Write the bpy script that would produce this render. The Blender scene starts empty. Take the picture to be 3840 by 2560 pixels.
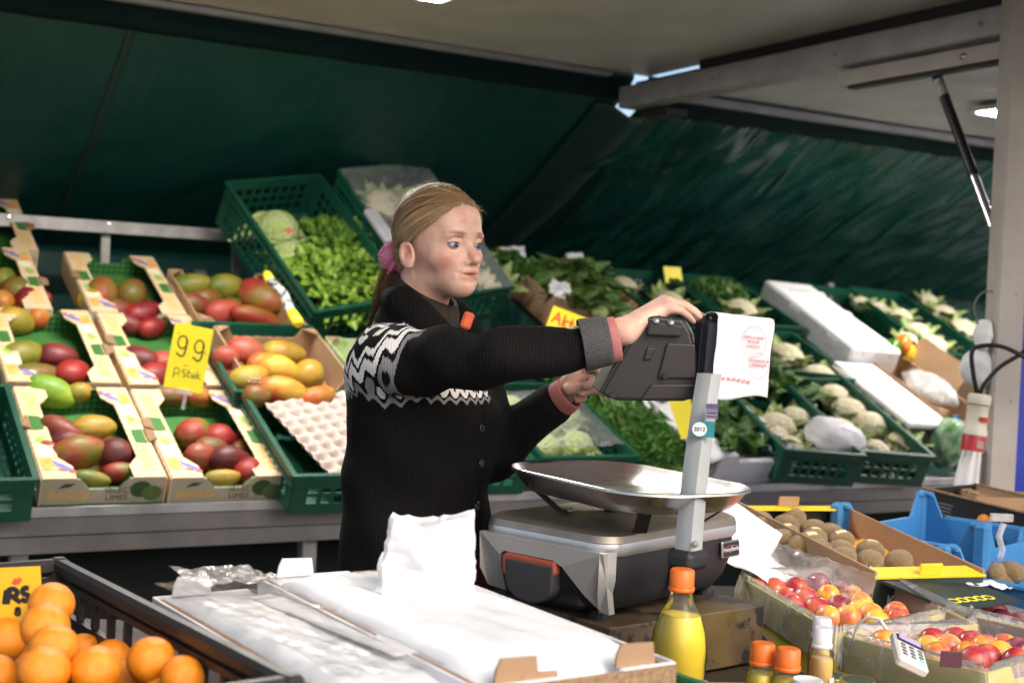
import bpy, bmesh, math, random
import numpy as np
from mathutils import Matrix, Vector
random.seed(7); np.random.seed(7)
scene = bpy.context.scene
COL = scene.collection
R = math.radians

# ------------------------------------------------------------------ camera
F = 5000.0                      # focal length in pixels of the 3840 px wide photograph
PITCH, ROLL = R(-1.26), R(2.6)
EYE = Vector((0, 0, 1.5))
fw = Vector((0, math.cos(PITCH), math.sin(PITCH)))
r0 = Vector((1, 0, 0)); u0 = r0.cross(fw)
rt = r0*math.cos(ROLL)+u0*math.sin(ROLL); up = -r0*math.sin(ROLL)+u0*math.cos(ROLL)
cam = bpy.data.cameras.new('camera'); cam_o = bpy.data.objects.new('camera', cam); COL.objects.link(cam_o)
cam.sensor_width = 36; cam.lens = 36*F/3840; cam.clip_start = .05; cam.clip_end = 2000
cam_o.matrix_world = Matrix(((rt.x, up.x, -fw.x, EYE.x), (rt.y, up.y, -fw.y, EYE.y), (rt.z, up.z, -fw.z, EYE.z), (0, 0, 0, 1)))
cam.dof.use_dof = True; cam.dof.focus_distance = 2.45; cam.dof.aperture_fstop = 4.2
scene.camera = cam_o

# ------------------------------------------------------------------ sky, sun, exposure
wd = bpy.data.worlds.new('World'); scene.world = wd; wd.use_nodes = True
nt = wd.node_tree; sky = nt.nodes.new('ShaderNodeTexSky'); sky.sky_type = 'NISHITA'; sky.sun_disc = False
SUN_EL, SUN_AZ = R(40), R(142)          # azimuth clockwise from +Y: behind the camera, a little to its right
sky.sun_elevation = SUN_EL; sky.sun_rotation = SUN_AZ; sky.air_density = 1.0; sky.dust_density = 4.0; sky.ozone_density = 1.0
nt.nodes['Background'].inputs[1].default_value = .15
nt.links.new(sky.outputs[0], nt.nodes['Background'].inputs[0])
sl = bpy.data.lights.new('sun', 'SUN'); sl.energy = .5; sl.angle = R(28); sl.color = (1, .97, .92)
so = bpy.data.objects.new('sun', sl); COL.objects.link(so)
sd = Vector((math.sin(SUN_AZ)*math.cos(SUN_EL), math.cos(SUN_AZ)*math.cos(SUN_EL), math.sin(SUN_EL)))
so.rotation_euler = sd.to_track_quat('Z', 'Y').to_euler(); so.location = (0, -3, 8)
vs = scene.view_settings; vs.view_transform = 'Standard'; vs.look = 'None'; vs.gamma = 1; vs.use_curve_mapping = False
vs.exposure = .92
scene.cycles.use_denoising = True
scene.cycles.max_bounces = 8; scene.cycles.transparent_max_bounces = 12
scene.cycles.caustics_reflective = False; scene.cycles.caustics_refractive = False

# ------------------------------------------------------------------ places
def ray(x, y): return fw + rt*((x-1920)/F) - up*((y-1280)/F)
def atY(x, y, Y): d = ray(x, y); return EYE + d*(Y/d.y)
def atz(x, y, z): d = ray(x, y); return EYE + d*((z-EYE.z)/d.z)
SH = Vector((math.sin(R(60)), .5, 0)); BK = Vector((-.5, math.sin(R(60)), 0)); ZV = Vector((0, 0, 1))
def W(s, b, z): return SH*s + BK*b + ZV*z          # stall axes: along the shelf, away from it, up
def atb(x, y, b): d = ray(x, y); return EYE + d*(b/d.dot(BK))
SHELF_B, SHELF_Z, TH = 4.1, .88, R(23)
TV = BK*math.cos(TH)+ZV*math.sin(TH); NV = ZV*math.cos(TH)-BK*math.sin(TH); ORG = W(0, SHELF_B, SHELF_Z)
def INC(s, t, n): return ORG + SH*s + TV*t + NV*n  # on the sloping rack
def frame(o, x, y, z):
    return Matrix(((x.x, y.x, z.x, o.x), (x.y, y.y, z.y, o.y), (x.z, y.z, z.z, o.z), (0, 0, 0, 1)))
def inc_frame(s, t, n=0): return frame(INC(s, t, n), SH, TV, NV)
def along(p, x, y, L, far=True):
    """point on the line of sight of (x, y) at distance L from p"""
    d = ray(x, y).normalized(); q = EYE-p; b = q.dot(d); c = q.dot(q)-L*L; D = b*b-c
    if D < 0: k = -b
    else: k = -b+math.sqrt(D) if far else -b-math.sqrt(D)
    return EYE+d*k
def rotz(a, loc=(0, 0, 0)): return Matrix.Translation(Vector(loc)) @ Matrix.Rotation(a, 4, 'Z')
def eul(x, y, z, loc=(0, 0, 0), sc=1):
    from mathutils import Euler
    return Matrix.Translation(Vector(loc)) @ Euler((x, y, z)).to_matrix().to_4x4() @ (Matrix.Scale(sc, 4) if not isinstance(sc, tuple) else Matrix.Diagonal((*sc, 1)))

# ------------------------------------------------------------------ materials
MATS = {}
def hexc(h):
    v = [int(h[i:i+2], 16)/255 for i in (0, 2, 4)]
    return tuple(c/12.92 if c <= .04045 else ((c+.055)/1.055)**2.4 for c in v)
class NT:
    """tiny node helper"""
    def __init__(s, name):
        s.m = bpy.data.materials.new(name); s.m.use_nodes = True; s.t = s.m.node_tree; s.b = s.t.nodes['Principled BSDF']; MATS[name] = s.m
    def n(s, typ, **kw):
        o = s.t.nodes.new('ShaderNode'+typ)
        for k, v in kw.items(): setattr(o, k, v)
        return o
    def l(s, a, b): s.t.links.new(a, b)
    def coord(s, kind='Object', scale=None):
        c = s.n('TexCoord'); out = c.outputs[kind]
        if scale:
            mp = s.n('Mapping'); mp.inputs['Scale'].default_value = scale if isinstance(scale, tuple) else (scale,)*3
            s.l(out, mp.inputs[0]); out = mp.outputs[0]
        return out
    def noise(s, scale, detail=3, vec=None, rough=.5, dist=0):
        o = s.n('TexNoise'); o.inputs['Scale'].default_value = scale; o.inputs['Detail'].default_value = detail; o.inputs['Roughness'].default_value = rough; o.inputs['Distortion'].default_value = dist
        s.l(vec if vec is not None else s.coord(), o.inputs['Vector']); return o.outputs['Fac']
    def ramp(s, fac, stops, interp='LINEAR'):
        o = s.n('ValToRGB'); o.color_ramp.interpolation = interp; e = o.color_ramp.elements
        while len(e) < len(stops): e.new(.5)
        for i, (p, c) in enumerate(stops): e[i].position = p; e[i].color = (*c[:3], 1)
        s.l(fac, o.inputs[0]); return o.outputs[0]
    def mix(s, fac, a, b, mode='MIX'):
        o = s.n('Mix', data_type='RGBA', blend_type=mode)
        for k, v in ((0, fac), (6, a), (7, b)):
            if hasattr(v, 'links') or hasattr(v, 'is_linked'): s.l(v, o.inputs[k])
            else: o.inputs[k].default_value = v if k == 0 else (*v[:3], 1)
        return o.outputs[2]
    def math(s, op, a, b=None, c=None, clamp=False):
        o = s.n('Math', operation=op); o.use_clamp = clamp
        for i, v in enumerate((a, b, c)):
            if v is None: continue
            if hasattr(v, 'is_linked'): s.l(v, o.inputs[i])
            else: o.inputs[i].default_value = v
        return o.outputs[0]
    def sep(s, v):
        o = s.n('SeparateXYZ'); s.l(v, o.inputs[0]); return o.outputs
    def base(s, v):
        if hasattr(v, 'is_linked'): s.l(v, s.b.inputs['Base Color'])
        else: s.b.inputs['Base Color'].default_value = (*v[:3], 1)
    def bump(s, h, strength=.3, dist=.002):
        o = s.n('Bump'); o.inputs['Strength'].default_value = strength; o.inputs['Distance'].default_value = dist
        s.l(h, o.inputs['Height']); s.l(o.outputs[0], s.b.inputs['Normal'])
    def set(s, **kw):
        for k, v in kw.items():
            i = s.b.inputs[{'rough': 'Roughness', 'metal': 'Metallic', 'spec': 'Specular IOR Level', 'trans': 'Transmission Weight', 'ior': 'IOR', 'alpha': 'Alpha', 'coat': 'Coat Weight', 'coatr': 'Coat Roughness', 'sss': 'Subsurface Weight', 'sheen': 'Sheen Weight', 'aniso': 'Anisotropic'}[k]]
            if hasattr(v, 'is_linked'): s.l(v, i)
            else: i.default_value = v
def M(name, c=(.5, .5, .5), c2=None, scale=6, rough=.5, r2=None, bump=0, bscale=60, bdist=.001, detail=4, **kw):
    """plain procedural surface: two tones mixed by noise, uneven gloss, fine relief"""
    if name in MATS: return MATS[name]
    k = NT(name); c2 = c2 or tuple(x*.8 for x in c)
    f = k.noise(scale, detail)
    k.base(k.ramp(f, [(.35, c2), (.65, c)]))
    k.set(rough=k.math('MULTIPLY_ADD', k.noise(scale*2.3, 2), ((r2 if r2 is not None else min(1, rough+.15))-rough)*1.6, rough-.05, clamp=True))
    if bump: k.bump(k.noise(bscale, 4), bump, bdist)
    k.set(**kw); return k.m
def FILM(name, c=(.9, .92, .93), alpha=.10, rough=.12, bump=.5, bscale=30, k2=.12, ior=1.14):
    """clear film: mostly see-through, milky where it creases, mirror-like at grazing angles"""
    if name in MATS: return MATS[name]
    k = NT(name); k.base(c); k.set(rough=.5, spec=.2); f = k.noise(bscale, 5, dist=1.2)
    k.set(alpha=k.math('MULTIPLY_ADD', k.ramp(f, [(.5, (0, 0, 0)), (.75, (1, 1, 1))]), k2, alpha, clamp=True)); k.bump(f, bump, .01)
    g = k.n('BsdfGlossy'); g.inputs['Roughness'].default_value = rough; bp = [n for n in k.t.nodes if n.type == 'BUMP'][0]; k.l(bp.outputs[0], g.inputs['Normal'])
    fr = k.n('Fresnel'); fr.inputs['IOR'].default_value = ior; k.l(bp.outputs[0], fr.inputs['Normal']); mx = k.n('MixShader'); k.l(fr.outputs[0], mx.inputs[0]); k.l(k.b.outputs[0], mx.inputs[1]); k.l(g.outputs[0], mx.inputs[2]); k.l(mx.outputs[0], [n for n in k.t.nodes if n.type == 'OUTPUT_MATERIAL'][0].inputs[0]); return k.m

# ------------------------------------------------------------------ mesh builder
class MB:
    def __init__(s): s.v = []; s.f = []; s.mi = []
    def add(s, vs, fs, mi=0, T=None):
        o = len(s.v)
        s.v += [tuple(T @ Vector(p)) if T is not None else tuple(p) for p in vs]
        s.f += [tuple(i+o for i in f) for f in fs]; s.mi += [mi]*len(fs); return s
    def box(s, c, d, T=None, mi=0, bev=0):
        x, y, z = c; a, b, e = d[0]/2, d[1]/2, d[2]/2
        if bev:
            g = min(bev, a*.9, b*.9, e*.9); vs = []
            for sz in (-1, 1):
                for (ox, oy, oz) in ((a-g, b-g, e), (a, b, e-g)):
                    pass
            rings = []
            def ring(px, py, g2, zz): return [(x+px*0+q[0], y+q[1], z+zz) for q in ((-px+g2, -py), (px-g2, -py), (px, -py+g2), (px, py-g2), (px-g2, py), (-px+g2, py), (-px, py-g2), (-px, -py+g2))]
            rings = [ring(a-g, b-g, g*.4, -e), ring(a, b, g, -e+g), ring(a, b, g, e-g), ring(a-g, b-g, g*.4, e)]
            vs = [p for r_ in rings for p in r_]; fs = [tuple(range(7, -1, -1)), tuple(range(24, 32))]
            for i in range(3):
                for j in range(8): fs.append((i*8+j, i*8+(j+1) % 8, i*8+8+(j+1) % 8, i*8+8+j))
            return s.add(vs, fs, mi, T)
        vs = [(x+i*a, y+j*b, z+k*e) for k in (-1, 1) for j in (-1, 1) for i in (-1, 1)]
        return s.add(vs, [(0, 2, 3, 1), (4, 5, 7, 6), (0, 1, 5, 4), (2, 6, 7, 3), (0, 4, 6, 2), (1, 3, 7, 5)], mi, T)
    def prism(s, pts, z0, z1, T=None, mi=0):
        """outline in xy (counter-clockwise) pulled from z0 to z1"""
        n = len(pts); vs = [(p[0], p[1], z0) for p in pts]+[(p[0], p[1], z1) for p in pts]
        fs = [tuple(range(n-1, -1, -1)), tuple(range(n, 2*n))]+[(i, (i+1) % n, n+(i+1) % n, n+i) for i in range(n)]
        return s.add(vs, fs, mi, T)
    def tube(s, pts, r, n=8, T=None, mi=0, cap=True):
        pts = [Vector(p) for p in pts]; m = len(pts); rs = r if isinstance(r, (list, tuple)) else [r]*m
        t0 = (pts[1]-pts[0]).normalized(); a = Vector((0, 0, 1)) if abs(t0.z) < .9 else Vector((1, 0, 0))
        nx = t0.cross(a).normalized(); vs = []
        for i, p in enumerate(pts):
            t = (pts[min(i+1, m-1)]-pts[max(i-1, 0)]).normalized(); nx = (nx-t*nx.dot(t)).normalized(); ny = t.cross(nx)
            for j in range(n): q = p+(nx*math.cos(2*math.pi*j/n)+ny*math.sin(2*math.pi*j/n))*rs[i]; vs.append(tuple(q))
        fs = [(i*n+j, i*n+(j+1) % n, i*n+n+(j+1) % n, i*n+n+j) for i in range(m-1) for j in range(n)]
        if cap: fs += [tuple(range(n-1, -1, -1)), tuple(range((m-1)*n, m*n))]
        return s.add(vs, fs, mi, T)
    def lathe(s, prof, n=24, T=None, mi=0):
        vs = []; fs = []
        for r_, z in prof:
            for j in range(n): vs.append((r_*math.cos(2*math.pi*j/n), r_*math.sin(2*math.pi*j/n), z))
        for i in range(len(prof)-1):
            for j in range(n): fs.append((i*n+j, i*n+(j+1) % n, i*n+n+(j+1) % n, i*n+n+j))
        return s.add(vs, fs, mi, T)
    def grid(s, fn, nu, nv, T=None, mi=0, thick=0):
        """sheet fn(u, v), u and v from 0 to 1; thick gives it a second side"""
        P = [Vector(fn(i/nu, j/nv)) for j in range(nv+1) for i in range(nu+1)]
        q = lambda i, j: j*(nu+1)+i
        fs = [(q(i, j), q(i+1, j), q(i+1, j+1), q(i, j+1)) for j in range(nv) for i in range(nu)]
        if not thick: return s.add(P, fs, mi, T)
        N = []
        for j in range(nv+1):
            for i in range(nu+1):
                a = P[q(min(i+1, nu), j)]-P[q(max(i-1, 0), j)]; b = P[q(i, min(j+1, nv))]-P[q(i, max(j-1, 0))]
                c = a.cross(b); N.append(c.normalized() if c.length > 1e-12 else Vector((0, 0, 1)))
        o = len(P); P2 = [p-n_*thick for p, n_ in zip(P, N)]
        fs2 = [tuple(k+o for k in reversed(f)) for f in fs]
        rim = [q(i, 0) for i in range(nu+1)]+[q(nu, j) for j in range(1, nv+1)]+[q(i, nv) for i in range(nu-1, -1, -1)]+[q(0, j) for j in range(nv-1, 0, -1)]
        fs3 = [(rim[(k+1) % len(rim)], rim[k], rim[k]+o, rim[(k+1) % len(rim)]+o) for k in range(len(rim))]
        return s.add(P+P2, fs+fs2+fs3, mi, T)
    def mesh(s, name, mats=None, smooth=False):
        me = bpy.data.meshes.new(name); me.from_pydata(s.v, [], s.f); me.validate()
        if mats is not None:
            for m in (mats if isinstance(mats, (list, tuple)) else [mats]): me.materials.append(m)
        if any(s.mi): me.polygons.foreach_set('material_index', s.mi[:len(me.polygons)])
        if smooth:
            me.shade_smooth()
            if smooth != True: me.set_sharp_from_angle(angle=R(smooth))
        me.update(); return me
    def build(s, name, mats, parent=None, smooth=False, T=None):
        return put(name, s.mesh(name, mats, smooth), parent, T)
def put(name, me, parent=None, T=None):
    o = bpy.data.objects.new(name, me); COL.objects.link(o)
    if parent is not None: o.parent = parent
    if T is not None:
        if parent is not None: o.matrix_local = T
        else: o.matrix_world = T
    return o
def tag(o, label, cat, group=None):
    o['label'] = label; o['category'] = cat
    if group: o['group'] = group
    return o
def struct(o): o['kind'] = 'structure'; return o
def stuff(o): o['kind'] = 'stuff'; return o
def thing(name, label, cat, T=None, group=None):
    o = bpy.data.objects.new(name, None); COL.objects.link(o); o.empty_display_size = .05
    if T is not None: o.matrix_world = T
    return tag(o, label, cat, group)
def bevel(o, w=.003, seg=2, ang=35):
    m = o.modifiers.new('bevel', 'BEVEL'); m.width = w; m.segments = seg; m.limit_method = 'ANGLE'; m.angle_limit = R(ang); return o
def text(s, size, mat, parent, T, name='lettering', align='CENTER', ext=.0004, shear=0, sp=1):
    c = bpy.data.curves.new(name, 'FONT'); c.body = s; c.size = size; c.align_x = align; c.align_y = 'CENTER'; c.extrude = ext; c.shear = shear; c.space_character = sp; c.resolution_u = 4
    o = bpy.data.objects.new(name, c); COL.objects.link(o); me = bpy.data.meshes.new_from_object(o); bpy.data.objects.remove(o); me.materials.clear(); me.materials.append(mat)
    return put(name, me, parent, T)
def strokes(lines, w, mat, parent, T, name='lettering', h=.0004):
    """handwriting: flat marker strokes along polylines in the xy plane"""
    m = MB()
    for k, L in enumerate(lines):
        L = [Vector((*p, 0)) for p in L]
        for i in range(len(L)-1):
            d = (L[i+1]-L[i]); 
            if d.length < 1e-6: continue
            d.normalize(); n = Vector((-d.y, d.x, 0))*w/2; a = L[i]-d*w*.3; b = L[i+1]+d*w*.3
            z = Vector((0, 0, h+k*.00005+i*.00001))
            m.add([a-n+z, b-n+z, b+n+z, a+n+z], [(0, 1, 2, 3)])
    return m.build(name, mat, parent, T=T)
def arc(cx, cy, rx, ry, a0, a1, n=10): return [(cx+rx*math.cos(R(a0+(a1-a0)*i/n)), cy+ry*math.sin(R(a0+(a1-a0)*i/n))) for i in range(n+1)]
def fbm(seed=0):
    rs = np.random.RandomState(seed); D = [(rs.normal(size=3), rs.uniform(0, 6.28)) for _ in range(18)]
    def f(p, sc):
        v = 0
        for i, (d, ph) in enumerate(D): v += math.sin((p[0]*d[0]+p[1]*d[1]+p[2]*d[2])*sc*(1+i*.35)+ph)/(1+i*.45)
        return v/4
    return f
NZ = fbm(3)
# ================================================================== setting and stall
ASPH = M('pale_paving', (.26, .25, .235), (.19, .185, .175), 3, .8, bump=.3, bscale=90)
struct(MB().box((0, 0, -.06), (600, 600, .12)).build('ground', ASPH))
FLOORM = M('stall_floor_board', (.16, .13, .1), (.1, .085, .07), 5, .7, bump=.2)
struct(MB().box((0, 0, 0), (7.5, 3.6, .02), T=frame(W(2.6, 4.2, .016), SH, BK, ZV)).build('stall_floor', FLOORM))

def panel_mat():
    k = NT('roof_panel_beige'); f = k.noise(3.5, 5)
    k.base(k.ramp(f, [(.3, (.48, .465, .44)), (.7, (.60, .585, .56))])); k.set(rough=k.ramp(k.noise(7, 3), [(.3, (.28,)*3), (.7, (.45,)*3)]), spec=.5)
    k.bump(k.noise(6, 2), .25, .02); return k.m
ROOFM = panel_mat()
ALU = M('grey_aluminium', (.34, .335, .34), (.26, .26, .27), 9, .42, metal=.25, bump=.05)
ALUW = M('weathered_aluminium_post', (.42, .39, .36), (.34, .31, .29), 5, .5, metal=.1, bump=.05)
DARK = M('dark_rubber', (.012, .012, .013), None, 9, .55)
BLUE = M('deep_blue_panel', (.006, .03, .36), (.004, .02, .28), 3, .35)
STEEL = M('galvanised_steel', (.33, .32, .32), (.23, .225, .225), 14, .4, metal=.55, bump=.08)
CHROME = M('polished_rod', (.7, .7, .7), None, 5, .15, metal=1.0)
RZ = 2.53                                            # underside of the roof
ROOF_B0 = 1.15                                     # front edge of the roof, out of view, placed to balance the light
canopy = thing('stall_canopy', 'beige flat stall roof on a grey aluminium frame, over the whole stand', 'canopy', frame(W(0, 0, 0), SH, BK, ZV))
def cbox(name, s0, s1, b0, b1, z0, z1, mat, bev=.004):
    o = MB().box(((s0+s1)/2, (b0+b1)/2, (z0+z1)/2), (s1-s0, b1-b0, z1-z0)).build(name, mat, canopy); bevel(o, bev) if bev else None; return o
def roofsheet(name, s0, s1, z):
    m = MB(); m.grid(lambda u, v: (s0+(s1-s0)*u, ROOF_B0+(4.9-ROOF_B0)*v, z+.008*NZ((u*4+s0, v*3, 1), 1.1)), 30, 24, thick=-.03)
    return m.build(name, ROOFM, canopy, smooth=40)
roofsheet('roof_panel', -2.2, 3.47, RZ+.046)
roofsheet('roof_panel', 3.51, 7.6, RZ)
cbox('edge_rail', -2.2, 3.26, 4.87, 4.915, RZ+.020, RZ+.042, ALU)
cbox('edge_rail', 3.62, 7.6, 4.86, 4.915, RZ-.045, RZ-.012, ALU)
cbox('front_rail', -2.2, 7.6, ROOF_B0-.05, ROOF_B0, RZ-.04, RZ+.08, ALU)
cbox('roof_beam', 3.36, 3.46, 2.5, 4.97, RZ-.10, RZ-.005, ALU, .008)
cbox('beam_seal', 3.40, 3.56, 4.45, 4.9, RZ-.004, RZ+.014, DARK); cbox('beam_seal', 3.40, 3.56, 2.5, 4.445, RZ-.004, RZ+.05, DARK)
cbox('strut_rail', 3.40, 3.45, 2.72, 3.62, RZ-.165, RZ-.11, ALUW, .004)
cbox('rail_seal', 3.405, 3.445, 2.72, 3.58, RZ-.178, RZ-.167, DARK)
cbox('corner_bracket', 3.45, 3.56, 4.72, 4.90, RZ-.14, RZ-.11, DARK)
for b in (2.95, 3.6, 4.3):
    MB().lathe([(0, .006), (.007, .005), (.009, 0)], 10).build('bolt', STEEL, canopy, smooth=True, T=Matrix.Translation((3.36, b, RZ-.055)) @ Matrix.Rotation(R(-90), 4, 'Y'))
MB().lathe([(0, .008), (.010, .006), (.013, 0)], 12).build('bolt', CHROME, canopy, smooth=True, T=Matrix.Translation((3.40, 3.05, RZ-.138)) @ Matrix.Rotation(R(-90), 4, 'Y'))

post = tag(MB().box((0, 0, 1.27), (.088, .088, 2.54), bev=.008).build('stall_post', ALUW, T=frame(W(3.345, 2.72, 0), SH, BK, ZV)), 'tall square grey aluminium post at the edge of the stall, beside the blue panel', 'post')
post.matrix_world = frame(atY(3755, 1280, 4.05)*1.0, Vector((math.cos(R(4)), math.sin(R(4)), 0)), Vector((-math.sin(R(4)), math.cos(R(4)), 0)), ZV)
_p = atY(3755, 1280, 4.05); post.location = (_p.x+.005, _p.y, 0)
for z in (1.30, 1.62): MB().lathe([(0, .002), (.003, .002), (.004, 0)], 8).build('screw', STEEL, post, T=Matrix.Translation((.015, -.0445, z)) @ Matrix.Rotation(R(90), 4, 'X'))
bp = thing('blue_panel', 'deep blue closed side panel behind the grey post at the edge of the picture', 'panel', rotz(R(14), (_p.x+.055, _p.y+.01, 0)))
o = MB().box((.55, 0, 1.22), (1.1, .03, 2.4)).build('sheet', BLUE, bp); bevel(o, .004)
o = MB().box((.55, -.019, .50), (1.08, .006, .96)).build('lower_sheet', BLUE, bp); bevel(o, .003)
# gas strut
p0, p1 = atY(3487, 215, 4.55), atY(3760, 950, 4.16)
st = thing('gas_strut', 'black and chrome gas strut slanting from the roof rail to the post', 'strut')
MB().tube([p0, p0.lerp(p1, .18), p0.lerp(p1, .60)], .0165, 14).build('cylinder', M('strut_black', (.018, .018, .02), None, 8, .35), st, smooth=40)
MB().tube([p0.lerp(p1, .13), p0.lerp(p1, .215)], .0169, 14).build('sticker', M('strut_sticker', (.62, .6, .57), (.35, .34, .32), 60, .5), st, smooth=40)
MB().tube([p0.lerp(p1, .60), p0.lerp(p1, .625)], .0185, 14).build('collar', DARK, st, smooth=40)
MB().tube([p0.lerp(p1, .62), p1], .0145, 14).build('rod', CHROME, st, smooth=40)

# lit ceiling lamps
def emis(name, c, e):
    k = NT(name); k.base(c); k.b.inputs['Emission Color'].default_value = (*c, 1); k.b.inputs['Emission Strength'].default_value = e; return k.m
LAMP = emis('lamp_glow', (1, .95, .88), 82)
def ceiling_lamp(s, b, label, z=RZ):
    t = thing('ceiling_lamp', label, 'lamp', frame(W(s, b, z-.004), SH, BK, ZV), 'lit panels under the stall roof')
    o = MB().box((0, 0, -.014), (1.24, .19, .024)).build('housing', M('lamp_housing', (.7, .7, .68), None, 4, .4), t); bevel(o, .004)
    MB().box((0, 0, -.0275), (1.18, .13, .002)).build('diffuser', LAMP, t)
ceiling_lamp(1.42, 4.01, 'lit white ceiling lamp cut off by the top of the picture above the woman', RZ+.036)
ceiling_lamp(5.36, 4.12, 'lit white ceiling lamp half hidden behind the grey post', RZ-.012)

# tarpaulins
def tarp_mat(name, c1, c2, rough, wr, wscale, rot=28, det=2, bd=.05):
    k = NT(name); c = k.coord(); f = k.noise(2.2, 5, c)
    k.base(k.ramp(f, [(.3, c2), (.7, c1)])); k.set(rough=k.ramp(k.noise(9, 3), [(.3, (rough,)*3), (.7, (rough+.14,)*3)]), spec=.35)
    mp = k.n('Mapping'); mp.inputs['Scale'].default_value = wscale; mp.inputs['Rotation'].default_value = (0, 0, R(rot)); k.l(c, mp.inputs[0])
    k.bump(k.noise(1.7, det, mp.outputs[0], dist=.5), wr, bd); return k.m
TL = tarp_mat('dark_green_tarpaulin', (.0010, .050, .041), (.0008, .036, .031), .42, .35, (3, 1, 1))
TR = tarp_mat('glossy_green_tarpaulin', (.0010, .055, .042), (.0008, .038, .031), .17, 1.0, (3.2, .55, .6), -22, 1, .10)
SEAM = M('tarpaulin_seam', (.0012, .026, .023), None, 5, .55)
TB0, TZ0, TB1, TZ1 = 4.93, RZ-.03, 6.55, 1.71
def tarp_pt(s, v, amp, seed):
    TZ0 = RZ+.016 if s < 3.45 else RZ-.03
    """v: 0 at the roof edge, 1 where the sloping sheet turns down, 2 at the ground"""
    if v < .04: b, z = TB0+.012, TZ0+.09-.09*v/.04+(TZ1-TZ0)*.04*v/.04
    elif v <= 1: b, z = TB0+(TB1-TB0)*v, TZ0+(TZ1-TZ0)*v - .05*math.sin(math.pi*v)
    else: b, z = TB1+.04*(v-1), TZ1-(TZ1-.05)*(v-1)
    w = amp*(NZ((s*1.3+v*1.1, v*.9, seed), 3.2)*math.sin(math.pi*min(v, 1)*.9+.15) + .4*NZ((s*3+v*2.2, v*1.1, seed+5), 4.0))
    w *= min(1, v*5); return (s, b-w*.4, z+w)
def tarp(name, label, s0, s1, mat, amp, seed):
    t = thing(name, label, 'tarpaulin', frame(Vector((0, 0, 0)), SH, BK, ZV))
    m = MB(); m.grid(lambda u, v: tarp_pt(s0+(s1-s0)*u, v*2, amp, seed), int((s1-s0)*26), 100, thick=-.003); m.build('sheet', mat, t, smooth=True)
    h = MB(); h.grid(lambda u, v: Vector(tarp_pt(s0+(s1-s0)*u, v*.065, amp, seed))+Vector((0, -.004, -.004)), int((s1-s0)*20), 3, thick=-.002); h.build('top_hem', M('tarpaulin_hem', (.001, .014, .015), None, 5, .75, spec=.15), t, smooth=True)
    return t
tl = tarp('tarpaulin', 'large dark green tarpaulin sloping down behind the mango boxes', -1.2, 3.42, TL, .018, 1)
tr = tarp('tarpaulin', 'shiny crumpled green tarpaulin behind the cauliflower crates', 3.50, 8.4, TR, .060, 9)
for s in (1.22,):
    m = MB(); m.grid(lambda u, v: Vector(tarp_pt(s+(u-.5)*.035, .05+v*.93, .018, 1))+Vector((0, -.0025, -.0025)), 2, 40, thick=-.002); m.build('seam', SEAM, tl, smooth=True)
m = MB(); m.grid(lambda u, v: Vector(tarp_pt(3.30+u*.26, .08+v*.92, .012, 1))+Vector((0, -.012, -.012)), 3, 40, thick=-.002); m.build('lap_strip', SEAM, tl, smooth=True)
d_ = tarp_pt(2.42, .42, .018, 1); MB().lathe([(0, .001), (.02, .001), (.021, 0)], 16).build('patch', DARK, tl, T=Matrix.Translation(Vector(d_)+Vector((0, -.006, -.008))) @ Matrix.Rotation(R(-25), 4, 'X'))

# sloping display rack
rack = thing('display_rack', 'long grey metal display rack carrying the sloping crates', 'rack', frame(W(0, 0, 0), SH, BK, ZV))
def rbox(name, s0, s1, b0, b1, z0, z1, mat=STEEL, bev=.003):
    o = MB().box(((s0+s1)/2, (b0+b1)/2, (z0+z1)/2), (s1-s0, b1-b0, z1-z0)).build(name, mat, rack); bevel(o, bev) if bev else None; return o
RAIL = M('shelf_rail', (.44, .44, .45), (.30, .30, .31), 8, .34, metal=.5, bump=.08)
RAILD = M('shelf_rail_face', (.20, .185, .18), (.15, .14, .138), 8, .5, metal=.3)
rbox('shelf_top', -1.2, 6.2, 3.99, 4.16, SHELF_Z-.030, SHELF_Z-.010, RAIL)
rbox('front_rail', -1.2, 6.2, 4.0, 4.05, SHELF_Z-.090, SHELF_Z-.032, RAILD)
rbox('lower_rail', -1.2, 6.2, 4.015, 4.055, SHELF_Z-.145, SHELF_Z-.093, RAILD)
rbox('stop_strip', -1.2, 6.2, 3.988, 3.998, SHELF_Z-.035, SHELF_Z-.004, RAIL)
for s in (-.4, .72, 1.62, 2.6, 3.6, 4.6, 5.6): rbox('leg', s-.025, s+.025, 4.06, 4.11, .03, SHELF_Z-.095)
def slope_bar(s, t0, t1, n0, n1, w):
    MB().box((0, (t0+t1)/2, (n0+n1)/2), (w, t1-t0, n1-n0), T=Matrix()).build('slope_bar', STEEL, rack, T=frame(W(0, 0, 0), SH, BK, ZV).inverted() @ inc_frame(s, 0, -.07))
for s in (.55, .95, 1.36, 1.78, 2.6, 3.4, 4.2, 5.0): slope_bar(s, .06, 1.98, .0, .04, .05)
rbox('top_bar', .2, 2.05, 5.885, 5.925, 1.76, 1.815)
rbox('cross_bar', -1.2, 6.2, 5.0, 5.04, 1.115, 1.155)
for s in (.3, 1.36, 1.95, 4.2, 5.6): rbox('back_leg', s-.02, s+.02, 5.93, 5.965, .03, 1.76)
for s in (.95, 1.36): MB().lathe([(0, .004), (.006, .003), (.007, 0)], 8).build('bolt', CHROME, rack, T=Matrix.Translation((s, 5.884, 1.80)) @ Matrix.Rotation(R(90), 4, 'X'))
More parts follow.
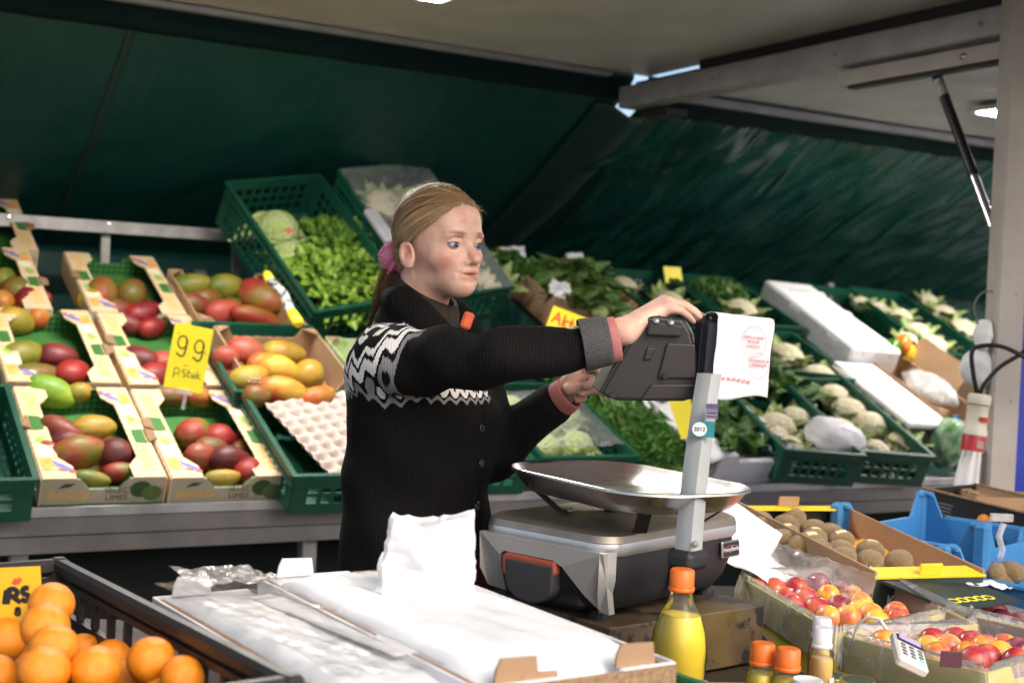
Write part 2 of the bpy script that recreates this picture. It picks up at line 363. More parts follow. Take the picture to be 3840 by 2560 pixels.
# ================================================================== crates, cartons and produce on the rack
GREENP = M('green_crate_plastic', (.006, .075, .042), (.004, .055, .032), 7, .38, bump=.08)
BLACKP = M('black_crate_plastic', (.022, .019, .018), (.014, .013, .013), 7, .4, bump=.08)
BLUEP = M('blue_crate_plastic', (.045, .22, .48), (.035, .18, .42), 6, .42, bump=.06)
CARD = M('brown_cardboard', (.40, .25, .14), (.33, .20, .11), 7, .8, bump=.1, bscale=120)
CARDE = M('cardboard_edge', (.36, .23, .13), (.20, .12, .07), 160, .85)
WHITEC = M('white_cardboard', (.78, .78, .79), (.7, .7, .72), 7, .6, bump=.05)
EPS = M('white_polystyrene', (.80, .79, .80), (.72, .71, .73), 30, .7, bump=.25, bscale=220)
INK = M('black_ink', (.015, .015, .018), None, 20, .6)
REDI = M('red_ink', (.75, .10, .05), None, 20, .6)
YEL = M('yellow_price_card', (.92, .78, .03), (.88, .72, .02), 5, .45)
FILMM = FILM('clear_film')
FILML = FILM('cloudy_film', (.93, .92, .92), .30, .25, .6, 22, .25)

def crate_walls(L, h, th, rows=2, pitch=.042, top=.045, bot=.035, solid=.05):
    """one slatted crate side, in the xz plane, outside towards -y"""
    m = MB()
    m.box((0, 0, bot/2), (L, th, bot)); m.box((0, 0, h-top/2), (L, th, top))
    for sx in (-1, 1): m.box((sx*(L/2-solid/2), 0, (bot+h-top)/2), (solid, th*.98, h-top-bot))
    n = max(2, int((L-2*solid)/pitch)); g = (L-2*solid)/n
    for i in range(1, n): m.box((-L/2+solid+g*i, 0, (bot+h-top)/2), (g*.34, th*.7, h-top-bot))
    for k in range(1, rows): m.box((0, 0, bot+(h-top-bot)*k/rows), (L-2*solid, th*.6, .012))
    m.box((0, -th*.9, h-.006), (L+.02, th*1.3, .012)); m.box((0, -th*.8, h-top), (L, th*.9, .006))
    return m
CR = {}
def crate(label, T, w=.4, d=.6, h=.2, mat=GREENP, group='green plastic crates on the rack', name='plastic_crate', rows=2, lift=True):
    if lift: T = T @ Matrix.Translation((0, 0, .045)); h -= .05
    key = (round(w, 3), round(d, 3), round(h, 3), mat.name)
    if key not in CR:
        th = .008
        fl = MB(); n = 9
        fl.box((0, 0, .004), (w, d, .004))
        for i in range(n): fl.box((-w/2+w*(i+.5)/n, 0, .008), (w/n*.4, d, .006))
        CR[key] = (crate_walls(w, h, th, rows).mesh('end_wall', mat), crate_walls(d, h, th, rows).mesh('side_wall', mat), fl.mesh('floor', mat))
    t = thing(name, label, 'crate', T, group); a, b, f = CR[key]
    put('floor', f, t)
    put('end_wall', a, t, Matrix.Translation((0, -d/2, 0))); put('end_wall', a, t, Matrix.Translation((0, d/2, 0)) @ Matrix.Rotation(math.pi, 4, 'Z'))
    put('side_wall', b, t, Matrix.Translation((-w/2, 0, 0)) @ Matrix.Rotation(-math.pi/2, 4, 'Z')); put('side_wall', b, t, Matrix.Translation((w/2, 0, 0)) @ Matrix.Rotation(math.pi/2, 4, 'Z'))
    return t
def slope_frame(pf, pb, w, h, left=True):
    """frame of a crate from its front and back upper corners"""
    y = (pb-pf).normalized(); L = (pb-pf).length; x = (SH-y*SH.dot(y)).normalized(); z = x.cross(y)
    return frame(pf+x*(w/2 if left else -w/2)+y*L/2-z*h, x, y, z)

# ---- mango boxes
def wood_print(name, c1, c2, line):
    k = NT(name); c = k.coord('Object'); w = k.n('TexWave', wave_type='BANDS', bands_direction='Y'); w.inputs['Scale'].default_value = 9; w.inputs['Distortion'].default_value = 1.5; w.inputs['Detail'].default_value = 2; k.l(c, w.inputs['Vector'])
    k.base(k.mix(k.ramp(w.outputs['Fac'], [(.0, (1, 1, 1)), (.10, (0, 0, 0))]), k.ramp(k.noise(9, 3, c), [(.3, c2), (.7, c1)]), line)); k.set(rough=.5); return k.m
WOODP = wood_print('wood_print_cardboard', (.70, .53, .33), (.64, .46, .28), (.42, .29, .15))
WOODG = wood_print('wood_print_cardboard_front', (.46, .40, .30), (.38, .33, .25), (.26, .22, .16))
def gingham():
    k = NT('green_checked_print'); c = k.coord('Object', 1/.022); s = k.sep(c)
    def st(v): return k.math('GREATER_THAN', k.math('FRACT', v), .5)
    xz = k.math('ADD', s[0], s[1])
    f = k.math('MULTIPLY', k.math('ADD', st(xz), st(s[2])), .5)
    k.base(k.ramp(f, [(.0, (.06, .19, .035)), (.3, (.018, .11, .026)), (.8, (.006, .05, .02))], 'CONSTANT')); k.set(rough=.5); return k.m
GING = gingham()
LIMEP = M('lime_print_dark', (.035, .085, .03), None, 30, .6); LIMEP2 = M('lime_print_light', (.10, .16, .045), None, 30, .6)
YINK = M('yellow_print', (.78, .47, .10), None, 60, .6); GINK = M('leaf_print', (.30, .46, .10), (.22, .36, .08), 60, .6); OINK = M('orange_print', (.80, .22, .06), (.75, .38, .08), 30, .6); BINK = M('violet_blue_print', (.17, .18, .50), None, 40, .6); RINK = M('dull_red_print', (.50, .10, .07), None, 40, .6); CINK = M('pale_fruit_print', (.86, .74, .52), None, 40, .6)
BW, BD, BH = .362, .585, .088
def mango_box_meshes():
    w, d, h = BW, BD, BH
    def dip(L): return [(-L/2, 0), (L/2, 0), (L/2, h), (L*.20, h), (L*.12, h*.62), (-L*.12, h*.62), (-L*.20, h), (-L/2, h)]
    q = {}
    TX = Matrix.Rotation(R(90), 4, 'X')
    q['end_o'] = MB().prism(dip(w), 0, .004, TX).mesh('end_wall', WOODG); q['end_i'] = MB().prism(dip(w-.01), 0, .004, TX).mesh('lining', GING)
    q['side_o'] = MB().box((0, 0, h/2), (.004, d, h)).mesh('side_wall', WOODP); q['side_i'] = MB().box((0, 0, h/2), (.004, d-.012, h-.004)).mesh('lining', GING)
    q['floor'] = MB().box((0, 0, .003), (w, d, .005)).mesh('floor', GING)
    e, n = .096, .062                                     # ledge widths at its ends and in the middle
    q['ledge'] = MB().prism([(0, -d/2), (e, -d/2), (e, -d/2+.07), (n, -d/2+.125), (n, d/2-.125), (e, d/2-.07), (e, d/2), (0, d/2)], 0, .005).mesh('ledge', [WOODP])
    q['flap'] = MB().prism([(.002, -.045), (.036, -.038), (.036, .038), (.002, .045)], 0, .007).mesh('hand_hole', [GING])
    m = MB()
    for i in range(7): m.box((-.003-.0045*i, 0, .003+(i % 2)*.002), (.004, .085-.006*i, .006))
    q['corr'] = m.mesh('corrugated_edge', CARDE)
    m = MB()
    def blob(cx, cy, rx, ry, mi, z, n=12, a=0):
        m.add([(cx+rx*math.cos(t)*math.cos(a)-ry*math.sin(t)*math.sin(a), cy+rx*math.cos(t)*math.sin(a)+ry*math.sin(t)*math.cos(a), z) for t in [2*math.pi*i/n for i in range(n)]], [tuple(range(n))], mi)
    for i in range(18): blob(.036+.014*math.sin(i*2.1), .105+.0085*i, .013, .0036, 0, .0006+.00002*i, 6, i*1.3)   # yellow lettering
    for i in range(7):
        a = R(60+i*11); L = .090-.010*abs(i-3); b = Vector((.030, -.100))
        m.add([(b.x-.007+.0013*i, b.y, .0007), (b.x+.005+.0013*i, b.y, .0007), (b.x+L*math.cos(a)+(i-3)*.004, b.y+L*math.sin(a), .0007+.00003*i)], [(0, 1, 2)], 1)
    blob(.032, -.130, .026, .036, 5, .0008)
    m.add([(p[0], p[1], .0010) for p in ((.004, -.182), (.040, -.172), (.048, -.222), (.010, -.238))], [(0, 1, 2, 3)], 2)
    m.add([(p[0], p[1], .0012) for p in ((.040, -.184), (.080, -.222), (.096, -.244), (.082, -.252), (.046, -.218))], [(0, 1, 2, 3, 4)], 3)
    blob(.090, -.256, .011, .009, 4, .0013, 10); blob(.022, -.240, .018, .006, 1, .0014, 8, .2); blob(.062, -.246, .014, .005, 4, .0014, 8, -.5)
    q['print'] = m.mesh('printed_motif', [YINK, GINK, OINK, BINK, RINK, CINK])
    return q
MQ = mango_box_meshes()
def mango_box(label, s, t, n=0, front=False, rz=0):
    T = inc_frame(s, t, n) @ Matrix.Rotation(rz, 4, 'Z'); b = thing('mango_box', label, 'carton', T, 'wood-print mango cartons')
    put('floor', MQ['floor'], b)
    for sy in (-1, 1):
        A = Matrix.Translation((0, sy*BD/2, 0)) @ (Matrix.Rotation(math.pi, 4, 'Z') if sy > 0 else Matrix())
        e = put('end_wall', MQ['end_o'], b, A @ Matrix.Translation((0, .005, 0)))
        put('lining', MQ['end_i'], e, Matrix.Translation((0, .0045, .001)))
    for sx in (-1, 1):
        A = Matrix.Rotation(math.pi, 4, 'Z') if sx > 0 else Matrix()
        e = put('side_wall', MQ['side_o'], b, A @ Matrix.Translation((-BW/2, 0, 0)))
        put('lining', MQ['side_i'], e, Matrix.Translation((.0045, 0, .002)))
        l = put('ledge', MQ['ledge'], b, A @ Matrix.Translation((-BW/2+.002, 0, BH+.001)))
        fl = put('hand_hole', MQ['flap'], l, Matrix.Translation((.014 if sx < 0 else .010, .045, .001)))
        put('corrugated_edge', MQ['corr'], l, Matrix.Translation((.014 if sx < 0 else .008, .045, .005)))
        stuff(put('printed_motif', MQ['print'], l, Matrix.Translation((0, 0, .0052))))
    if front:
        A = Matrix.Translation((0, -BD/2-.0005, 0)) @ Matrix.Rotation(R(90), 4, 'X')
        text('Belleza', .044, YINK, b, A @ Matrix.Translation((-.105, .036, 0)), shear=.3)
        text('SELECT', .027, INKF, b, A @ Matrix.Translation((.045, .050, 0))); text('LIMES', .027, INKF, b, A @ Matrix.Translation((.038, .024, 0)))
        m = MB()
        for cx, cy, r_, mi in ((.108, .052, .028, 0), (.142, .038, .026, 1)):
            m.add([(cx+r_*1.15*math.cos(2*math.pi*i/20), cy+r_*math.sin(2*math.pi*i/20), .0006+.0004*mi) for i in range(20)], [tuple(range(20))], mi)
        m.add([(-.135, .060, .001), (-.10, .065, .001), (-.085, .077, .001), (-.115, .076, .001)], [(0, 1, 2, 3)], 0)
        stuff(m.build('printed_limes', [LIMEP, LIMEP2], b, T=A))
    return b
INKF = M('faded_dark_print', (.10, .085, .06), None, 40, .6)

# ---- fruit
def mango_mat(name, c1, c2, c3=None, lo=.42, hi=.58):
    k = NT(name); c = k.coord('Object'); oi = k.n('ObjectInfo'); v = k.n('VectorMath', operation='ADD'); k.l(c, v.inputs[0]); 
    mu = k.n('VectorMath', operation='SCALE'); k.l(oi.outputs['Location'], mu.inputs[0]); mu.inputs['Scale'].default_value = 7; k.l(mu.outputs[0], v.inputs[1])
    big = k.noise(.75, 2, v.outputs[0]); x = k.sep(c)
    g = k.math('ADD', big, k.math('MULTIPLY', x[0], .10))
    col = k.ramp(g, [(lo, c1), ((lo+hi)/2, c3 or tuple((a+b)/2 for a, b in zip(c1, c2))), (hi, c2)])
    sp = k.ramp(k.noise(34, 2, v.outputs[0]), [(.66, (0, 0, 0)), (.74, (1, 1, 1))])
    bl = k.ramp(k.noise(1.6, 5, v.outputs[0], dist=.6), [(.66, (0, 0, 0)), (.72, (1, 1, 1))])
    col = k.mix(k.math('MULTIPLY', sp, .25), col, (.5, .40, .15)); col = k.mix(k.math('MULTIPLY', bl, .55), col, (.08, .05, .03))
    k.base(col); k.set(rough=k.ramp(k.noise(3, 2), [(.3, (.38,)*3), (.7, (.58,)*3)]), spec=.4); k.bump(k.noise(9, 4), .10, .06); return k.m
MG = dict(
    green=mango_mat('mango_skin_green', (.10, .13, .012), (.19, .17, .02)), olive=mango_mat('mango_skin_olive', (.13, .10, .012), (.17, .06, .015)),
    lime=mango_mat('mango_skin_bright_green', (.13, .26, .015), (.24, .33, .03)), red=mango_mat('mango_skin_red', (.27, .020, .016), (.15, .010, .014)),
    maroon=mango_mat('mango_skin_maroon', (.09, .014, .014), (.16, .02, .022)), mixed=mango_mat('mango_skin_red_and_green', (.25, .03, .015), (.13, .13, .015), (.21, .09, .015), .40, .62),
    brown=mango_mat('mango_skin_brownish', (.13, .07, .02), (.18, .035, .02)), orange=mango_mat('mango_skin_orange', (.40, .09, .02), (.36, .18, .02)),
    gold=mango_mat('mango_skin_yellow', (.24, .19, .02), (.33, .19, .02), (.38, .24, .025)), pink=mango_mat('mango_skin_rosy', (.32, .05, .035), (.26, .07, .03)),
    blush=mango_mat('mango_skin_yellow_and_red', (.42, .06, .02), (.46, .30, .03), (.48, .18, .02), .40, .62))
def mango_mesh(seed):
    m = MB(); nu, nv = 22, 14; f = fbm(seed); pts = []
    for j in range(nv+1):
        a = math.pi*j/nv
        for i in range(nu):
            b = 2*math.pi*i/nu
            x = math.cos(a); r_ = math.sin(a)**.92*(1-.10*x)
            y, z = r_*math.cos(b)*.5*1.3, r_*math.sin(b)*.5*1.18
            y += .10*(1-x*x)*.6-.06*x*abs(x)
            k = 1+.045*f((x, y, z), 2.0); pts.append((x*k, y*k, z*k))
    fs = [(j*nu+i, j*nu+(i+1) % nu, (j+1)*nu+(i+1) % nu, (j+1)*nu+i) for j in range(nv) for i in range(nu)]
    m.add(pts, fs); return m
MGM = [mango_mesh(k) for k in range(3)]; MGC = {}
def mango(colour, label, T, group):
    k = (colour, random.randrange(3))
    if k not in MGC: MGC[k] = MGM[k[1]].mesh('mango', MG[colour], True)
    return tag(put('mango', MGC[k], None, T), label, 'mango', group)
CN = dict(green='green', olive='olive green', lime='bright green', red='red', maroon='dark maroon', mixed='red and green', brown='brownish', orange='orange', gold='yellow', pink='rosy', blush='red and yellow')
def inc_at(x, y, n):
    d = ray(x, y); k = (ORG+NV*n-EYE).dot(NV)/d.dot(NV); p = EYE+d*k-ORG; return p.dot(SH), p.dot(TV), (EYE+d*k)
def mangoes(items, boxlabel, group, n=.088):
    xs, ys = [i[0] for i in items], [i[1] for i in items]
    for gx in range(4):
        for gy in range(4):
            if (gx+gy) % 4 == 3: continue
            cx, cy = min(xs)+(max(xs)-min(xs))*(gx+.3+.4*random.random())/4, min(ys)+(max(ys)-min(ys))*(gy+.3+.4*random.random())/4
            s, t, p = inc_at(cx*1340/1722, 680+cy*1220/1568, n-.042); col = random.choice(('maroon', 'brown', 'olive', 'red', 'mixed'))
            mango(col, f"{CN[col]} lower mango, {('back', 'second', 'third', 'front')[gy]} row, {('first', 'second', 'third', 'fourth')[gx]} place, {boxlabel}", frame(p, SH, TV, NV) @ eul(random.uniform(0, 6), random.uniform(-.2, .2), random.uniform(0, 3.14)) @ Matrix.Diagonal((.062, .052, .052, 1)), 'lower mangoes of '+boxlabel)
    for cx, cy, L, w, ang, colour, where in items:
        s, t, p = inc_at(cx*1340/1722, 680+cy*1220/1568, n)
        k = .778/F*p.y*1.28; a = L*k/2; bb = w*k/2
        T = frame(p, SH, TV, NV) @ Matrix.Rotation(R(ang), 4, 'Z') @ Matrix.Rotation(R(random.uniform(-12, 12)), 4, 'Y') @ Matrix.Rotation(random.uniform(0, 6.28), 4, 'X') @ Matrix.Diagonal((a, bb*1.5, bb*1.5, 1))
        mango(colour, f'{CN[colour]} mango {where} {boxlabel}'.replace('half hidden ', '').replace('lying at the back of the bottom', 'at the back of the bottom').replace('half hidden ', ''), T, group)
for lab, s, t, fr in (('wood-print mango carton at the bottom of the rack nearest the green crate', .94, .215, True), ('wood-print mango carton at the bottom of the rack beside the egg tray', 1.315, .205, True),
                      ('middle wood-print mango carton, leftmost of its row', .925, .81, False), ('middle wood-print mango carton behind the 99 price card', 1.315, .80, False),
                      ('upper wood-print mango carton cut by the edge of the picture', .80, 1.40, False), ('upper wood-print mango carton below the bare rack bars', 1.30, 1.395, False),
                      ('topmost wood-print mango carton, only a corner in the picture', .84, 1.99, False)):
    mango_box(lab, s, t, .025 if fr else .04, fr)
GA = 'mangoes in the wood-print cartons'
mangoes([(300, 1215, 200, 125, -38, 'brown', 'lying at the back of'), (450, 1195, 175, 110, 5, 'gold', 'lying under the back wall of'), (378, 1322, 235, 155, 18, 'mixed', 'largest at the front of'), (545, 1308, 160, 135, 80, 'maroon', 'against the ledge of'), (170, 1190, 95, 90, 80, 'green', 'under the ledge of'), (222, 1300, 90, 100, 60, 'red', 'under the ledge of'), (585, 1402, 145, 85, 12, 'mixed', 'small, front in'), (440, 1435, 150, 80, 0, 'green', 'in the front dip of'), (330, 1270, 150, 110, 0, 'maroon', 'deep in the middle of')], 'the bottom carton by the green crate', GA)
mangoes([(930, 1212, 190, 135, 48, 'mixed', 'at the back of'), (1057, 1235, 140, 125, 70, 'red', 'at the back of'), (965, 1322, 130, 115, 20, 'pink', 'at the side of'), (1105, 1345, 165, 125, 12, 'maroon', 'in the middle of'), (1192, 1392, 130, 110, 60, 'red', 'in the front corner of'), (1070, 1428, 140, 75, -8, 'gold', 'showing in the front dip of'), (1020, 1290, 140, 110, 0, 'brown', 'deep inside')], 'the bottom carton beside the egg tray', GA)
mangoes([(100, 850, 200, 130, 28, 'green', 'at the back of'), (272, 842, 160, 115, -8, 'maroon', 'shaded at the back of'), (165, 945, 240, 130, 22, 'olive', 'long and freckled in'), (350, 930, 175, 135, 52, 'red', 'against the ledge of'), (240, 1022, 200, 130, -14, 'lime', 'at the front of'), (385, 1022, 120, 90, 20, 'gold', 'in the front corner of'), (20, 930, 110, 90, 30, 'green', 'cut by the picture edge in'), (110, 1010, 110, 90, 0, 'red', 'low down in')], 'the leftmost middle carton', GA)
mangoes([(655, 870, 165, 140, -32, 'maroon', 'at the back of'), (785, 872, 120, 105, 30, 'pink', 'beside the price card in'), (768, 950, 190, 120, 24, 'red', 'in the middle of'), (815, 1032, 165, 95, -12, 'brown', 'at the front of'), (965, 1045, 120, 85, 0, 'orange', 'under the price card in'), (690, 985, 120, 90, 0, 'olive', 'low down in'), (900, 900, 150, 110, 20, 'maroon', 'behind the price card in')], 'the middle carton with the 99 card', GA)
mangoes([(0, 580, 110, 105, 60, 'orange', 'cut by the picture edge in'), (75, 528, 150, 130, 60, 'olive', 'at the back of'), (135, 578, 150, 115, 80, 'red', 'deep red and upright in'), (70, 680, 155, 115, 10, 'gold', 'at the front of'), (192, 662, 110, 85, 40, 'orange', 'in the front corner of'), (20, 470, 110, 95, 60, 'green', 'far back in')], 'the upper carton at the picture edge', GA)
mangoes([(485, 548, 180, 138, 68, 'mixed', 'standing at the back of'), (632, 545, 140, 135, 60, 'olive', 'round, at the back of'), (585, 682, 175, 98, -18, 'maroon', 'lying across the front of'), (692, 640, 170, 112, 24, 'red', 'lying in the corner of'), (735, 702, 130, 85, 28, 'red', 'in the front corner of'), (425, 578, 90, 105, 80, 'gold', 'half under the ledge of'), (560, 620, 130, 100, 0, 'brown', 'deep inside')], 'the upper carton below the rack bars', GA)

# price card 99
PC = thing('price_card', 'yellow price card reading 99 P. Stuk clipped to a mango carton', 'price card')
def card(t, px, Y, mat=YEL):
    """flat card through picture corners (upper left, upper right, lower left) at depth Y"""
    a, b, c = [atY(*p, Y) for p in px]; x = (b-a); w = x.length; x.normalize(); y = (a-c); h = y.length; y = (y-x*y.dot(x)).normalized(); z = x.cross(y)
    t.matrix_world = frame((b+c)/2, x, y, z)
    MB().box((0, 0, -.0008), (w, h, .0016)).build('card', mat, t); return w, h
w, h = card(PC, [(632, 1205), (776, 1233), (638, 1450)], 4.35)
def nine(cx, cy, r_): return arc(cx, cy, r_, r_*1.35, 40, 400, 16)+[(cx+r_*.95, cy-r_*1.2), (cx+r_*.75, cy-r_*2.6), (cx+r_*.2, cy-r_*3.1), (cx-r_*.9, cy-r_*2.5)]
strokes([nine(-w*.22, h*.22, w*.12), nine(w*.22, h*.20, w*.12)], .0048, INK, PC, Matrix())
u = w/10
strokes([[(-3*u, -3.2*u), (-3*u, -5.6*u)], arc(-2.6*u, -3.8*u, .9*u, .8*u, 110, -110, 8), [(-1.6*u, -4.7*u), (-1.4*u, -4.7*u)], arc(-.4*u, -3.6*u, .5*u, .5*u, 60, 270, 6)+arc(-.4*u, -4.5*u, .5*u, .45*u, 90, -120, 6), [(.7*u, -3*u), (.6*u, -4.8*u), (1*u, -4.9*u)], [(.3*u, -3.7*u), (1.1*u, -3.6*u)], [(1.5*u, -3.8*u), (1.5*u, -4.7*u), (2.0*u, -4.8*u), (2.2*u, -3.8*u), (2.3*u, -4.9*u)], [(2.9*u, -3*u), (2.8*u, -4.9*u)], [(3.7*u, -3.7*u), (2.9*u, -4.2*u), (3.9*u, -4.9*u)]], .0028, INK, PC, Matrix())
strokes([[(-3.6*u, 6*u), (-3.4*u, 5.2*u)], [(3.8*u, 2.6*u), (4.1*u, 1.6*u)], [(-.9*u, -2.2*u), (-.5*u, -1.9*u)], [(-.2*u, -2.2*u), (.2*u, -1.9*u)]], .003, REDI, PC, Matrix(), 'red_mark')
m = MB(); m.box((.01, -h/2-.004, .002), (.05, .016, .008)); m.box((.012, -h/2-.035, -.002), (.012, .06, .006), bev=.002); m.build('clip', FILM('clear_plastic_clip', (.9, .9, .9), .3, .1), PC)

# ---- column with brown cartons and egg tray
crate('green crate holding a white egg tray at the front of the rack', inc_frame(1.70, .075, 0), .44, .54, .19)
crate('green crate holding a brown carton of mangoes behind the egg tray', inc_frame(1.68, .645, .0), .45, .55, .19)
crate('green crate at the picture edge beside the mango cartons', inc_frame(.50, .10, 0), .43, .56, .19)
def carton(label, T, w, d, h, group='brown cardboard cartons', dip=.3, mat=CARD, name='carton'):
    t = thing(name, label, 'carton', T, group); TX = Matrix.Rotation(R(90), 4, 'X')
    def prof(L): return [(-L/2, 0), (L/2, 0), (L/2, h), (L*.36, h), (L*.30, h*(1-dip)), (-L*.30, h*(1-dip)), (-L*.36, h), (-L/2, h)]
    MB().box((0, 0, .003), (w, d, .005)).build('floor', mat, t)
    for sy in (-1, 1): MB().prism(prof(w), -.003, .003, TX).build('end_wall', mat, t, T=Matrix.Translation((0, sy*(d/2-.004), 0)))
    for sx in (-1, 1):
        MB().box((0, 0, h/2), (.006, d-.014, h)).build('side_wall', mat, t, T=Matrix.Translation((sx*(w/2-.004), 0, 0)))
        for sy in (-1, 1): MB().prism([(0, 0), (.05, 0), (0, .05)] if sx*sy > 0 else [(0, 0), (0, .05), (-.05, 0)], 0, .005, Matrix.Rotation(math.pi if sx > 0 and sy > 0 else (0 if sx < 0 and sy < 0 else (0 if sx > 0 else math.pi)), 4, 'Z')).build('corner_gusset', CARDE, t, T=Matrix.Translation((sx*(w/2-.008), sy*(d/2-.009), h+.001)))
    return t
carton('brown carton of mangoes standing in the green crate behind the egg tray', inc_frame(1.70, .62, .075), .40, .46, .13)
carton('brown carton of mangoes with a striped edge below the lettuce crate', inc_frame(1.70, 1.22, .02), .43, .50, .15)
mangoes([(1190, 828, 160, 120, -10, 'pink', 'at the back of'), (1365, 832, 175, 118, -18, 'gold', 'at the back of'), (1340, 918, 175, 122, -22, 'blush', 'in the middle of'), (1200, 948, 160, 116, 8, 'gold', 'blotchy at the side of'), (1482, 938, 145, 135, 70, 'gold', 'round at the far side of'), (1365, 1018, 200, 118, -16, 'blush', 'largest at the front of'), (1530, 1038, 150, 95, 10, 'orange', 'in the front corner of'), (1092, 850, 95, 110, 80, 'pink', 'half hidden in'), (1240, 1032, 115, 95, 0, 'olive', 'in the near corner of'), (1270, 880, 130, 100, 0, 'orange', 'deep in')], 'the carton behind the egg tray', 'mangoes in the brown carton', .185)
mangoes([(915, 500, 160, 100, -6, 'green', 'at the back of'), (1090, 515, 160, 108, 2, 'green', 'dark, at the back of'), (1262, 555, 205, 138, -48, 'mixed', 'large and pear-shaped in'), (935, 592, 120, 90, 0, 'brown', 'at the side of'), (1072, 622, 140, 95, 8, 'pink', 'in the middle of'), (1240, 658, 215, 85, -8, 'mixed', 'at the front of'), (1000, 570, 130, 100, 20, 'olive', 'deep in')], 'the carton below the lettuce', 'mangoes in the striped carton', .12)
# striped strap on that carton
STR = NT('yellow_and_black_strap'); cc = STR.coord('Object'); ss = STR.sep(cc)
STR.base(STR.mix(STR.ramp(STR.noise(70, 4), [(.45, (0, 0, 0)), (.5, (1, 1, 1))], 'CONSTANT'), (.05, .05, .05), (.75, .74, .70))); STR.set(rough=.5)
p0, p1 = atY(1000, 1030, 5.12), atY(1118, 1210, 4.78)
sv = thing('strap', 'yellow and black striped strap on the edge of the mango carton below the lettuce', 'strap')
MB().tube([p0.lerp(p1, .12), p0.lerp(p1, .45)+Vector((.012, 0, .006)), p0.lerp(p1, .82)], .017, 10).build('printed_middle', STR.m, sv, smooth=True)
MB().tube([p0, p0.lerp(p1, .14)], .018, 10).build('yellow_end', YEL, sv, smooth=True); MB().tube([p0.lerp(p1, .80), p1], .02, 10).build('yellow_end', YEL, sv, smooth=True)
# egg tray
EGG = M('egg_tray_pulp', (.46, .38, .335), (.40, .33, .29), 14, .9, bump=.3, bscale=160)
p_fl, p_bl = atY(1130, 1715, 4.23), atY(1040, 1525, 4.40)
def eggz(u, v):
    x, y = (u-.5)*.46, (v-.5)*.46; n = 9
    return (x, y, .030*math.sin(math.pi*n*u)**2*math.sin(math.pi*n*v)**2*-1+.006*(math.sin(math.pi*n*u+1.57)**2*math.sin(math.pi*n*v+1.57)**2))
m = MB(); m.grid(eggz, 90, 90, thick=.003)
tag(m.build('egg_tray', EGG, None, True, inc_frame(1.80, .10, .175) @ eul(R(4), R(-3), R(12))), 'off-white moulded egg tray leaning in the green crate beside the mangoes', 'egg tray')
# ================================================================== vegetables
def leaf_mat(name, c1, c2, vein, vs=.5, rough=.42):
    k = NT(name); c = k.coord('Object'); s = k.sep(c)
    rib = k.ramp(k.math('ABSOLUTE', k.math('ADD', s[0], k.math('MULTIPLY', k.math('SUBTRACT', k.noise(3, 2, c), .5), .12))), [(.0, (1, 1, 1)), (.10, (0, 0, 0))])
    w = k.n('TexWave', wave_type='BANDS', bands_direction='DIAGONAL'); w.inputs['Scale'].default_value = 2.2; w.inputs['Distortion'].default_value = 3; k.l(c, w.inputs['Vector'])
    v2 = k.math('MULTIPLY', k.ramp(w.outputs['Fac'], [(.86, (0, 0, 0)), (1, (1, 1, 1))]), .35)
    col = k.ramp(k.noise(2.2, 4, c), [(.3, c2), (.7, c1)])
    k.base(k.mix(k.math('MULTIPLY', k.math('MAXIMUM', rib, v2), vs), col, vein)); k.set(rough=rough, spec=.4, sss=0)
    k.bump(k.noise(7, 4, c), .6, .12); return k.m
LET = leaf_mat('lettuce_leaf', (.26, .46, .035), (.14, .29, .018), (.52, .62, .20)); LETD = leaf_mat('lettuce_leaf_dark', (.10, .24, .014), (.05, .13, .01), (.30, .42, .10)); ICE = leaf_mat('iceberg_leaf', (.52, .60, .26), (.36, .50, .14), (.74, .76, .52))
CHARD = leaf_mat('chard_leaf', (.08, .19, .022), (.045, .12, .015), (.30, .38, .16)); SPIN = leaf_mat('spinach_leaf', (.06, .16, .02), (.03, .10, .012), (.18, .28, .08))
CAUL = leaf_mat('cauliflower_leaf', (.34, .45, .13), (.22, .36, .08), (.66, .70, .42)); CAB = leaf_mat('cabbage_leaf', (.50, .60, .24), (.36, .50, .14), (.74, .77, .50))
PARS = M('parsley_green', (.055, .17, .016), (.028, .10, .010), 20, .5); DILL = M('dill_green', (.07, .21, .018), (.04, .13, .012), 20, .5); STEMM = M('pale_stem', (.30, .40, .12), (.2, .3, .08), 10, .5)
CURD = None
def curd():
    k = NT('cauliflower_curd'); f = k.noise(5, 5); k.base(k.ramp(f, [(.3, (.60, .52, .33)), (.7, (.80, .73, .55))])); k.set(rough=.75, sss=0)
    v = k.n('TexVoronoi'); v.inputs['Scale'].default_value = 9; k.l(k.coord(), v.inputs['Vector']); k.bump(k.math('ADD', v.outputs['Distance'], k.math('MULTIPLY', k.noise(40, 2), .4)), .5, .08); return k.m
CURD = curd()
def leaf_mesh(name, mat, seed, wid=.8, cup=.35, ruf=.12, curl=.4, pw=.7, n=9, thick=0):
    """leaf about 1 long along +y from the origin, face up"""
    f = fbm(seed); m = MB()
    def fn(u, v):
        a = (u-.5)*2; wv = wid/2*(math.sin(math.pi*min(1, (v*.93+.05))**pw)**.8+.06)
        x = a*wv; y = v-.06*a*a; z = cup*a*a*wv*1.2 - curl*(v-.35)**2*(1 if v > .35 else .2)
        e = abs(a)**1.5+.5*v**3
        z += ruf*e*f((a*1.7, v*2.2, seed), 3.4); x += ruf*.4*e*f((v*3, a, seed+3), 3)
        return (x, y, z)
    m.grid(fn, n, n+2, thick=thick); return m.mesh(name, mat, True)
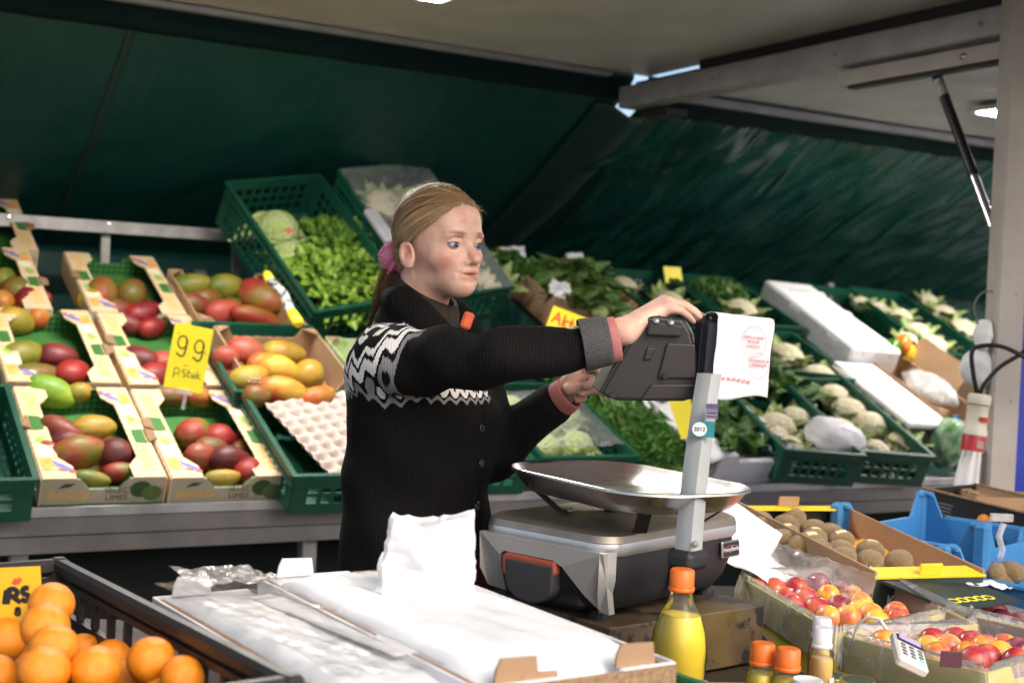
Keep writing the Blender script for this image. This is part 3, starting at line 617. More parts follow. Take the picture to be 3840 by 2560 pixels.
LM = dict(let=[leaf_mesh('leaf', LET, k, 1.0, .15, .26, .35, n=12) for k in range(4)], letd=[leaf_mesh('leaf', LETD, k+9, .95, .15, .26, .35, n=12) for k in range(3)], ice=[leaf_mesh('leaf', ICE, k+20, 1.1, .5, .06, 1.0) for k in range(3)],
          chard=[leaf_mesh('leaf', CHARD, k+30, .45, .25, .08, .45) for k in range(3)], spin=[leaf_mesh('leaf', SPIN, k+40, .42, .2, .05, .4) for k in range(3)], caul=[leaf_mesh('leaf', CAUL, k+50, .55, .45, .05, .35) for k in range(3)], cab=[leaf_mesh('leaf', CAB, k+60, 1.15, .55, .04, 1.1) for k in range(3)])
def dirm(p, d, upv, roll=0):
    y = d.normalized(); x = y.cross(upv)
    x = x.normalized() if x.length > 1e-4 else Vector((1, 0, 0)); z = x.cross(y); return frame(p, x, y, z) @ Matrix.Rotation(roll, 4, 'Y')
def head(name, label, cat, T, r_, kinds, n, group, openness=1.0, core=None):
    """leafy head: leaves rise from the heart and fold outward, each a part"""
    t = thing(name, label, cat, T @ Matrix.Scale(r_, 4), group)
    if core is not None:
        m = MB(); nu, nv = 16, 10
        m.lathe([(.72*math.sin(math.pi*j/nv), -.62*math.cos(math.pi*j/nv)) for j in range(nv+1)], nu); m.build('heart', core, t, True, Matrix.Translation((0, 0, .1)))
    for i in range(n):
        q = (i+.5)/n; a = i*2.39996+random.uniform(-.3, .3); tilt = (R(12)+R(78)*q**.8*openness); k = random.choice(kinds)
        d = Vector((math.cos(a)*math.sin(tilt), math.sin(a)*math.sin(tilt), math.cos(tilt)))
        p = Vector((math.cos(a), math.sin(a), 0))*.18*q+Vector((0, 0, -.30-.1*q)); o_ = Vector((math.cos(a), math.sin(a), 0))
        put('leaf', random.choice(LM[k]), t, dirm(p, d, -o_+Vector((0, 0, .35)), random.uniform(-.3, .3)) @ Matrix.Scale(random.uniform(.85, 1.12)*(.75+.45*q), 4))
    return t
def curd_mesh(seed):
    m = MB(); nu, nv = 44, 24; rs = np.random.RandomState(seed); C = rs.normal(size=(60, 3)); C /= np.linalg.norm(C, axis=1)[:, None]; C[:, 2] = abs(C[:, 2])*1.0-.1; pts = []
    for j in range(nv+1):
        a = math.pi*.62*j/nv
        for i in range(nu):
            b = 2*math.pi*i/nu; d = np.array((math.sin(a)*math.cos(b), math.sin(a)*math.sin(b), math.cos(a)))
            dd = np.sort(np.arccos(np.clip(C @ d, -1, 1)))[0]; k = 1+.11*max(0, 1-(dd/.30)**2)-.03
            pts.append((d[0]*k, d[1]*k, d[2]*k*.72))
    m.add(pts, [(j*nu+i, (j+1)*nu+i, (j+1)*nu+(i+1) % nu, j*nu+(i+1) % nu) for j in range(nv) for i in range(nu)]); return m.mesh('curd', CURD, True)
CM = [curd_mesh(k) for k in range(3)]
def cauliflower(label, T, r_, group='cauliflowers on the rack', nl=10):
    t = thing('cauliflower', label, 'cauliflower', T @ Matrix.Scale(r_*.9, 4), group); put('curd', random.choice(CM), t)
    for i in range(nl):
        a = i*2*math.pi/nl+random.uniform(-.3, .3); o_ = Vector((math.cos(a), math.sin(a), 0)); d = o_*.55+Vector((0, 0, .85))
        put('leaf', random.choice(LM['caul']), t, dirm(o_*.55+Vector((0, 0, -.65)), d, -o_, random.uniform(-.3, .3)) @ Matrix.Scale(random.uniform(1.25, 1.9), 4))
    return t
def bunch(name, label, cat, T, kind, n, spread, size, group, stems=STEMM):
    """loose bunch of long leaves, each a part"""
    t = thing(name, label, cat, T, group)
    for i in range(n):
        p = Vector((random.uniform(-1, 1)*spread[0], random.uniform(-1, 1)*spread[1], random.uniform(0, 1)*spread[2])); a = random.uniform(0, 6.28)
        d = Vector((math.cos(a)*.9, math.sin(a)*.6+.2, random.uniform(.1, .7)))
        put('leaf', random.choice(LM[kind]), t, dirm(p, d, ZV+Vector((random.uniform(-.4, .4), random.uniform(-.4, .4), 0)), random.uniform(-.6, .6)) @ Matrix.Scale(size*random.uniform(.7, 1.2), 4))
    return t
def herb(name, label, T, dims, n, mat, group, fine=False, L=.016):
    """herb bunch: thousands of tiny leaflets too small to pick apart, on stems"""
    t = thing(name, label, 'herbs', T, group); m = MB(); st = MB(); f = fbm(n)
    for i in range(n):
        a, b = random.uniform(-1, 1), random.uniform(-1, 1)
        if a*a+b*b > 1: continue
        lump = .65+.5*f((a*2, b*2, 1), 2.4)
        p = Vector((a*dims[0], b*dims[1], dims[2]*max(.1, lump)*(1-.5*(a*a+b*b))*random.uniform(.75, 1.05)))
        d = Vector((random.gauss(0, 1), random.gauss(0, 1), random.gauss(.5, .8))).normalized(); s_ = d.cross(Vector((random.gauss(0, 1), random.gauss(0, 1), random.gauss(0, 1)))).normalized()
        l_ = L*random.uniform(.6, 1.4); w_ = l_*(.08 if fine else .5)
        m.add([p-d*l_*.5, p+s_*w_+d*l_*.1, p+d*l_*.6, p-s_*w_+d*l_*.1], [(0, 1, 2, 3)])
    for i in range(40):
        a = random.uniform(0, 6.28); q = random.uniform(0, .8); p = Vector((math.cos(a)*q*dims[0], math.sin(a)*q*dims[1], dims[2]*.75))
        st.tube([Vector((p.x*.4, p.y*.4-dims[1]*.3, 0)), p], .0016, 4)
    st.build('stems', STEMM, t); stuff(m.build('leaves', mat, t)); return t

# lettuce crate, tilted up steeply
def tilted(FL, b, BL, L, w, h):
    pf = atb(*FL, b); pb = along(pf, *BL, L); return slope_frame(pf, pb, w, h), pf, pb
TLc, pf, pb = tilted((1187, 1162), 4.98, (856, 685), .80, .46, .22)
crate('green crate of leafy lettuce, the tallest crate left of the woman', TLc, .46, .80, .22, rows=3, lift=False)
lets = [((1290, 905), .125, ['let', 'letd'], 'leafy green lettuce at the back of the crate left of the woman', 26), ((1215, 1020), .12, ['let'], 'leafy green lettuce in the middle of the crate, below the pale head', 24), ((1370, 1010), .125, ['let', 'let', 'letd'], 'leafy green lettuce next to the pink scrunchie', 26), ((1290, 1110), .115, ['let'], 'leafy green lettuce lowest in the crate behind the woman', 24), ((1400, 1110), .11, ['let', 'letd'], 'leafy green lettuce touching the shoulder of the black cardigan', 22), ((1330, 1010), .11, ['letd', 'let'], 'leafy green lettuce in the centre of the lettuce crate', 22)]
def on_plane(px, T, n):
    o = T.translation+T.col[2].to_3d()*n; z = T.col[2].to_3d(); d = ray(*px); return EYE+d*((o-EYE).dot(z)/d.dot(z))
def face_T(T, p, tw=None):
    A = T.copy(); A.translation = p; return A @ Matrix.Rotation(random.uniform(0, 6.28) if tw is None else tw, 4, 'Z')
for px, r_, k, lab, n in lets: head('lettuce', lab, 'lettuce', face_T(TLc, on_plane(px, TLc, .14)), r_*1.30, k, n, 'lettuces in the tall crate', .80)
head('iceberg_lettuce', 'pale iceberg lettuce at the back of the lettuce crate', 'lettuce', face_T(TLc, on_plane((1040, 870), TLc, .10)), .13, ['ice', 'ice', 'cab'], 20, 'pale heads in the tall crate', .9, ICE)
head('iceberg_lettuce', 'pale iceberg lettuce squeezed against the crate side below the first', 'lettuce', face_T(TLc, on_plane((1085, 965), TLc, .08)), .11, ['ice', 'let'], 18, 'pale heads in the tall crate', .9, ICE)
tag(MB().box((0, 0, 0), (.035, .022, .010), bev=.003).build('lettuce_tie', M('orange_red_tie', (.62, .12, .05), None, 20, .5), None, T=face_T(TLc, on_plane((1082, 864), TLc, .225), .4)), 'small orange-red tie on the pale iceberg lettuce', 'tie')
carton('pale carton with a green vegetable print under the lettuce crate', inc_frame(2.20, .72, .02), .42, .46, .11, mat=M('green_and_white_print', (.62, .64, .45), (.25, .38, .10), 18, .6), dip=.05)
crate('green crate of romaine hidden behind the woman at the front of the rack', inc_frame(2.16, .16, 0), .40, .56, .19)
# film-covered crate behind her head
T2, pf, pb = tilted((1607, 1122), 5.02, (1276, 645), .80, .46, .2)
crate('green crate of cauliflower under clear film behind the woman\'s head', T2, .46, .80, .2, rows=3, lift=False)
for px, lab in (((1440, 770), 'cauliflower under film just above the woman\'s hair'), ((1850, 1060), 'cauliflower under film beside the woman\'s mouth'), ((1760, 960), 'cauliflower under film hidden by the woman\'s face'), ((1550, 850), 'cauliflower under film hidden by the woman\'s hair')):
    cauliflower(lab, face_T(T2, on_plane(px, T2, .08)), .10)
m = MB(); fz = fbm(77); m.grid(lambda u, v: ((u-.5)*.47, (v-.5)*.82, .012*fz((u*5, v*7, 0), 2.5)+.006), 40, 60)
tag(m.build('plastic_film', FILMM, None, True, T2 @ Matrix.Translation((0, 0, .205))), 'clear crinkled film stretched over the crate behind the woman', 'film')
tag(MB().box((0, 0, 0), (.06, .20, .03), bev=.006).build('metal_bar', M('bright_grey_bar', (.50, .51, .55), None, 8, .4, metal=.3), None, T=T2 @ Matrix.Translation((-.235, .03, .218))), 'light grey metal bar on the crate rim beside the pink scrunchie', 'bar')
# greens carton
carton('brown carton of chard with white paper between the filmed crate and the yellow card', inc_frame(3.45, 1.58, .06), .46, .62, .14)
bunch('chard', 'pile of dark green chard leaves in the carton right of the woman\'s face', 'chard', inc_frame(3.44, 1.52, .15), 'chard', 70, (.19, .26, .03), .15, 'loose greens')
bunch('celery_greens', 'light green leaf stalks lying on the chard near the tarpaulin', 'greens', inc_frame(3.56, 1.66, .16), 'chard', 26, (.13, .14, .03), .16, 'loose greens')
herb('parsley', 'dark parsley at the back of the chard carton beside the woman\'s nose', inc_frame(3.22, 1.74, .17), (.12, .16, .08), 1600, PARS, 'herb bunches', L=.02)
PAPER = M('white_paper', (.80, .80, .82), (.72, .72, .75), 6, .75, bump=.1)
def paper(label, T, w, h, seed, cat='paper', name='paper_sheet', amp=.02, mat=None):
    m = MB(); f = fbm(seed); m.grid(lambda u, v: ((u-.5)*w, (v-.5)*h, amp*f((u*2, v*2, seed), 2.0)), 14, 14, thick=.001); return tag(m.build(name, mat or PAPER, None, True, T), label, cat)
paper('white paper folded over the back of the chard carton near her eyes', inc_frame(3.30, 1.86, .19) @ eul(R(30), 0, 0), .14, .10, 4, amp=.03); paper('white paper flap behind the chard below the tarpaulin corner', inc_frame(3.64, 1.80, .19) @ eul(R(40), 0, R(8)), .11, .12, 6); paper('crumpled white paper among the chard stalks', inc_frame(3.28, 1.34, .22) @ eul(R(35), R(10), 0), .11, .10, 8, amp=.04)
for i, (s, t, lab) in enumerate(((3.44, 1.22, 'small kohlrabi left in front of the chard'), (3.60, 1.26, 'small kohlrabi right in front of the chard'), (3.52, 1.14, 'small kohlrabi just above the sleeve'))):
    head('kohlrabi', lab, 'kohlrabi', face_T(inc_frame(s, t, .16), INC(s, t, .17)), .055, ['cab', 'caul'], 8, 'kohlrabi on the rack', .8, ICE)
AK = thing('price_card', 'yellow card reading Akti in red, half hidden by her sleeve', 'price card'); w, h = card(AK, [(2058, 1142), (2185, 1190), (2060, 1240)], 4.9)
strokes([[(-w*.40, -h*.10), (-w*.29, h*.30), (-w*.17, -h*.12)], [(-w*.37, .06*h), (-w*.2, .06*h)], [(-w*.09, h*.30), (-w*.09, -h*.14)], [(w*.02, h*.14), (-w*.08, h*.02), (w*.03, -h*.15)], [(w*.13, h*.26), (w*.13, -h*.15), (w*.19, -h*.15)], [(w*.07, h*.10), (w*.2, h*.10)], [(w*.30, h*.08), (w*.30, -h*.15)], [(w*.30, h*.22), (w*.31, h*.25)]], .0075, REDI, AK, Matrix())
strokes([[(-w*.42, -h*.30), (-w*.1, -h*.30)]], .006, REDI, AK, Matrix(), 'underline')
# crates right of the arm
crate('green crate with cauliflower and parsley above the woman\'s hand', inc_frame(3.92, 1.42, .02), .40, .60, .19)
crate('green crate with herbs and cauliflower right above the customer display', inc_frame(4.36, 1.40, .02), .40, .62, .19)
cauliflower('cauliflower above the wrist of the outstretched hand', face_T(inc_frame(3.92, 1.36, 0), INC(3.94, 1.38, .17)), .095); cauliflower('cauliflower at the back of the crate above the hand', face_T(inc_frame(3.92, 1.6, 0), INC(3.84, 1.64, .14)), .085)
cauliflower('cauliflower between parsley and the paper-covered display', face_T(inc_frame(4.3, 1.26, 0), INC(4.33, 1.30, .18)), .10); cauliflower('cauliflower peeping out right behind the paper on the display', face_T(inc_frame(4.4, .9, 0), INC(4.30, .86, .14)), .10)
herb('parsley', 'bushy parsley on the cauliflower crate above the display', inc_frame(4.33, 1.50, .18), (.17, .13, .10), 2200, PARS, 'herb bunches', L=.018); 
tag(MB().box((0, 0, 0), (.11, .09, .002)).build('price_card', YEL, None, T=inc_frame(4.14, 1.66, .215) @ eul(R(50), 0, 0)), 'small blurred yellow card above the parsley', 'price card')
crate('green crate with a single cauliflower behind the paper-covered display', inc_frame(4.28, .80, .0), .38, .5, .19)
# bottom row, right of the woman
crate('green crate of cabbages in plastic below the woman\'s far hand', inc_frame(2.615, .17, .0), .39, .56, .19)
for s, t, r_, lab in ((2.52, .03, .075, 'cabbage at the front edge of the crate, on the side of the cardigan'), (2.66, .05, .08, 'cabbage at the front edge of the crate next to the dill'), (2.60, .20, .085, 'cabbage in shiny plastic in the middle of its crate'), (2.73, .26, .08, 'cabbage in plastic under the far hand'), (2.52, .33, .08, 'cabbage near the far sleeve, at the back of its crate')):
    head('cabbage', lab, 'cabbage', face_T(inc_frame(s, t), INC(s, t, .13)), r_, ['cab', 'cab', 'ice'], 14, 'wrapped cabbages', .75, CAB)
m = MB(); m.grid(lambda u, v: ((u-.5)*.37, (v-.5)*.42, .05*math.sin(math.pi*u)*math.sin(math.pi*v)+.016*fz((u*6, v*6, 2), 2.6)), 40, 40); tag(m.build('plastic_film', FILMM, None, True, inc_frame(2.61, .16, .19)), 'glossy clear film over the cabbages below the far hand', 'film')
crate('green crate of dill between the cabbages and the white tray', inc_frame(3.02, .22, .0), .38, .56, .14)
herb('dill', 'feathery dill spilling over its crate below the dark scale head', inc_frame(2.98, .18, .10), (.16, .26, .13), 5200, DILL, 'herb bunches', True, .05)
herb('parsley', 'dark parsley at the back of the dill crate behind her fingers', inc_frame(2.98, .52, .12), (.20, .16, .16), 2600, PARS, 'herb bunches', L=.02)
herb('dill', 'dill hanging lower in front of the white tray', inc_frame(2.98, -.04, .06), (.12, .13, .10), 2200, DILL, 'herb bunches', True, .05)
# white tray and yellow card
m = MB(); m.grid(lambda u, v: ((u-.5)*.16, (v-.5)*.44, .05*(2*u-1)**2+.02*math.sin(v*7)), 12, 20, thick=.012); tag(m.build('foam_tray', EPS, None, True, inc_frame(3.17, .14, .13) @ eul(0, R(14), R(-4))), 'curved white foam tray leaning between dill and spinach', 'tray')
tag(MB().box((0, 0, 0), (.08, .15, .002)).build('price_card', YEL, None, T=dirm(atY(2568, 1560, 4.75), Vector((-.35, .1, .93)), Vector((.2, -.9, .2)))), 'blank yellow card standing left of the scale mast', 'price card')
# polystyrene box with spinach
eb = thing('foam_box', 'white foam box of spinach at the front of the rack behind the scale mast', 'foam box', inc_frame(3.45, .20, .0)); ew, ed, eh = .40, .46, .15
MB().box((0, 0, .01), (ew-.05, ed, .02)).build('floor', EPS, eb)
def eps_wall(L, name, T): 
    o = MB().prism([(-L/2, 0), (L/2, 0), (L/2, eh), (L*.30, eh), (L*.24, eh*.78), (-L*.24, eh*.78), (-L*.30, eh), (-L/2, eh)], -.014, .014, Matrix.Rotation(R(90), 4, 'X')).build(name, EPS, eb, T=T); bevel(o, .006)
for sy in (-1, 1): eps_wall(ew, 'end_wall', Matrix.Translation((0, sy*ed/2, 0)) @ Matrix.Rotation(R(8)*sy*-1, 4, 'X'))
for sx in (-1, 1): o = MB().box((0, 0, eh/2), (.026, ed, eh-.004), bev=.006).build('side_wall', EPS, eb, T=Matrix.Translation((sx*(ew/2-.008), 0, 0)) @ Matrix.Rotation(R(12)*sx, 4, 'Y'))
bunch('spinach', 'dark green spinach leaves heaped in the white foam box', 'spinach', inc_frame(3.43, .16, .10), 'spin', 46, (.12, .17, .05), .17, 'loose greens')
bunch('spinach', 'deep green leaves lying above the foam box next to the scale mast', 'spinach', inc_frame(3.48, .50, .10), 'spin', 34, (.15, .10, .06), .16, 'loose greens')
paper('crumpled grey-white bag on the front corner of the foam box', inc_frame(3.56, .0, .16) @ eul(R(20), 0, 0), .12, .10, 14, 'bag', 'paper_bag', .035)
# two cauliflower crates, bottom row
ya = R(-9)
Tc1 = frame(INC(3.76, .24, .0), *(inc_frame(0, 0) @ Matrix.Rotation(ya, 4, 'Z')).to_3x3().col); Tc2 = frame(INC(4.13, .22, .0), *(inc_frame(0, 0) @ Matrix.Rotation(ya, 4, 'Z')).to_3x3().col)
crate('green crate of cauliflower and spinach with a white bag, right of the mast', Tc1, .365, .74, .2); crate('green crate of cauliflowers at the front, the farther one of the pair', Tc2, .365, .74, .2)
for T_, px, r_, lab in ((Tc1, (2915, 1600), .09, 'pale cauliflower left of the white bag'), (Tc1, (2985, 1575), .085, 'yellowish cauliflower above the white bag'), (Tc1, (2900, 1640), .08, 'cauliflower in the front corner of the crate by the foam box'), (Tc2, (3070, 1420), .10, 'leafy cauliflower topmost in the pair of front crates'), (Tc2, (3130, 1490), .09, 'cauliflower second from the top in the front crate'), (Tc2, (3185, 1545), .095, 'cauliflower in the middle of the farther front crate'), (Tc2, (3265, 1600), .10, 'large cauliflower right beside the white bag'), (Tc2, (3385, 1668), .085, 'cauliflower in the front corner of the farther crate'), (Tc2, (3285, 1690), .07, 'cauliflower half hidden behind the front rim'), (Tc2, (3150, 1620), .09, 'cauliflower deep behind the white bag'), (Tc1, (2960, 1675), .07, 'small cauliflower low at the front rim')):
    cauliflower(lab, face_T(T_, on_plane(px, T_, .12)), r_)
bunch('spinach', 'dark bunch of spinach at the back of the crate right of the display', 'spinach', face_T(Tc1, on_plane((2890, 1470), Tc1, .12), 0), 'spin', 60, (.12, .14, .06), .12, 'loose greens')
def sack(name, label, cat, T, dims, seed, mat, amp=.16, n=28):
    """crumpled closed bag"""
    m = MB(); f = fbm(seed); pts = []; nv = n*2//3
    for j in range(nv+1):
        a = math.pi*j/nv
        for i in range(n):
            b = 2*math.pi*i/n; d = Vector((math.sin(a)*math.cos(b), math.sin(a)*math.sin(b), math.cos(a))); k = 1+amp*f(d*1.0, 2.8)+amp*.5*abs(f(d, 6.0))
            pts.append((d.x*k*dims[0], d.y*k*dims[1], d.z*k*dims[2]))
    m.add(pts, [(j*n+i, (j+1)*n+i, (j+1)*n+(i+1) % n, j*n+(i+1) % n) for j in range(nv) for i in range(n)])
    return tag(m.build(name, mat, None, 50, T), label, cat)
BAGP = M('thin_white_plastic', (.72, .70, .72), (.60, .58, .60), 9, .4, bump=.3, bscale=30)
sack('plastic_bag', 'white plastic bag lying on the cauliflowers in front', 'bag', face_T(Tc1, on_plane((3130, 1640), Tc1, .17), R(-30)), (.125, .10, .075), 5, BAGP)
# foam lids and far crates
fb = thing('foam_box', 'white slotted foam box lying upside down among the far crates', 'foam box', inc_frame(4.78, 1.15, .14) @ Matrix.Rotation(R(-6), 4, 'Z'))
MB().box((0, 0, .05), (.30, .84, .13), bev=.012).build('body', EPS, fb)
GRV = M('slot_shadow_gap', (.45, .45, .48), None, 9, .8)
for i in range(7): MB().box((.0, -.33+i*.105, .1155), (.13, .016, .004), bev=.001).build('slot', GRV, fb)
for i in (-.3, .05, .3): MB().box((.15, i, .10), (.03, .05, .03), bev=.008).build('lug', EPS, fb)
for i in (-.25, .1): MB().box((-.152, i, .07), (.012, .1, .05), bev=.006).build('rib', EPS, fb)
for i in (-.08, 0, .08): MB().lathe([(0, .002), (.006, .002), (.006, 0)], 8).build('hole', GRV, fb, T=Matrix.Translation((i, -.4205, .085)) @ Matrix.Rotation(R(90), 4, 'X'))
text('Vegetables', .04, GRV, fb, Matrix.Translation((-.152, -.02, .035)) @ eul(R(90), 0, R(-90))) if False else None
o = tag(MB().box((0, 0, 0), (.25, .62, .03), bev=.008).build('foam_board', EPS, None, T=inc_frame(4.56, .42, .17) @ Matrix.Rotation(R(-6), 4, 'Z')), 'plain white foam board lying beside the farther cauliflower crate', 'board')
crate('green crate of cauliflowers behind the slotted foam box', inc_frame(5.13, 1.24, .02) @ Matrix.Rotation(R(-8), 4, 'Z'), .36, .86, .19); crate('farthest green crate of cauliflowers next to the grey post', inc_frame(5.52, 1.24, .02) @ Matrix.Rotation(R(-8), 4, 'Z'), .36, .86, .19)
Tr = inc_frame(5.2, 1.2, .02)
for px, r_, lab in (((3290, 1165), .075, 'leafy cauliflower at the back of the far crate behind the foam box'), ((3375, 1190), .08, 'cauliflower second from the back in the far crate behind the foam box'), ((3440, 1250), .09, 'cauliflower in the middle of the far crate'), ((3500, 1300), .09, 'cauliflower at the front of the far crate by the bell peppers'), ((3230, 1140), .065, 'smallest cauliflower at the tarpaulin edge'), ((3540, 1180), .085, 'leafy cauliflower at the back of the farthest crate'), ((3610, 1240), .10, 'pale cauliflower nearest the white rope and post'), ((3480, 1130), .07, 'cauliflower in the farthest crate below the tarpaulin'), ((3400, 1280), .075, 'cauliflower low by the black box rim')):
    cauliflower(lab, face_T(Tr, on_plane(px, Tr, .15)), r_)
# peppers, dark carton
PEPM = dict(green=M('green_pepper', (.05, .20, .015), None, 4, .2), yellow=M('yellow_pepper', (.75, .42, .02), None, 4, .2), orange=M('orange_pepper', (.70, .20, .02), None, 4, .2))
def pepper(colour, label, T, r_):
    m = MB(); n = 24; prof = [(0, -.9), (.35, -.98), (.62, -.85), (.8, -.4), (.95, .2), (.92, .6), (.6, .82), (.25, .74), (0, .70)]; pts = []
    for q, z in prof:
        for i in range(n): a = 2*math.pi*i/n; k = q*(1+.10*math.cos(4*a)); pts.append((k*math.cos(a), k*math.sin(a), z))
    m.add(pts, [(j*n+i, j*n+(i+1) % n, (j+1)*n+(i+1) % n, (j+1)*n+i) for j in range(len(prof)-1) for i in range(n)])
    t = thing('bell_pepper', label, 'pepper', T @ Matrix.Scale(r_, 4), 'bell peppers'); m.build('flesh', PEPM[colour], t, True); MB().tube([(0, 0, .7), (.05, 0, .9), (.2, .05, 1.1)], [.14, .1, .12], 7).build('stalk', STEMM, t, True)
for c, px, lab in (('green', (3345, 1305), 'green bell pepper in the dark carton'), ('orange', (3385, 1290), 'orange bell pepper in the dark carton'), ('yellow', (3405, 1325), 'yellow bell pepper in the dark carton'), ('green', (3430, 1345), 'green bell pepper under the far cauliflowers')):
    p = atb(*px, 4.75); pepper(c, lab, frame(p, SH, TV, NV) @ eul(random.uniform(.5, 1.4), 0, random.uniform(0, 6)), .045)
DKC = M('dark_printed_carton', (.035, .028, .02), (.06, .04, .025), 9, .6)
dt = carton('dark printed carton with brown edges below the bell peppers', inc_frame(4.84, .50, .02) @ Matrix.Rotation(R(-6), 4, 'Z'), .26, .62, .17, mat=CARD, dip=.2)
o = MB().box((-.1335, 0, .085), (.002, .58, .13)).build('printed_side', DKC, dt)
sack('plastic_bag', 'shiny transparent bag crumpled in the dark carton by the post', 'bag', inc_frame(4.88, .48, .18), (.09, .16, .05), 11, FILML, .2)
carton('brown carton tipped on its side right of the dark carton', inc_frame(5.12, .62, .10) @ eul(0, R(25), 0), .26, .36, .16)
crate('small blue crate tucked below the brown carton by the post', inc_frame(5.02, .16, .0), .22, .3, .12, BLUEP, 'blue crates')
NETM = M('green_net_bag', (.05, .22, .05), (.4, .5, .35), 30, .35)
sack('net_bag', 'green and white vegetable bag at the end of the shelf beside the red plug', 'bag', frame(atb(3560, 1660, 4.12), SH, TV, NV), (.09, .09, .11), 8, NETM, .18)
sack('plastic_bag', 'clear and white plastic wrapping lying above the vegetable bag', 'bag', frame(atb(3470, 1590, 4.3), SH, TV, NV), (.11, .12, .05), 21, FILML, .2)
sack('net_bag', 'small red bag wedged at the end of the shelf', 'bag', frame(atb(3610, 1710, 4.2), SH, TV, NV), (.05, .05, .07), 18, M('red_wrapper', (.5, .04, .05), None, 9, .4), .15)
# black cloth added to keep the space under the shelf dark
m = MB(); m.grid(lambda u, v: (-1.2+7.4*u, 4.35+.03*math.sin(u*60), .03+.70*v), 120, 6, thick=.003); tag(m.build('added_dark_cloth', M('black_green_cloth', (.004, .008, .009), None, 4, .8), None, True, frame(Vector((0, 0, 0)), SH, BK, ZV)), 'black cloth added to darken the space under the display rack', 'cloth')
# ================================================================== sales counter at the front
def tri_frame(fl, bl, fr, w=None, d=None, h=0):
    """frame at the bottom centre of a tray from its upper corners: front left, back left, front right (picture x, y, depth)"""
    a, b, c = atY(*fl), atY(*bl), atY(*fr); y = (b-a); d = d or y.length; y.normalize(); x = c-a; x = x-y*x.dot(y); w = w or x.length; x.normalize(); z = x.cross(y)
    return frame(a+x*w/2+y*d/2-z*h, x, y, z), w, d
TABLE = M('dark_table_board', (.05, .035, .022), (.028, .02, .015), 6, .6, bump=.2)
ct = thing('sales_counter', 'dark wooden counter under the scale, trays and fruit boxes', 'counter', Matrix())
o = MB().box((.28, 2.20, .826), (2.9, .95, .04)).build('table_top', TABLE, ct); bevel(o, .004)
for x in (-1.1, 1.65):
    for y in (1.78, 2.62): MB().box((x, y, .42), (.06, .06, .80)).build('leg', STEEL, ct)
cs = thing('side_counter', 'low dark stand carrying the kiwi box and the blue crates', 'counter', Matrix())
o = MB().box((1.08, 3.06, .80), (1.3, .74, .04)).build('table_top', TABLE, cs); bevel(o, .004)
for x in (.5, 1.66):
    for y in (2.74, 3.38): MB().box((x, y, .40), (.05, .05, .76)).build('leg', STEEL, cs)

# ---- black crate of oranges
a_, b_ = atY(1089, 2532, 1.5), atY(223, 2092, 2.1); yv = (b_-a_); yv.z = 0; CL = yv.length; yv.normalize(); xv = Vector((yv.y, -yv.x, 0)); CWd, CH = .50, .20
zr = (a_.z+b_.z)/2; OT = frame(Vector((a_.x, a_.y, zr-CH))-xv*CWd/2+yv*CL/2, xv, yv, ZV)
oc = thing('orange_crate', 'black plastic crate of oranges at the lower picture corner', 'crate', OT)
def black_wall(L, T):
    t = MB(); th = .012
    t.box((0, 0, .02), (L, th, .04)); t.box((0, 0, CH-.012), (L+.012, th*2.0, .024), bev=.006); t.box((0, -.003, CH-.0265), (L*.86, th*.4, .006)); t.box((0, 0, CH-.034), (L, th, .010))
    n = 11; g = L*.90/n
    zt, zb = CH-.039, CH-.078
    for sx in (-1, 1): t.box((sx*(L/2-L*.025), 0, (zt+.04)/2), (L*.05, th, zt-.04))
    for i in range(1, n):
        if i in (5, 6): continue
        t.box((-L*.45+g*i, 0, (zt+zb)/2), (g*.2, th*.9, zt-zb), bev=.002)
    t.box((0, 0, zb-.008), (L*.9, th, .016))
    for i in range(n*3):
        t.box((-L*.45+g*(i+.5)/3, 0, (zb-.016+.04)/2), (g/3*.72, th*.85, zb-.016-.04))
    return t.build('wall', BLACKP, oc, T=T)
black_wall(CL, Matrix.Translation((CWd/2, 0, 0)) @ Matrix.Rotation(R(90), 4, 'Z')); black_wall(CL, Matrix.Translation((-CWd/2, 0, 0)) @ Matrix.Rotation(R(-90), 4, 'Z'))
black_wall(CWd, Matrix.Translation((0, CL/2, 0)) @ Matrix.Rotation(R(180), 4, 'Z')); black_wall(CWd, Matrix.Translation((0, -CL/2, 0)))
MB().box((0, 0, .004), (CWd, CL, .006)).build('floor', BLACKP, oc)
for sx in (-1, 1):
    for sy in (-1, 1): MB().box((sx*CWd/2, sy*CL/2, CH/2+.002), (.028, .028, CH), bev=.006).build('corner_post', BLACKP, oc)
k = NT('orange_peel'); f_ = k.noise(2.5, 3); k.base(k.ramp(f_, [(.3, (.80, .22, .010)), (.7, (.86, .30, .018))])); k.set(rough=.36, spec=.45); v_ = k.n('TexVoronoi'); v_.inputs['Scale'].default_value = 24; k.l(k.coord(), v_.inputs['Vector']); k.bump(v_.outputs['Distance'], .25, .03); OPEEL = k.m
OSTEM = M('orange_stem_button', (.20, .22, .05), None, 8, .8)
def orange_mesh(seed):
    m = MB(); f = fbm(seed); nu, nv = 28, 18; pts = []
    for j in range(nv+1):
        a = math.pi*j/nv
        for i in range(nu):
            b = 2*math.pi*i/nu; d = Vector((math.sin(a)*math.cos(b), math.sin(a)*math.sin(b), math.cos(a))); kk = 1+.018*f(d, 2.0)-.05*math.exp(-(a/.14)**2)
            pts.append((d.x*kk, d.y*kk, d.z*kk*.95))
    m.add(pts, [(j*nu+i, (j+1)*nu+i, (j+1)*nu+(i+1) % nu, j*nu+(i+1) % nu) for j in range(nv) for i in range(nu)]); return m.mesh('peel', OPEEL, True)
OM = [orange_mesh(k_) for k_ in range(3)]; OSM = MB().lathe([(0, .012), (.05, .010), (.07, 0)], 8).mesh('stem_button', OSTEM)
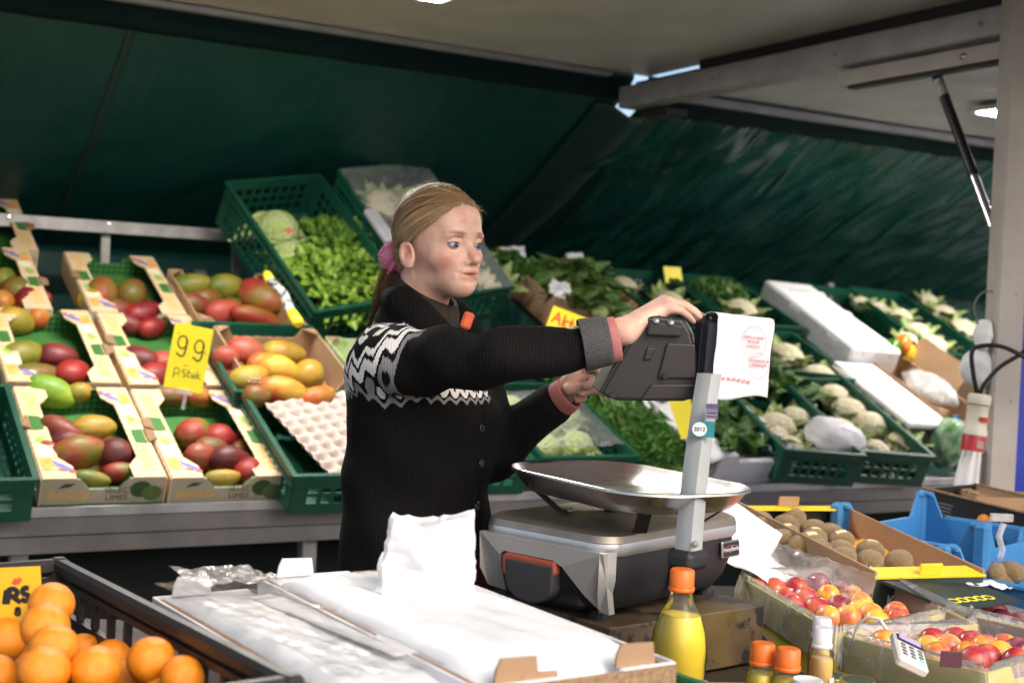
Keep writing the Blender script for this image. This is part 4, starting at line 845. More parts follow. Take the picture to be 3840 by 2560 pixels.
def orange(label, p, r_):
    t = thing('orange', label, 'orange', Matrix.Translation(p) @ eul(random.uniform(-.9, .9), random.uniform(-.9, .9), random.uniform(0, 6)) @ Matrix.Scale(r_, 4), 'oranges in the black crate'); put('peel', random.choice(OM), t); put('stem_button', OSM, t, Matrix.Translation((0, 0, .902)))
for x, y, r_, lab in ((193, 2265, 86, 'orange highest in the black crate, right beside the yellow card'), (170, 2352, 92, 'orange second from the top below the yellow card'), (202, 2430, 94, 'bright orange third from the top in the crate'), (-15, 2308, 78, 'orange at the picture edge in front of the yellow card'), (15, 2400, 86, 'orange at the picture edge below the card'), (35, 2470, 84, 'orange at the picture edge, lower down'), (165, 2515, 98, 'large orange at the bottom edge, leftmost whole one'), (355, 2512, 96, 'large orange at the bottom edge, beside the leftmost one'), (415, 2478, 84, 'orange half hidden between two large ones'), (566, 2474, 91, 'orange in front of the crate windows'), (475, 2556, 88, 'orange cut by the bottom edge below the crate windows'), (684, 2540, 86, 'orange nearest the corner of the black crate'), (612, 2572, 88, 'orange cut by the bottom edge near the crate corner'), (305, 2445, 74, 'orange deep behind the bright ones'), (95, 2470, 80, 'orange deep between the upper ones'), (-20, 2540, 92, 'orange in the very corner of the picture')):
    xy = (ray(x, y).x/ray(x, y).y); Yo = min(.031*F/r_, .9305/(.775+xy)-.07); orange(lab, atY(x, y, Yo), r_*Yo/F)
RS = thing('price_card', 'torn yellow card with black letters RS standing in the orange crate', 'price card'); w, h = card(RS, [(-120, 2135), (166, 2122), (-140, 2345)], 1.84, M('orange_yellow_card', (.90, .52, .02), (.84, .46, .02), 6, .5))
q = w/2
strokes([[(q*.10, -h*.12), (q*.18, h*.10)], arc(q*.24, h*.05, q*.13, h*.07, 150, -60, 8)+[(q*.22, -.01*h), (q*.42, -h*.11)], arc(q*.60, h*.07, q*.09, h*.06, 60, 260, 6)+arc(q*.57, -h*.04, q*.10, h*.06, 80, -140, 6), [(q*.02, -h*.12), (q*.08, h*.08)]], .007, INK, RS, Matrix())
strokes([arc(q*.36, -h*.25, q*.05, h*.03, 0, 360, 8), arc(q*.35, -h*.31, q*.06, h*.035, 0, 360, 8)], .004, INK, RS, Matrix()); strokes([[(q*.30, h*.22), (q*.36, h*.27)], [(q*.38, h*.23), (q*.46, h*.28)]], .007, REDI, RS, Matrix(), 'red_mark')

# ---- trays of paper bags
WRAP = M('white_wrapped_stack', (.76, .77, .77), (.70, .71, .72), 5, .45, bump=.35, bscale=14, bdist=.006)
def tray(label, T, w, d, h, group='white trays of paper bags', tabs=True):
    t = thing('bag_tray', label, 'tray', T, group)
    MB().box((0, 0, .003), (w-.01, d-.01, .006)).build('floor', WHITEC, t)
    for sy in (-1, 1):
        MB().prism([(-w/2, 0), (w/2, 0), (w/2, h), (w*.22, h), (w*.19, h*.9), (w*.06, h*.9), (w*.03, h), (-w/2, h)], -.003, .003, Matrix.Rotation(R(90), 4, 'X')).build('end_wall', WHITEC, t, T=Matrix.Translation((0, sy*d/2, 0)))
        MB().box((-.0, sy*(d/2+.0035), h/2), (w, .002, h-.004)).build('kraft_layer', CARDE, t)
        if tabs:
            for px in (-w*.30, w*.30): o = MB().prism([(-.03, 0), (.03, 0), (.026, .026), (-.022, .028), (-.028, .016)], -.002, .002, Matrix.Rotation(R(90), 4, 'X')).build('tab', WHITEC if sy > 0 else CARD, t, T=Matrix.Translation((px, sy*(d/2-.006), h)))
    for sx in (-1, 1):
        MB().box((sx*w/2, 0, h/2), (.004, d-.008, h)).build('side_wall', WHITEC, t); MB().box((sx*(w/2-.009), 0, h/2-.002), (.008, d-.02, h)).build('kraft_layer', CARDE, t)
    return t
def bag_stack(label, T, w, d, z0, z1, seed):
    m = MB(); f = fbm(seed)
    def fn(u, v):
        a, b = (u-.5)*2, (v-.5)*2; e = (1-abs(a)**9)*(1-abs(b)**9)
        return (a*w/2*(1-.012*f((b*3, 1, seed), 2)), b*d/2, z0+(z1-z0)*max(0, e)**.5+.0045*f((a*3+b*1.5, b*2, seed), 2.6)*e+.0022*f((a*5+b*6, b*4, 2), 4.5)*e)
    m.grid(fn, 48, 64); return tag(m.build('bag_stack', WRAP, None, True, T), label, 'paper bags', 'wrapped stacks of paper bags')
z_t = 1.02
def flat_frame(bl, d_dir, w, d, z):
    """level tray: back-left upper corner seen at picture point bl, its side running towards picture point d_dir, upper edge at height z"""
    a, b = atz(*bl, z), atz(*d_dir, z); y = (a-b).normalized(); x = Vector((y.y, -y.x, 0)); return frame(a+x*w/2-y*d/2, x, y, ZV)
T1 = flat_frame((970, 2165), (1700, 2535), .285, .64, 1.08); T1.translation.z = 1.08-.08
tray('white cardboard tray of wrapped paper bags next to the scale', T1, .285, .64, .08); bag_stack('wrapped stack of white paper bags in the tray next to the scale', T1, .284, .636, .02, .096, 3)
T2_ = flat_frame((575, 2238), (1260, 2640), .28, .66, 1.06); T2_.translation.z = 1.06-.08
tray('white cardboard tray of paper bags next to the orange crate', T2_, .28, .66, .08); bag_stack('wrapped stack of white paper bags next to the orange crate', T2_, .278, .655, .02, .092, 5)
for T_, lab in ((T1, 'kraft carton under the tray of bags next to the scale'), (T2_, 'kraft carton under the tray of bags next to the oranges')): tag(MB().box((0, 0, -.0735), (.25, .58, .145), bev=.003).build('closed_carton', CARD, None, T=T_), lab, 'carton')
# loose printed bag and film on top
pb_ = thing('paper_bag', 'flat white paper bag with faint red print lying across the tray', 'paper bag', T2_ @ Matrix.Translation((.06, .03, .099)) @ eul(R(-1), R(-3), R(3)))
m = MB(); f5 = fbm(55); m.grid(lambda u, v: ((u-.5)*.17, (v-.5)*.38, .003*f5((u*2, v*3, 1), 2.2)), 16, 26, thick=.0012); m.build('sheet', WHITEC, pb_, True)
PINK = M('faint_red_print', (.80, .30, .28), (.85, .45, .42), 60, .6)
for kx, (oy, nn) in enumerate(((.04, 9), (.015, 12), (-.06, 10), (-.12, 8))):
    strokes([[(-.055+i*.011+random.uniform(-.003, .003), oy+random.uniform(-.007, .007)), (-.05+i*.011, oy+random.uniform(.0, .012)), (-.045+i*.011, oy+random.uniform(-.008, .006))] for i in range(nn)], .0008, PINK, pb_, Matrix.Translation((0, 0, .006)), 'red_print', .0012)
strokes([arc(-.01, .055, .03, .016, 0, 360, 18), arc(.02, .058, .018, .012, 0, 300, 14), arc(-.03, .06, .012, .014, 30, 330, 12)], .0008, PINK, pb_, Matrix.Translation((0, 0, .006)), 'red_print', .0012)
m = MB(); f6 = fbm(66); m.grid(lambda u, v: ((u-.5)*.20, (v-.5)*.54, .004*f6((u*3, v*4, 1), 2.4)+.004*abs(f6((u*5+v*3, v*3, 2), 3.1))), 44, 70); tag(m.build('plastic_film', FILM('bag_film', (.95, .95, .96), .06, .14, .3, 10), None, True, T2_ @ Matrix.Translation((-.04, .04, .102)) @ eul(0, R(2), R(2))), 'crinkled clear film over the bags beside the orange crate', 'film')
m = MB(); m.grid(lambda u, v: ((u-.5)*.14, (v-.5)*.10, .010*f6((u*3, v*3, 4), 2.8)+.03*v), 24, 18); tag(m.build('plastic_film', FILM('shiny_film', (.78, .74, .74), .25, .10, .6, 14), None, True, T2_ @ Matrix.Translation((-.05, .275, .102)) @ eul(R(-14), R(4), R(10))), 'shiny puckered film sticking up at the back of the tray', 'film')

# ---- standing crumpled paper bag
def paper_bag(label, T, w, d, h, seed):
    m = MB(); f = fbm(seed); n = 44; nv = 22; pts = []
    for j in range(nv+1):
        v = j/nv; zz = h*v
        for i in range(n):
            a = 2*math.pi*i/n; c, s_ = math.cos(a), math.sin(a); k = 1/max(abs(c), abs(s_))**(.82-.25*v)
            taper = 1-.10*v+.06*math.sin(3*v); x, y = c*k*w/2*taper, s_*k*d/2*(taper*(1-.35*v))
            g = .007*f((x*9, y*9, v*2.4), 2.2)+.008*abs(f((x*10+zz*9, zz*12-x*6, y*8), 2.6))
            if v < .04: g *= .1
            top = (.008*f((c*1.3, s_*1.3, 4), 2.0)+.024*max(0, c)+.003*f((c*3, s_*3, 6), 4))*max(0, v-.6)/.4
            pts.append((x*(1+g/.08), y*(1+g/.05), zz+top))
    m.add(pts, [(j*n+i, j*n+(i+1) % n, (j+1)*n+(i+1) % n, (j+1)*n+i) for j in range(nv) for i in range(n)]); m.add([pts[i] for i in range(n)], [tuple(range(n-1, -1, -1))])
    # loosely closed mouth
    cx = [pts[nv*n+i] for i in range(n)]; m.add(cx+[(p[0]*.5, p[1]*.25, p[2]-.012) for p in cx], [(i, (i+1) % n, n+(i+1) % n, n+i) for i in range(n)]+[tuple(range(n, 2*n))])
    return tag(m.build('paper_bag', M('crumpled_white_paper', (.73, .73, .74), (.67, .67, .69), 5, .75, bump=.7, bscale=26, bdist=.006), None, 18, T), label, 'paper bag')
pB = atz(1600, 2225, 1.094); paper_bag('crumpled white paper bag standing upright on the tray of bags', rotz(R(-14), pB) @ eul(R(3), R(3), 0), .124, .095, .104, 12)

# ---- worn box under the scale
SC = R(38); e1, e2 = Vector((math.cos(SC), math.sin(SC), 0)), Vector((-math.sin(SC), math.cos(SC), 0)); PF = atY(2286, 2353, 2.3); PZ = PF.z
k = NT('worn_painted_board'); c = k.coord(); f_ = k.noise(9, 5, c, .6); b1 = k.ramp(k.noise(14, 4, c), [(.3, (.055, .036, .018)), (.7, (.105, .070, .034))]); pt = k.ramp(f_, [(.50, (0, 0, 0)), (.53, (1, 1, 1))]); ru = k.ramp(k.noise(5.5, 4, c), [(.52, (0, 0, 0)), (.58, (1, 1, 1))])
k.base(k.mix(k.math('MULTIPLY', ru, .6), k.mix(pt, b1, (.016, .014, .013)), (.13, .085, .018))); k.set(rough=.55); k.bump(f_, .3, .004)
pd = tag(MB().box((.20, .20, -.054), (.40, .40, .108)).build('plinth_box', k.m, None, T=frame(PF, e1, e2, ZV)), 'worn dark painted box carrying the weighing scale', 'box'); bevel(pd, .003)

# ---- weighing scale
sf = atY(2285, 2030, 2.30); SY = R(49); ST = frame(Vector((sf.x, sf.y, PZ)), Vector((math.cos(SY), math.sin(SY), 0)), Vector((-math.sin(SY), math.cos(SY), 0)), ZV)      # origin: under the front corner of the plate
sc = thing('weighing_scale', 'steel and black shop scale with pan, mast and tilted display on the counter', 'scale', ST)
SW, SD = .440, .300
SBLK = M('scale_black_plastic', (.022, .021, .026), (.016, .016, .019), 5, .42, bump=.08, bscale=400)
def brushed(name, c1, c2, r0, r1, metal=1.0, sc_=(2, 60, 60)):
    k = NT(name); c = k.coord(); mp = k.n('Mapping'); mp.inputs['Scale'].default_value = sc_; k.l(c, mp.inputs[0]); g = k.noise(6, 3, mp.outputs[0]); d = k.noise(7, 5, c)
    k.base(k.mix(k.math('MULTIPLY', g, .35), k.ramp(d, [(.3, c2), (.7, c1)]), tuple(x*.75 for x in c1))); k.set(metal=metal, rough=k.ramp(d, [(.3, (r1,)*3), (.7, (r0,)*3)])); k.bump(g, .06, .001); return k.m
BR = brushed('brushed_steel_cover', (.58, .56, .52), (.50, .48, .44), .34, .46, .55); PLATE = brushed('stained_steel_plate', (.42, .37, .31), (.28, .24, .19), .38, .55, .85, (60, 2, 60)); PANM = brushed('pan_steel', (.86, .85, .83), (.74, .73, .71), .20, .36, 1.0, (20, 20, 20))
EDGE = brushed('plate_edge_steel', (.62, .63, .66), (.52, .53, .56), .28, .36, .6)
def rrect(w, d, r_, n=6):
    pts = []
    for cx, cy, a0 in ((w/2-r_, -d/2+r_, -90), (w/2-r_, d/2-r_, 0), (-w/2+r_, d/2-r_, 90), (-w/2+r_, -d/2+r_, 180)): pts += arc(cx, cy, r_, r_, a0, a0+90, n)
    return pts
def loft(secs, cap=True):
    m = MB(); n = len(secs[0][0]); vs = [(p[0], p[1], z) for s_, z in secs for p in s_]
    fs = [(j*n+i, j*n+(i+1) % n, (j+1)*n+(i+1) % n, (j+1)*n+i) for j in range(len(secs)-1) for i in range(n)]
    if cap: fs += [tuple(range(n-1, -1, -1)), tuple(range((len(secs)-1)*n, len(secs)*n))]
    return m.add(vs, fs)
sh_ = lambda s_, dx, dy: [(p[0]+dx, p[1]+dy) for p in s_]
cx, cy = SW/2, SD/2
loft([(sh_(rrect(SW-2*i, SD-2*i, .05), cx, cy), z) for z, i in ((.014, .040), (.020, .026), (.045, .012), (.08, .002), (.11, 0), (.135, .003))]).build('body', SBLK, sc, 40)
for dx in (.05, SW-.05):
    for dy in (.05, SD-.05): MB().lathe([(0, 0), (.02, 0), (.02, .010), (.014, .016), (0, .016)], 14).build('foot', DARK, sc, T=Matrix.Translation((dx, dy, 0)))
# steel side cover with an arched opening, towards -x
yz = [(.006, .018), (.022, .020), (.050, .050), (.095, .092), (.115, .100), (.232, .100), (.242, .092), (.245, .022), (.286, .026), (.292, .060), (.294, .128), (.004, .128)]
m = MB(); yzT = Matrix(((0, 0, 1, 0), (1, 0, 0, 0), (0, 1, 0, 0), (0, 0, 0, 1)))
def bulge(z): return -.006+.030*max(0, (.075-z)/.06)**1.6
n_ = len(yz); m.add([(bulge(z)-.004, y, z) for y, z in yz]+[(bulge(z)+.012, y, z) for y, z in yz], [tuple(range(n_-1, -1, -1)), tuple(range(n_, 2*n_))]+[(i, (i+1) % n_, n_+(i+1) % n_, n_+i) for i in range(n_)])
o = m.build('side_cover', BR, sc); o.data.polygons[0].select = False
MB().add([(bulge(z)-.012, -.006+.02*(1 if z > .1 else 1), z) for z in (.012,)], []) if False else None
m = MB(); pr_ = [(z, bulge(z)) for z in (.016, .035, .055, .08, .105, .130)]
yi = lambda z: .034*max(0, (.080-z)/.065)**1.4
m.add([(b-.0045, .012+yi(z)*.5, z) for z, b in pr_]+[(b+.024, -.004+yi(z), z) for z, b in pr_], [(i, i+1, 7+i, 6+i) for i in range(5)]); m.build('corner_strip', EDGE, sc, True)
MB().box((.030, .150, .055), (.03, .17, .085), bev=.01).build('paper_bay', SBLK, sc)
m = MB(); m.prism(arc(.165, .052, .056, .036, 180, 360, 14)+[(.221, .090), (.109, .090)], -.018, .01, yzT); o = m.build('hatch', M('hatch_grey_plastic', (.045, .043, .047), None, 5, .45), sc); bevel(o, .004)
HAND = M('handle_red_orange', (.36, .075, .040), (.32, .065, .035), 6, .45)
m = MB(); m.prism([(.108, .098), (.106, .076), (.114, .072), (.197, .072), (.208, .058), (.222, .055), (.230, .062), (.232, .092), (.224, .099)], -.016, .004, yzT); o = m.build('handle', HAND, sc); bevel(o, .004)
# plate
loft([(sh_(rrect(SW+.006, SD+.006, .05), cx, cy), .137), (sh_(rrect(SW+.010, SD+.010, .052), cx, cy), .143), (sh_(rrect(SW+.004, SD+.004, .05), cx, cy), .155), (sh_(rrect(SW-.016, SD-.016, .045), cx, cy), .160)]).build('top_plate', PLATE, sc, 30)
loft([(sh_(rrect(SW+.004, SD+.004, .052), cx, cy), .120), (sh_(rrect(SW+.012, SD+.012, .055), cx, cy), .126), (sh_(rrect(SW+.013, SD+.013, .056), cx, cy), .136), (sh_(rrect(SW+.0095, SD+.0095, .053), cx, cy), .1425)], False).build('plate_edge', EDGE, sc, 40)
# pan
PW, PDp = .30, .475; pcx, pcy = 0, 0; PANT = ST.inverted() @ rotz(R(33), (.222, 2.462, PZ))
def pan_sec(k, r_, z, lift=0): return ([(p[0]*k+pcx, p[1]*k+pcy) for p in rrect(PW, PDp, r_*1.25, 10)], z)
secs = [pan_sec(.60, .05, .205), pan_sec(.74, .07, .207), pan_sec(.85, .08, .214), pan_sec(.93, .085, .228), pan_sec(.98, .09, .241), pan_sec(1.0, .09, .246), pan_sec(1.018, .092, .245), pan_sec(1.020, .092, .241), pan_sec(1.0, .09, .2425), pan_sec(.975, .09, .237), pan_sec(.92, .085, .223), pan_sec(.84, .08, .208), pan_sec(.735, .07, .201), pan_sec(.60, .05, .199)]
pm = loft(secs, False); nn = len(secs[0][0]); pm.f.append(tuple(range(nn))); pm.f.append(tuple(range(len(secs)*nn-1, (len(secs)-1)*nn-1, -1))); pm.mi += [0, 0]
pm.build('pan', PANM, sc, 60, PANT)
for sx, sy in ((-1, -1), (1, -1), (-1, 1), (1, 1)):
    bx, by = pcx+sx*PW*.31, pcy+sy*PDp*.37; ix, iy = pcx+sx*PW*.16, pcy+sy*PDp*.22
    m = MB(); d = Vector((bx-ix, by-iy, .052)); m.tube([(ix, iy, .162), (bx, by, .218)], .0001, 4)
    m = MB(); sd_ = Vector((-(by-iy), bx-ix, 0)).normalized()*.012; up_ = Vector((0, 0, .004))
    P = [Vector((ix, iy, .1615)), Vector((ix+(bx-ix)*.25, iy+(by-iy)*.25, .1625)), Vector((bx, by, .208))]
    for a, b in zip(P[:-1], P[1:]): m.add([a-sd_, a+sd_, b+sd_, b-sd_, a-sd_+up_, a+sd_+up_, b+sd_+up_, b-sd_+up_], [(3, 2, 1, 0), (4, 5, 6, 7), (0, 1, 5, 4), (1, 2, 6, 5), (2, 3, 7, 6), (3, 0, 4, 7)])
    m.build('pan_bracket', SBLK, sc, T=PANT); MB().lathe([(0, .008), (.004, .006), (.005, 0)], 8).build('screw', STEEL, sc, T=PANT @ Matrix.Translation((ix, iy, .166)))
# name plate
A = Matrix.Translation((.385, -.004, .098)) @ Matrix.Rotation(R(90), 4, 'X') @ Matrix.Rotation(R(-4), 4, 'X')
bd = MB().box((0, 0, .003), (.062, .032, .006), bev=.002).build('name_plate', M('name_plate_frame', (.45, .43, .42), None, 20, .3, metal=.8), sc, T=A); MB().box((0, 0, .0066), (.056, .026, .001)).build('plate_face', SBLK, bd); text('AveryBerkel', .0125, M('white_print', (.75, .75, .76), None, 20, .5), bd, Matrix.Translation((0, 0, .0075)))
for s_ in (-1, 1): strokes([arc(0, 0, .027, .007, 90-s_*40-90, 90+s_*0-s_*110, 10)], .0012, REDI, bd, Matrix.Translation((0, 0, .0078)), 'red_swoosh')
MB().box((.20, -.002, .075), (.018, .012, .085), bev=.006).build('lock_slot', DARK, sc)
# mast
MG_ = M('mast_grey_paint', (.40, .42, .42), (.33, .345, .35), 8, .45, bump=.06)
si = ST.inverted(); mb, mt_ = si @ atY(2582, 2050, 2.26), si @ atY(2660, 1400, 2.33)
m = MB(); L_ = 10; ringv = []
for i in range(L_+1):
    q = i/L_; p = mb.lerp(mt_, q); bend = Vector((math.cos(R(20)), -math.sin(R(20)), 0))*(-.012*math.sin(math.pi*q)*0); qx = q**1.6
    p = Vector((mb.x+(mt_.x-mb.x)*qx, mb.y+(mt_.y-mb.y)*qx, mb.z-.012+(mt_.z-mb.z+.012)*q)); wv = .037-.003*q
    for a in range(12):
        cA = R(a*30+15-30); rr = wv/2*1.06/max(abs(math.cos(cA)), abs(math.sin(cA)))**.72; ringv.append((p.x+rr*math.cos(cA), p.y+rr*math.sin(cA)*.9, p.z))
m.add(ringv, [(j*12+i, j*12+(i+1) % 12, (j+1)*12+(i+1) % 12, (j+1)*12+i) for j in range(L_) for i in range(12)]+[tuple(range(11, -1, -1)), tuple(range(L_*12, L_*12+12))])
mast = m.build('mast', MG_, sc, 35); bevel(MB().box((mb.x, mb.y, mb.z-.02), (.062, .052, .034), bev=.008).build('mast_socket', SBLK, sc), .003)
# stickers on the mast
def px_card(name, corners, Y, mat, parent, z=.0):
    a, b, c_ = [atY(*p, Y) for p in corners]; x = b-a; w_ = x.length; x.normalize(); y = a-c_; h_ = y.length; y = (y-x*y.dot(x)).normalized(); zz = x.cross(y); Tm = frame((b+c_)/2, x, y, zz)
    o = MB().box((0, 0, -.0006), (w_, h_, .0012)).build(name, mat, parent, T=parent.matrix_world.inverted() @ Tm); return o, w_, h_
bpy.context.view_layer.update()
YM = 2.266
o, w_, h_ = px_card('sticker', [(2610, 1578), (2683, 1580), (2603, 1638)], YM, M('teal_sticker', (.01, .22, .24), (.01, .18, .20), 9, .5), sc); m = MB(); m.add([(-.009+.0125*math.cos(i*.2618), .012*math.sin(i*.2618), .0006) for i in range(24)], [tuple(range(24))]); m.build('white_disc', WHITEC, o); text('2012', .010, INK, o, Matrix.Translation((-.009, 0, .0012)))
o, w_, h_ = px_card('sticker', [(2652, 1512), (2696, 1514), (2645, 1569)], YM-.002, M('violet_grey_sticker', (.20, .17, .25), (.16, .14, .2), 30, .5), sc); text('WEDE', .0095, M('violet_print', (.05, .035, .22), None, 9, .5), o, Matrix.Translation((0, .008, .0004))); strokes([[(-.008, -.003), (.008, -.003)], [(-.009, -.009), (.009, -.009)]], .0014, INK, o, Matrix())
MB().lathe([(0, .003), (.0045, .002), (.006, 0)], 10).build('screw', STEEL, sc, T=si @ (Matrix.Translation(atY(2606, 2040, 2.232)) @ Matrix.Rotation(R(90), 4, 'X')))
# customer display
dn = R(32); dx_, dz_ = Vector((math.cos(dn), math.sin(dn), 0)), ZV; dyv = Vector((-math.sin(dn), math.cos(dn), 0))
fl_, fr_ = atY(2630, 1335, 2.33), None; DW, DH, DD = .142, .130, .058
DT = frame(atY(2738, 1332, 2.40), dx_, dyv, ZV) @ Matrix.Rotation(R(3), 4, 'Y')
dsp = MB().box((0, 0, 0), (DW, DD, DH), bev=.012).build('customer_display', M('display_housing', (.020, .022, .032), None, 6, .4), sc, T=si @ DT)
MB().box((0, -DD/2-.0005, 0), (DW-.02, .003, DH-.03)).build('screen', M('violet_lit_glass', (.10, .09, .30), None, 9, .2), dsp)
MB().box((0, .0, 0), (DW+.002, .004, DH+.002), bev=.002).build('seam', DARK, dsp)
# paper hung over it
m = MB(); f7 = fbm(71); hw = .131
def shp(u, v):
    x = (u-.5)*hw; wv = f7((u*2.2, v*2.5, 1), 2.2)
    if v < .16: q = v/.16; return (x*1.02, -DD/2+.030-.034*q-.001, DH/2+.004+.004*math.sin(q*3)+.0012*wv)
    q = (v-.16)/.84; return (x*(1+.012*q)-.004*q, -DD/2-.006-.0035*wv-.004*q*q, DH/2+.003-(DH+.012+.006*math.sin(u*5+.6))*q)
m.grid(shp, 30, 40, thick=.0008); pap = tag(m.build('paper_bag', M('thin_printed_paper', (.70, .67, .69), (.63, .60, .64), 8, .7, bump=.5, bscale=40, bdist=.002), None, True, DT), 'white paper with red printed circles hung over the customer display', 'paper')
RP = M('faded_red_print', (.52, .13, .18), None, 90, .6); RP2 = M('strong_red_print', (.62, .05, .09), None, 90, .6)
PT = Matrix.Translation((0, -DD/2-.0125, 0)) @ Matrix.Rotation(R(90), 4, 'X')
for (px, pz, r_, lines, sz) in ((.016, .027, .0285, ('GESPECIALISEERD', 'PEDICURE', '& MASSAGE'), .0062), (.032, -.014, .0235, ('TOUWBAAN 38', 'LEIDERDORP'), .0066)):
    strokes([arc(px, pz, r_, r_*.98, 0, 360, 40)], .0007, RP, pap, PT, 'printed_circle')
    for i, t_ in enumerate(lines): text(t_, sz, RP, pap, PT @ Matrix.Translation((px, pz+.008-.008*i, 0)), ext=.0002)
text('Tel: 06 49 49 55 66', .0092, RP2, pap, PT @ Matrix.Translation((-.020, -.043, 0)) @ Matrix.Rotation(R(-3), 4, 'Z'), ext=.0002)
# operator screen: wedge-shaped housing, its face towards the woman
KB = M('screen_housing_black', (.018, .017, .018), (.013, .012, .013), 5, .38, bump=.1, bscale=500); KB2 = M('screen_housing_brown_black', (.026, .019, .018), None, 5, .3)
op = [(2412, 1188), (2470, 1183), (2560, 1196), (2590, 1240), (2612, 1330), (2612, 1490), (2560, 1504), (2320, 1502), (2270, 1490), (2250, 1470)]
Y0, Y1 = 2.36, 2.56
V0 = [si @ atY(x, y, Y0) for x, y in op]; off = (e1*.0+Vector((.03, .20, .0))); V1 = [si @ (atY(x, y, Y0)+off) for x, y in op]; n_ = len(op)
m = MB(); m.add(V0+V1, [tuple(range(n_)), tuple(range(2*n_-1, n_-1, -1))]+[((i+1) % n_, i, n_+i, n_+(i+1) % n_) for i in range(n_)]); scr = m.build('operator_screen', KB, sc); bevel(scr, .007, 3, 20)
def scr_piece(name, pts, dy, thick, mat):
    a = [si @ (atY(x, y, Y0)+Vector((0, dy, 0))) for x, y in pts]; b = [si @ (atY(x, y, Y0)+Vector((0, dy+thick, 0))) for x, y in pts]; k_ = len(pts); m = MB()
    m.add(a+b, [tuple(range(k_)), tuple(range(2*k_-1, k_-1, -1))]+[((i+1) % k_, i, k_+i, k_+(i+1) % k_) for i in range(k_)]); o = m.build(name, mat, sc); bevel(o, .003); return o
scr_piece('back_panel', [(2500, 1285), (2606, 1290), (2606, 1420), (2465, 1418)], -.006, .02, KB2); scr_piece('printer_door', [(2440, 1440), (2608, 1440), (2608, 1496), (2400, 1498)], -.005, .02, KB2); scr_piece('bezel', [(2383, 1226), (2399, 1230), (2256, 1476), (2243, 1470)], -.008, .21, KB)
scr_piece('rib', [(2425, 1302), (2458, 1304), (2440, 1350), (2410, 1352)], -.004, .01, KB); scr_piece('top_block', [(2432, 1205), (2500, 1212), (2560, 1222), (2552, 1262), (2425, 1256)], -.014, .03, KB)
for nm, px in (('bolt_cover', (2516, 1207)), ('bolt_cover', (2460, 1200))):
    MB().lathe([(0, .002), (.004, .0015), (.006, 0)], 16).build(nm, M('grey_silver_cap', (.28, .29, .29), None, 9, .3, metal=.5), sc, T=si @ (Matrix.Translation(atY(*px, 2.345)) @ Matrix.Rotation(R(60), 4, 'X')), smooth=True)
for x, y in ((2298, 1482), (2495, 1410)): MB().lathe([(0, .001), (.005, .001), (.006, 0)], 12).build('hole', DARK, sc, T=si @ (Matrix.Translation(atY(x, y, 2.349)) @ Matrix.Rotation(R(90), 4, 'X')))
A = scr_piece('screen_glass', [(2400, 1200), (2404, 1202), (2262, 1456), (2258, 1454)], .012, .17, M('dark_screen_glass', (.03, .04, .05), None, 5, .08))
# dark fruit behind the scale
mango('maroon', 'dark purple mango lying between the bag tray and the scale', frame(atY(1850, 2170, 2.62), e1, e2, ZV) @ eul(0, R(70), R(20)) @ Matrix.Diagonal((.062, .05, .05, 1)), 'fruit beside the scale')
# papers behind the scale
paper('folded white paper standing behind the scale', dirm(atY(2795, 2005, 2.85), Vector((.8, .1, -.5)), Vector((-.2, -.8, .5))), .10, .15, 31, amp=.006)
paper('white paper sheet lying between the scale and the plum box', dirm(atY(2850, 2120, 2.80), Vector((.8, -.2, -.35)), Vector((0, -.3, .9))), .12, .16, 33, amp=.02)
# ---- bottles
def bottle(label, p, prof, fill, cap_r, cap_h, capm, juice, group, lab_txt=None):
    t = thing('juice_bottle', label, 'bottle', Matrix.Translation(p), group); H = prof[-1][1]
    m = MB(); m.lathe([(0, 0)]+prof, 40); m.build('bottle', FILM('clear_bottle_plastic', (.95, .96, .95), .03, .03, .02, 10, .0, 1.3), t, True)
    jp = [(0, .003)]+[(r_-.0018, z+.002) for r_, z in prof if z < fill]+[]
    rf = np.interp(fill, [z for _, z in prof], [r_ for r_, _ in prof])-.0018; jp += [(rf, fill), (0, fill)]
    m = MB(); m.lathe(jp, 40); m.build('juice', juice, t, 50)
    m = MB(); n = 72; P = [(cap_r, H-.006), (cap_r, H+cap_h-.003), (cap_r-.003, H+cap_h), (0, H+cap_h)]; vs = []
    for q, (r_, z) in enumerate(P):
        for i in range(n): rr = r_*(1-(.018 if i % 2 and q < 2 else 0)); vs.append((rr*math.cos(2*math.pi*i/n), rr*math.sin(2*math.pi*i/n), z))
    m.add(vs, [(j*n+i, j*n+(i+1) % n, (j+1)*n+(i+1) % n, (j+1)*n+i) for j in range(3) for i in range(n)]); m.build('cap', capm, t, 45)
    m = MB(); m.lathe([(cap_r-.003, H-.014), (cap_r+.0012, H-.013), (cap_r+.0012, H-.007), (cap_r-.003, H-.006)], 40); m.build('tamper_ring', capm, t, True)
    return t
OCAP = M('orange_cap_plastic', (.86, .18, .02), None, 9, .35); WCAP = M('white_cap_plastic', (.80, .80, .82), None, 9, .35)
def juice_m(name, c1, c2):
    k = NT(name); k.base(k.ramp(k.noise(9, 3), [(.3, c2), (.7, c1)])); k.set(rough=.25, sss=0); return k.m
OJ = juice_m('orange_juice', (.88, .68, .015), (.85, .62, .012)); OJ2 = juice_m('ginger_juice', (.80, .50, .13), (.74, .42, .10))
big = [(r_*(1.22 if r_ > .022 else 1.06), z) for r_, z in [(.030, 0), (.036, .004), (.0375, .02), (.0375, .09), (.0385, .115), (.036, .140), (.029, .170), (.0215, .190), (.0185, .202), (.0175, .212), (.0175, .224)]]
pb0 = atY(2553, 2345, 2.2); tp = atY(2559, 2134, 2.2); bottle('large juice bottle with orange cap in front of the scale', Vector((tp.x, 2.2, tp.z-.246)), big, .172, .0205, .023, OCAP, OJ, 'juice bottles with orange caps')
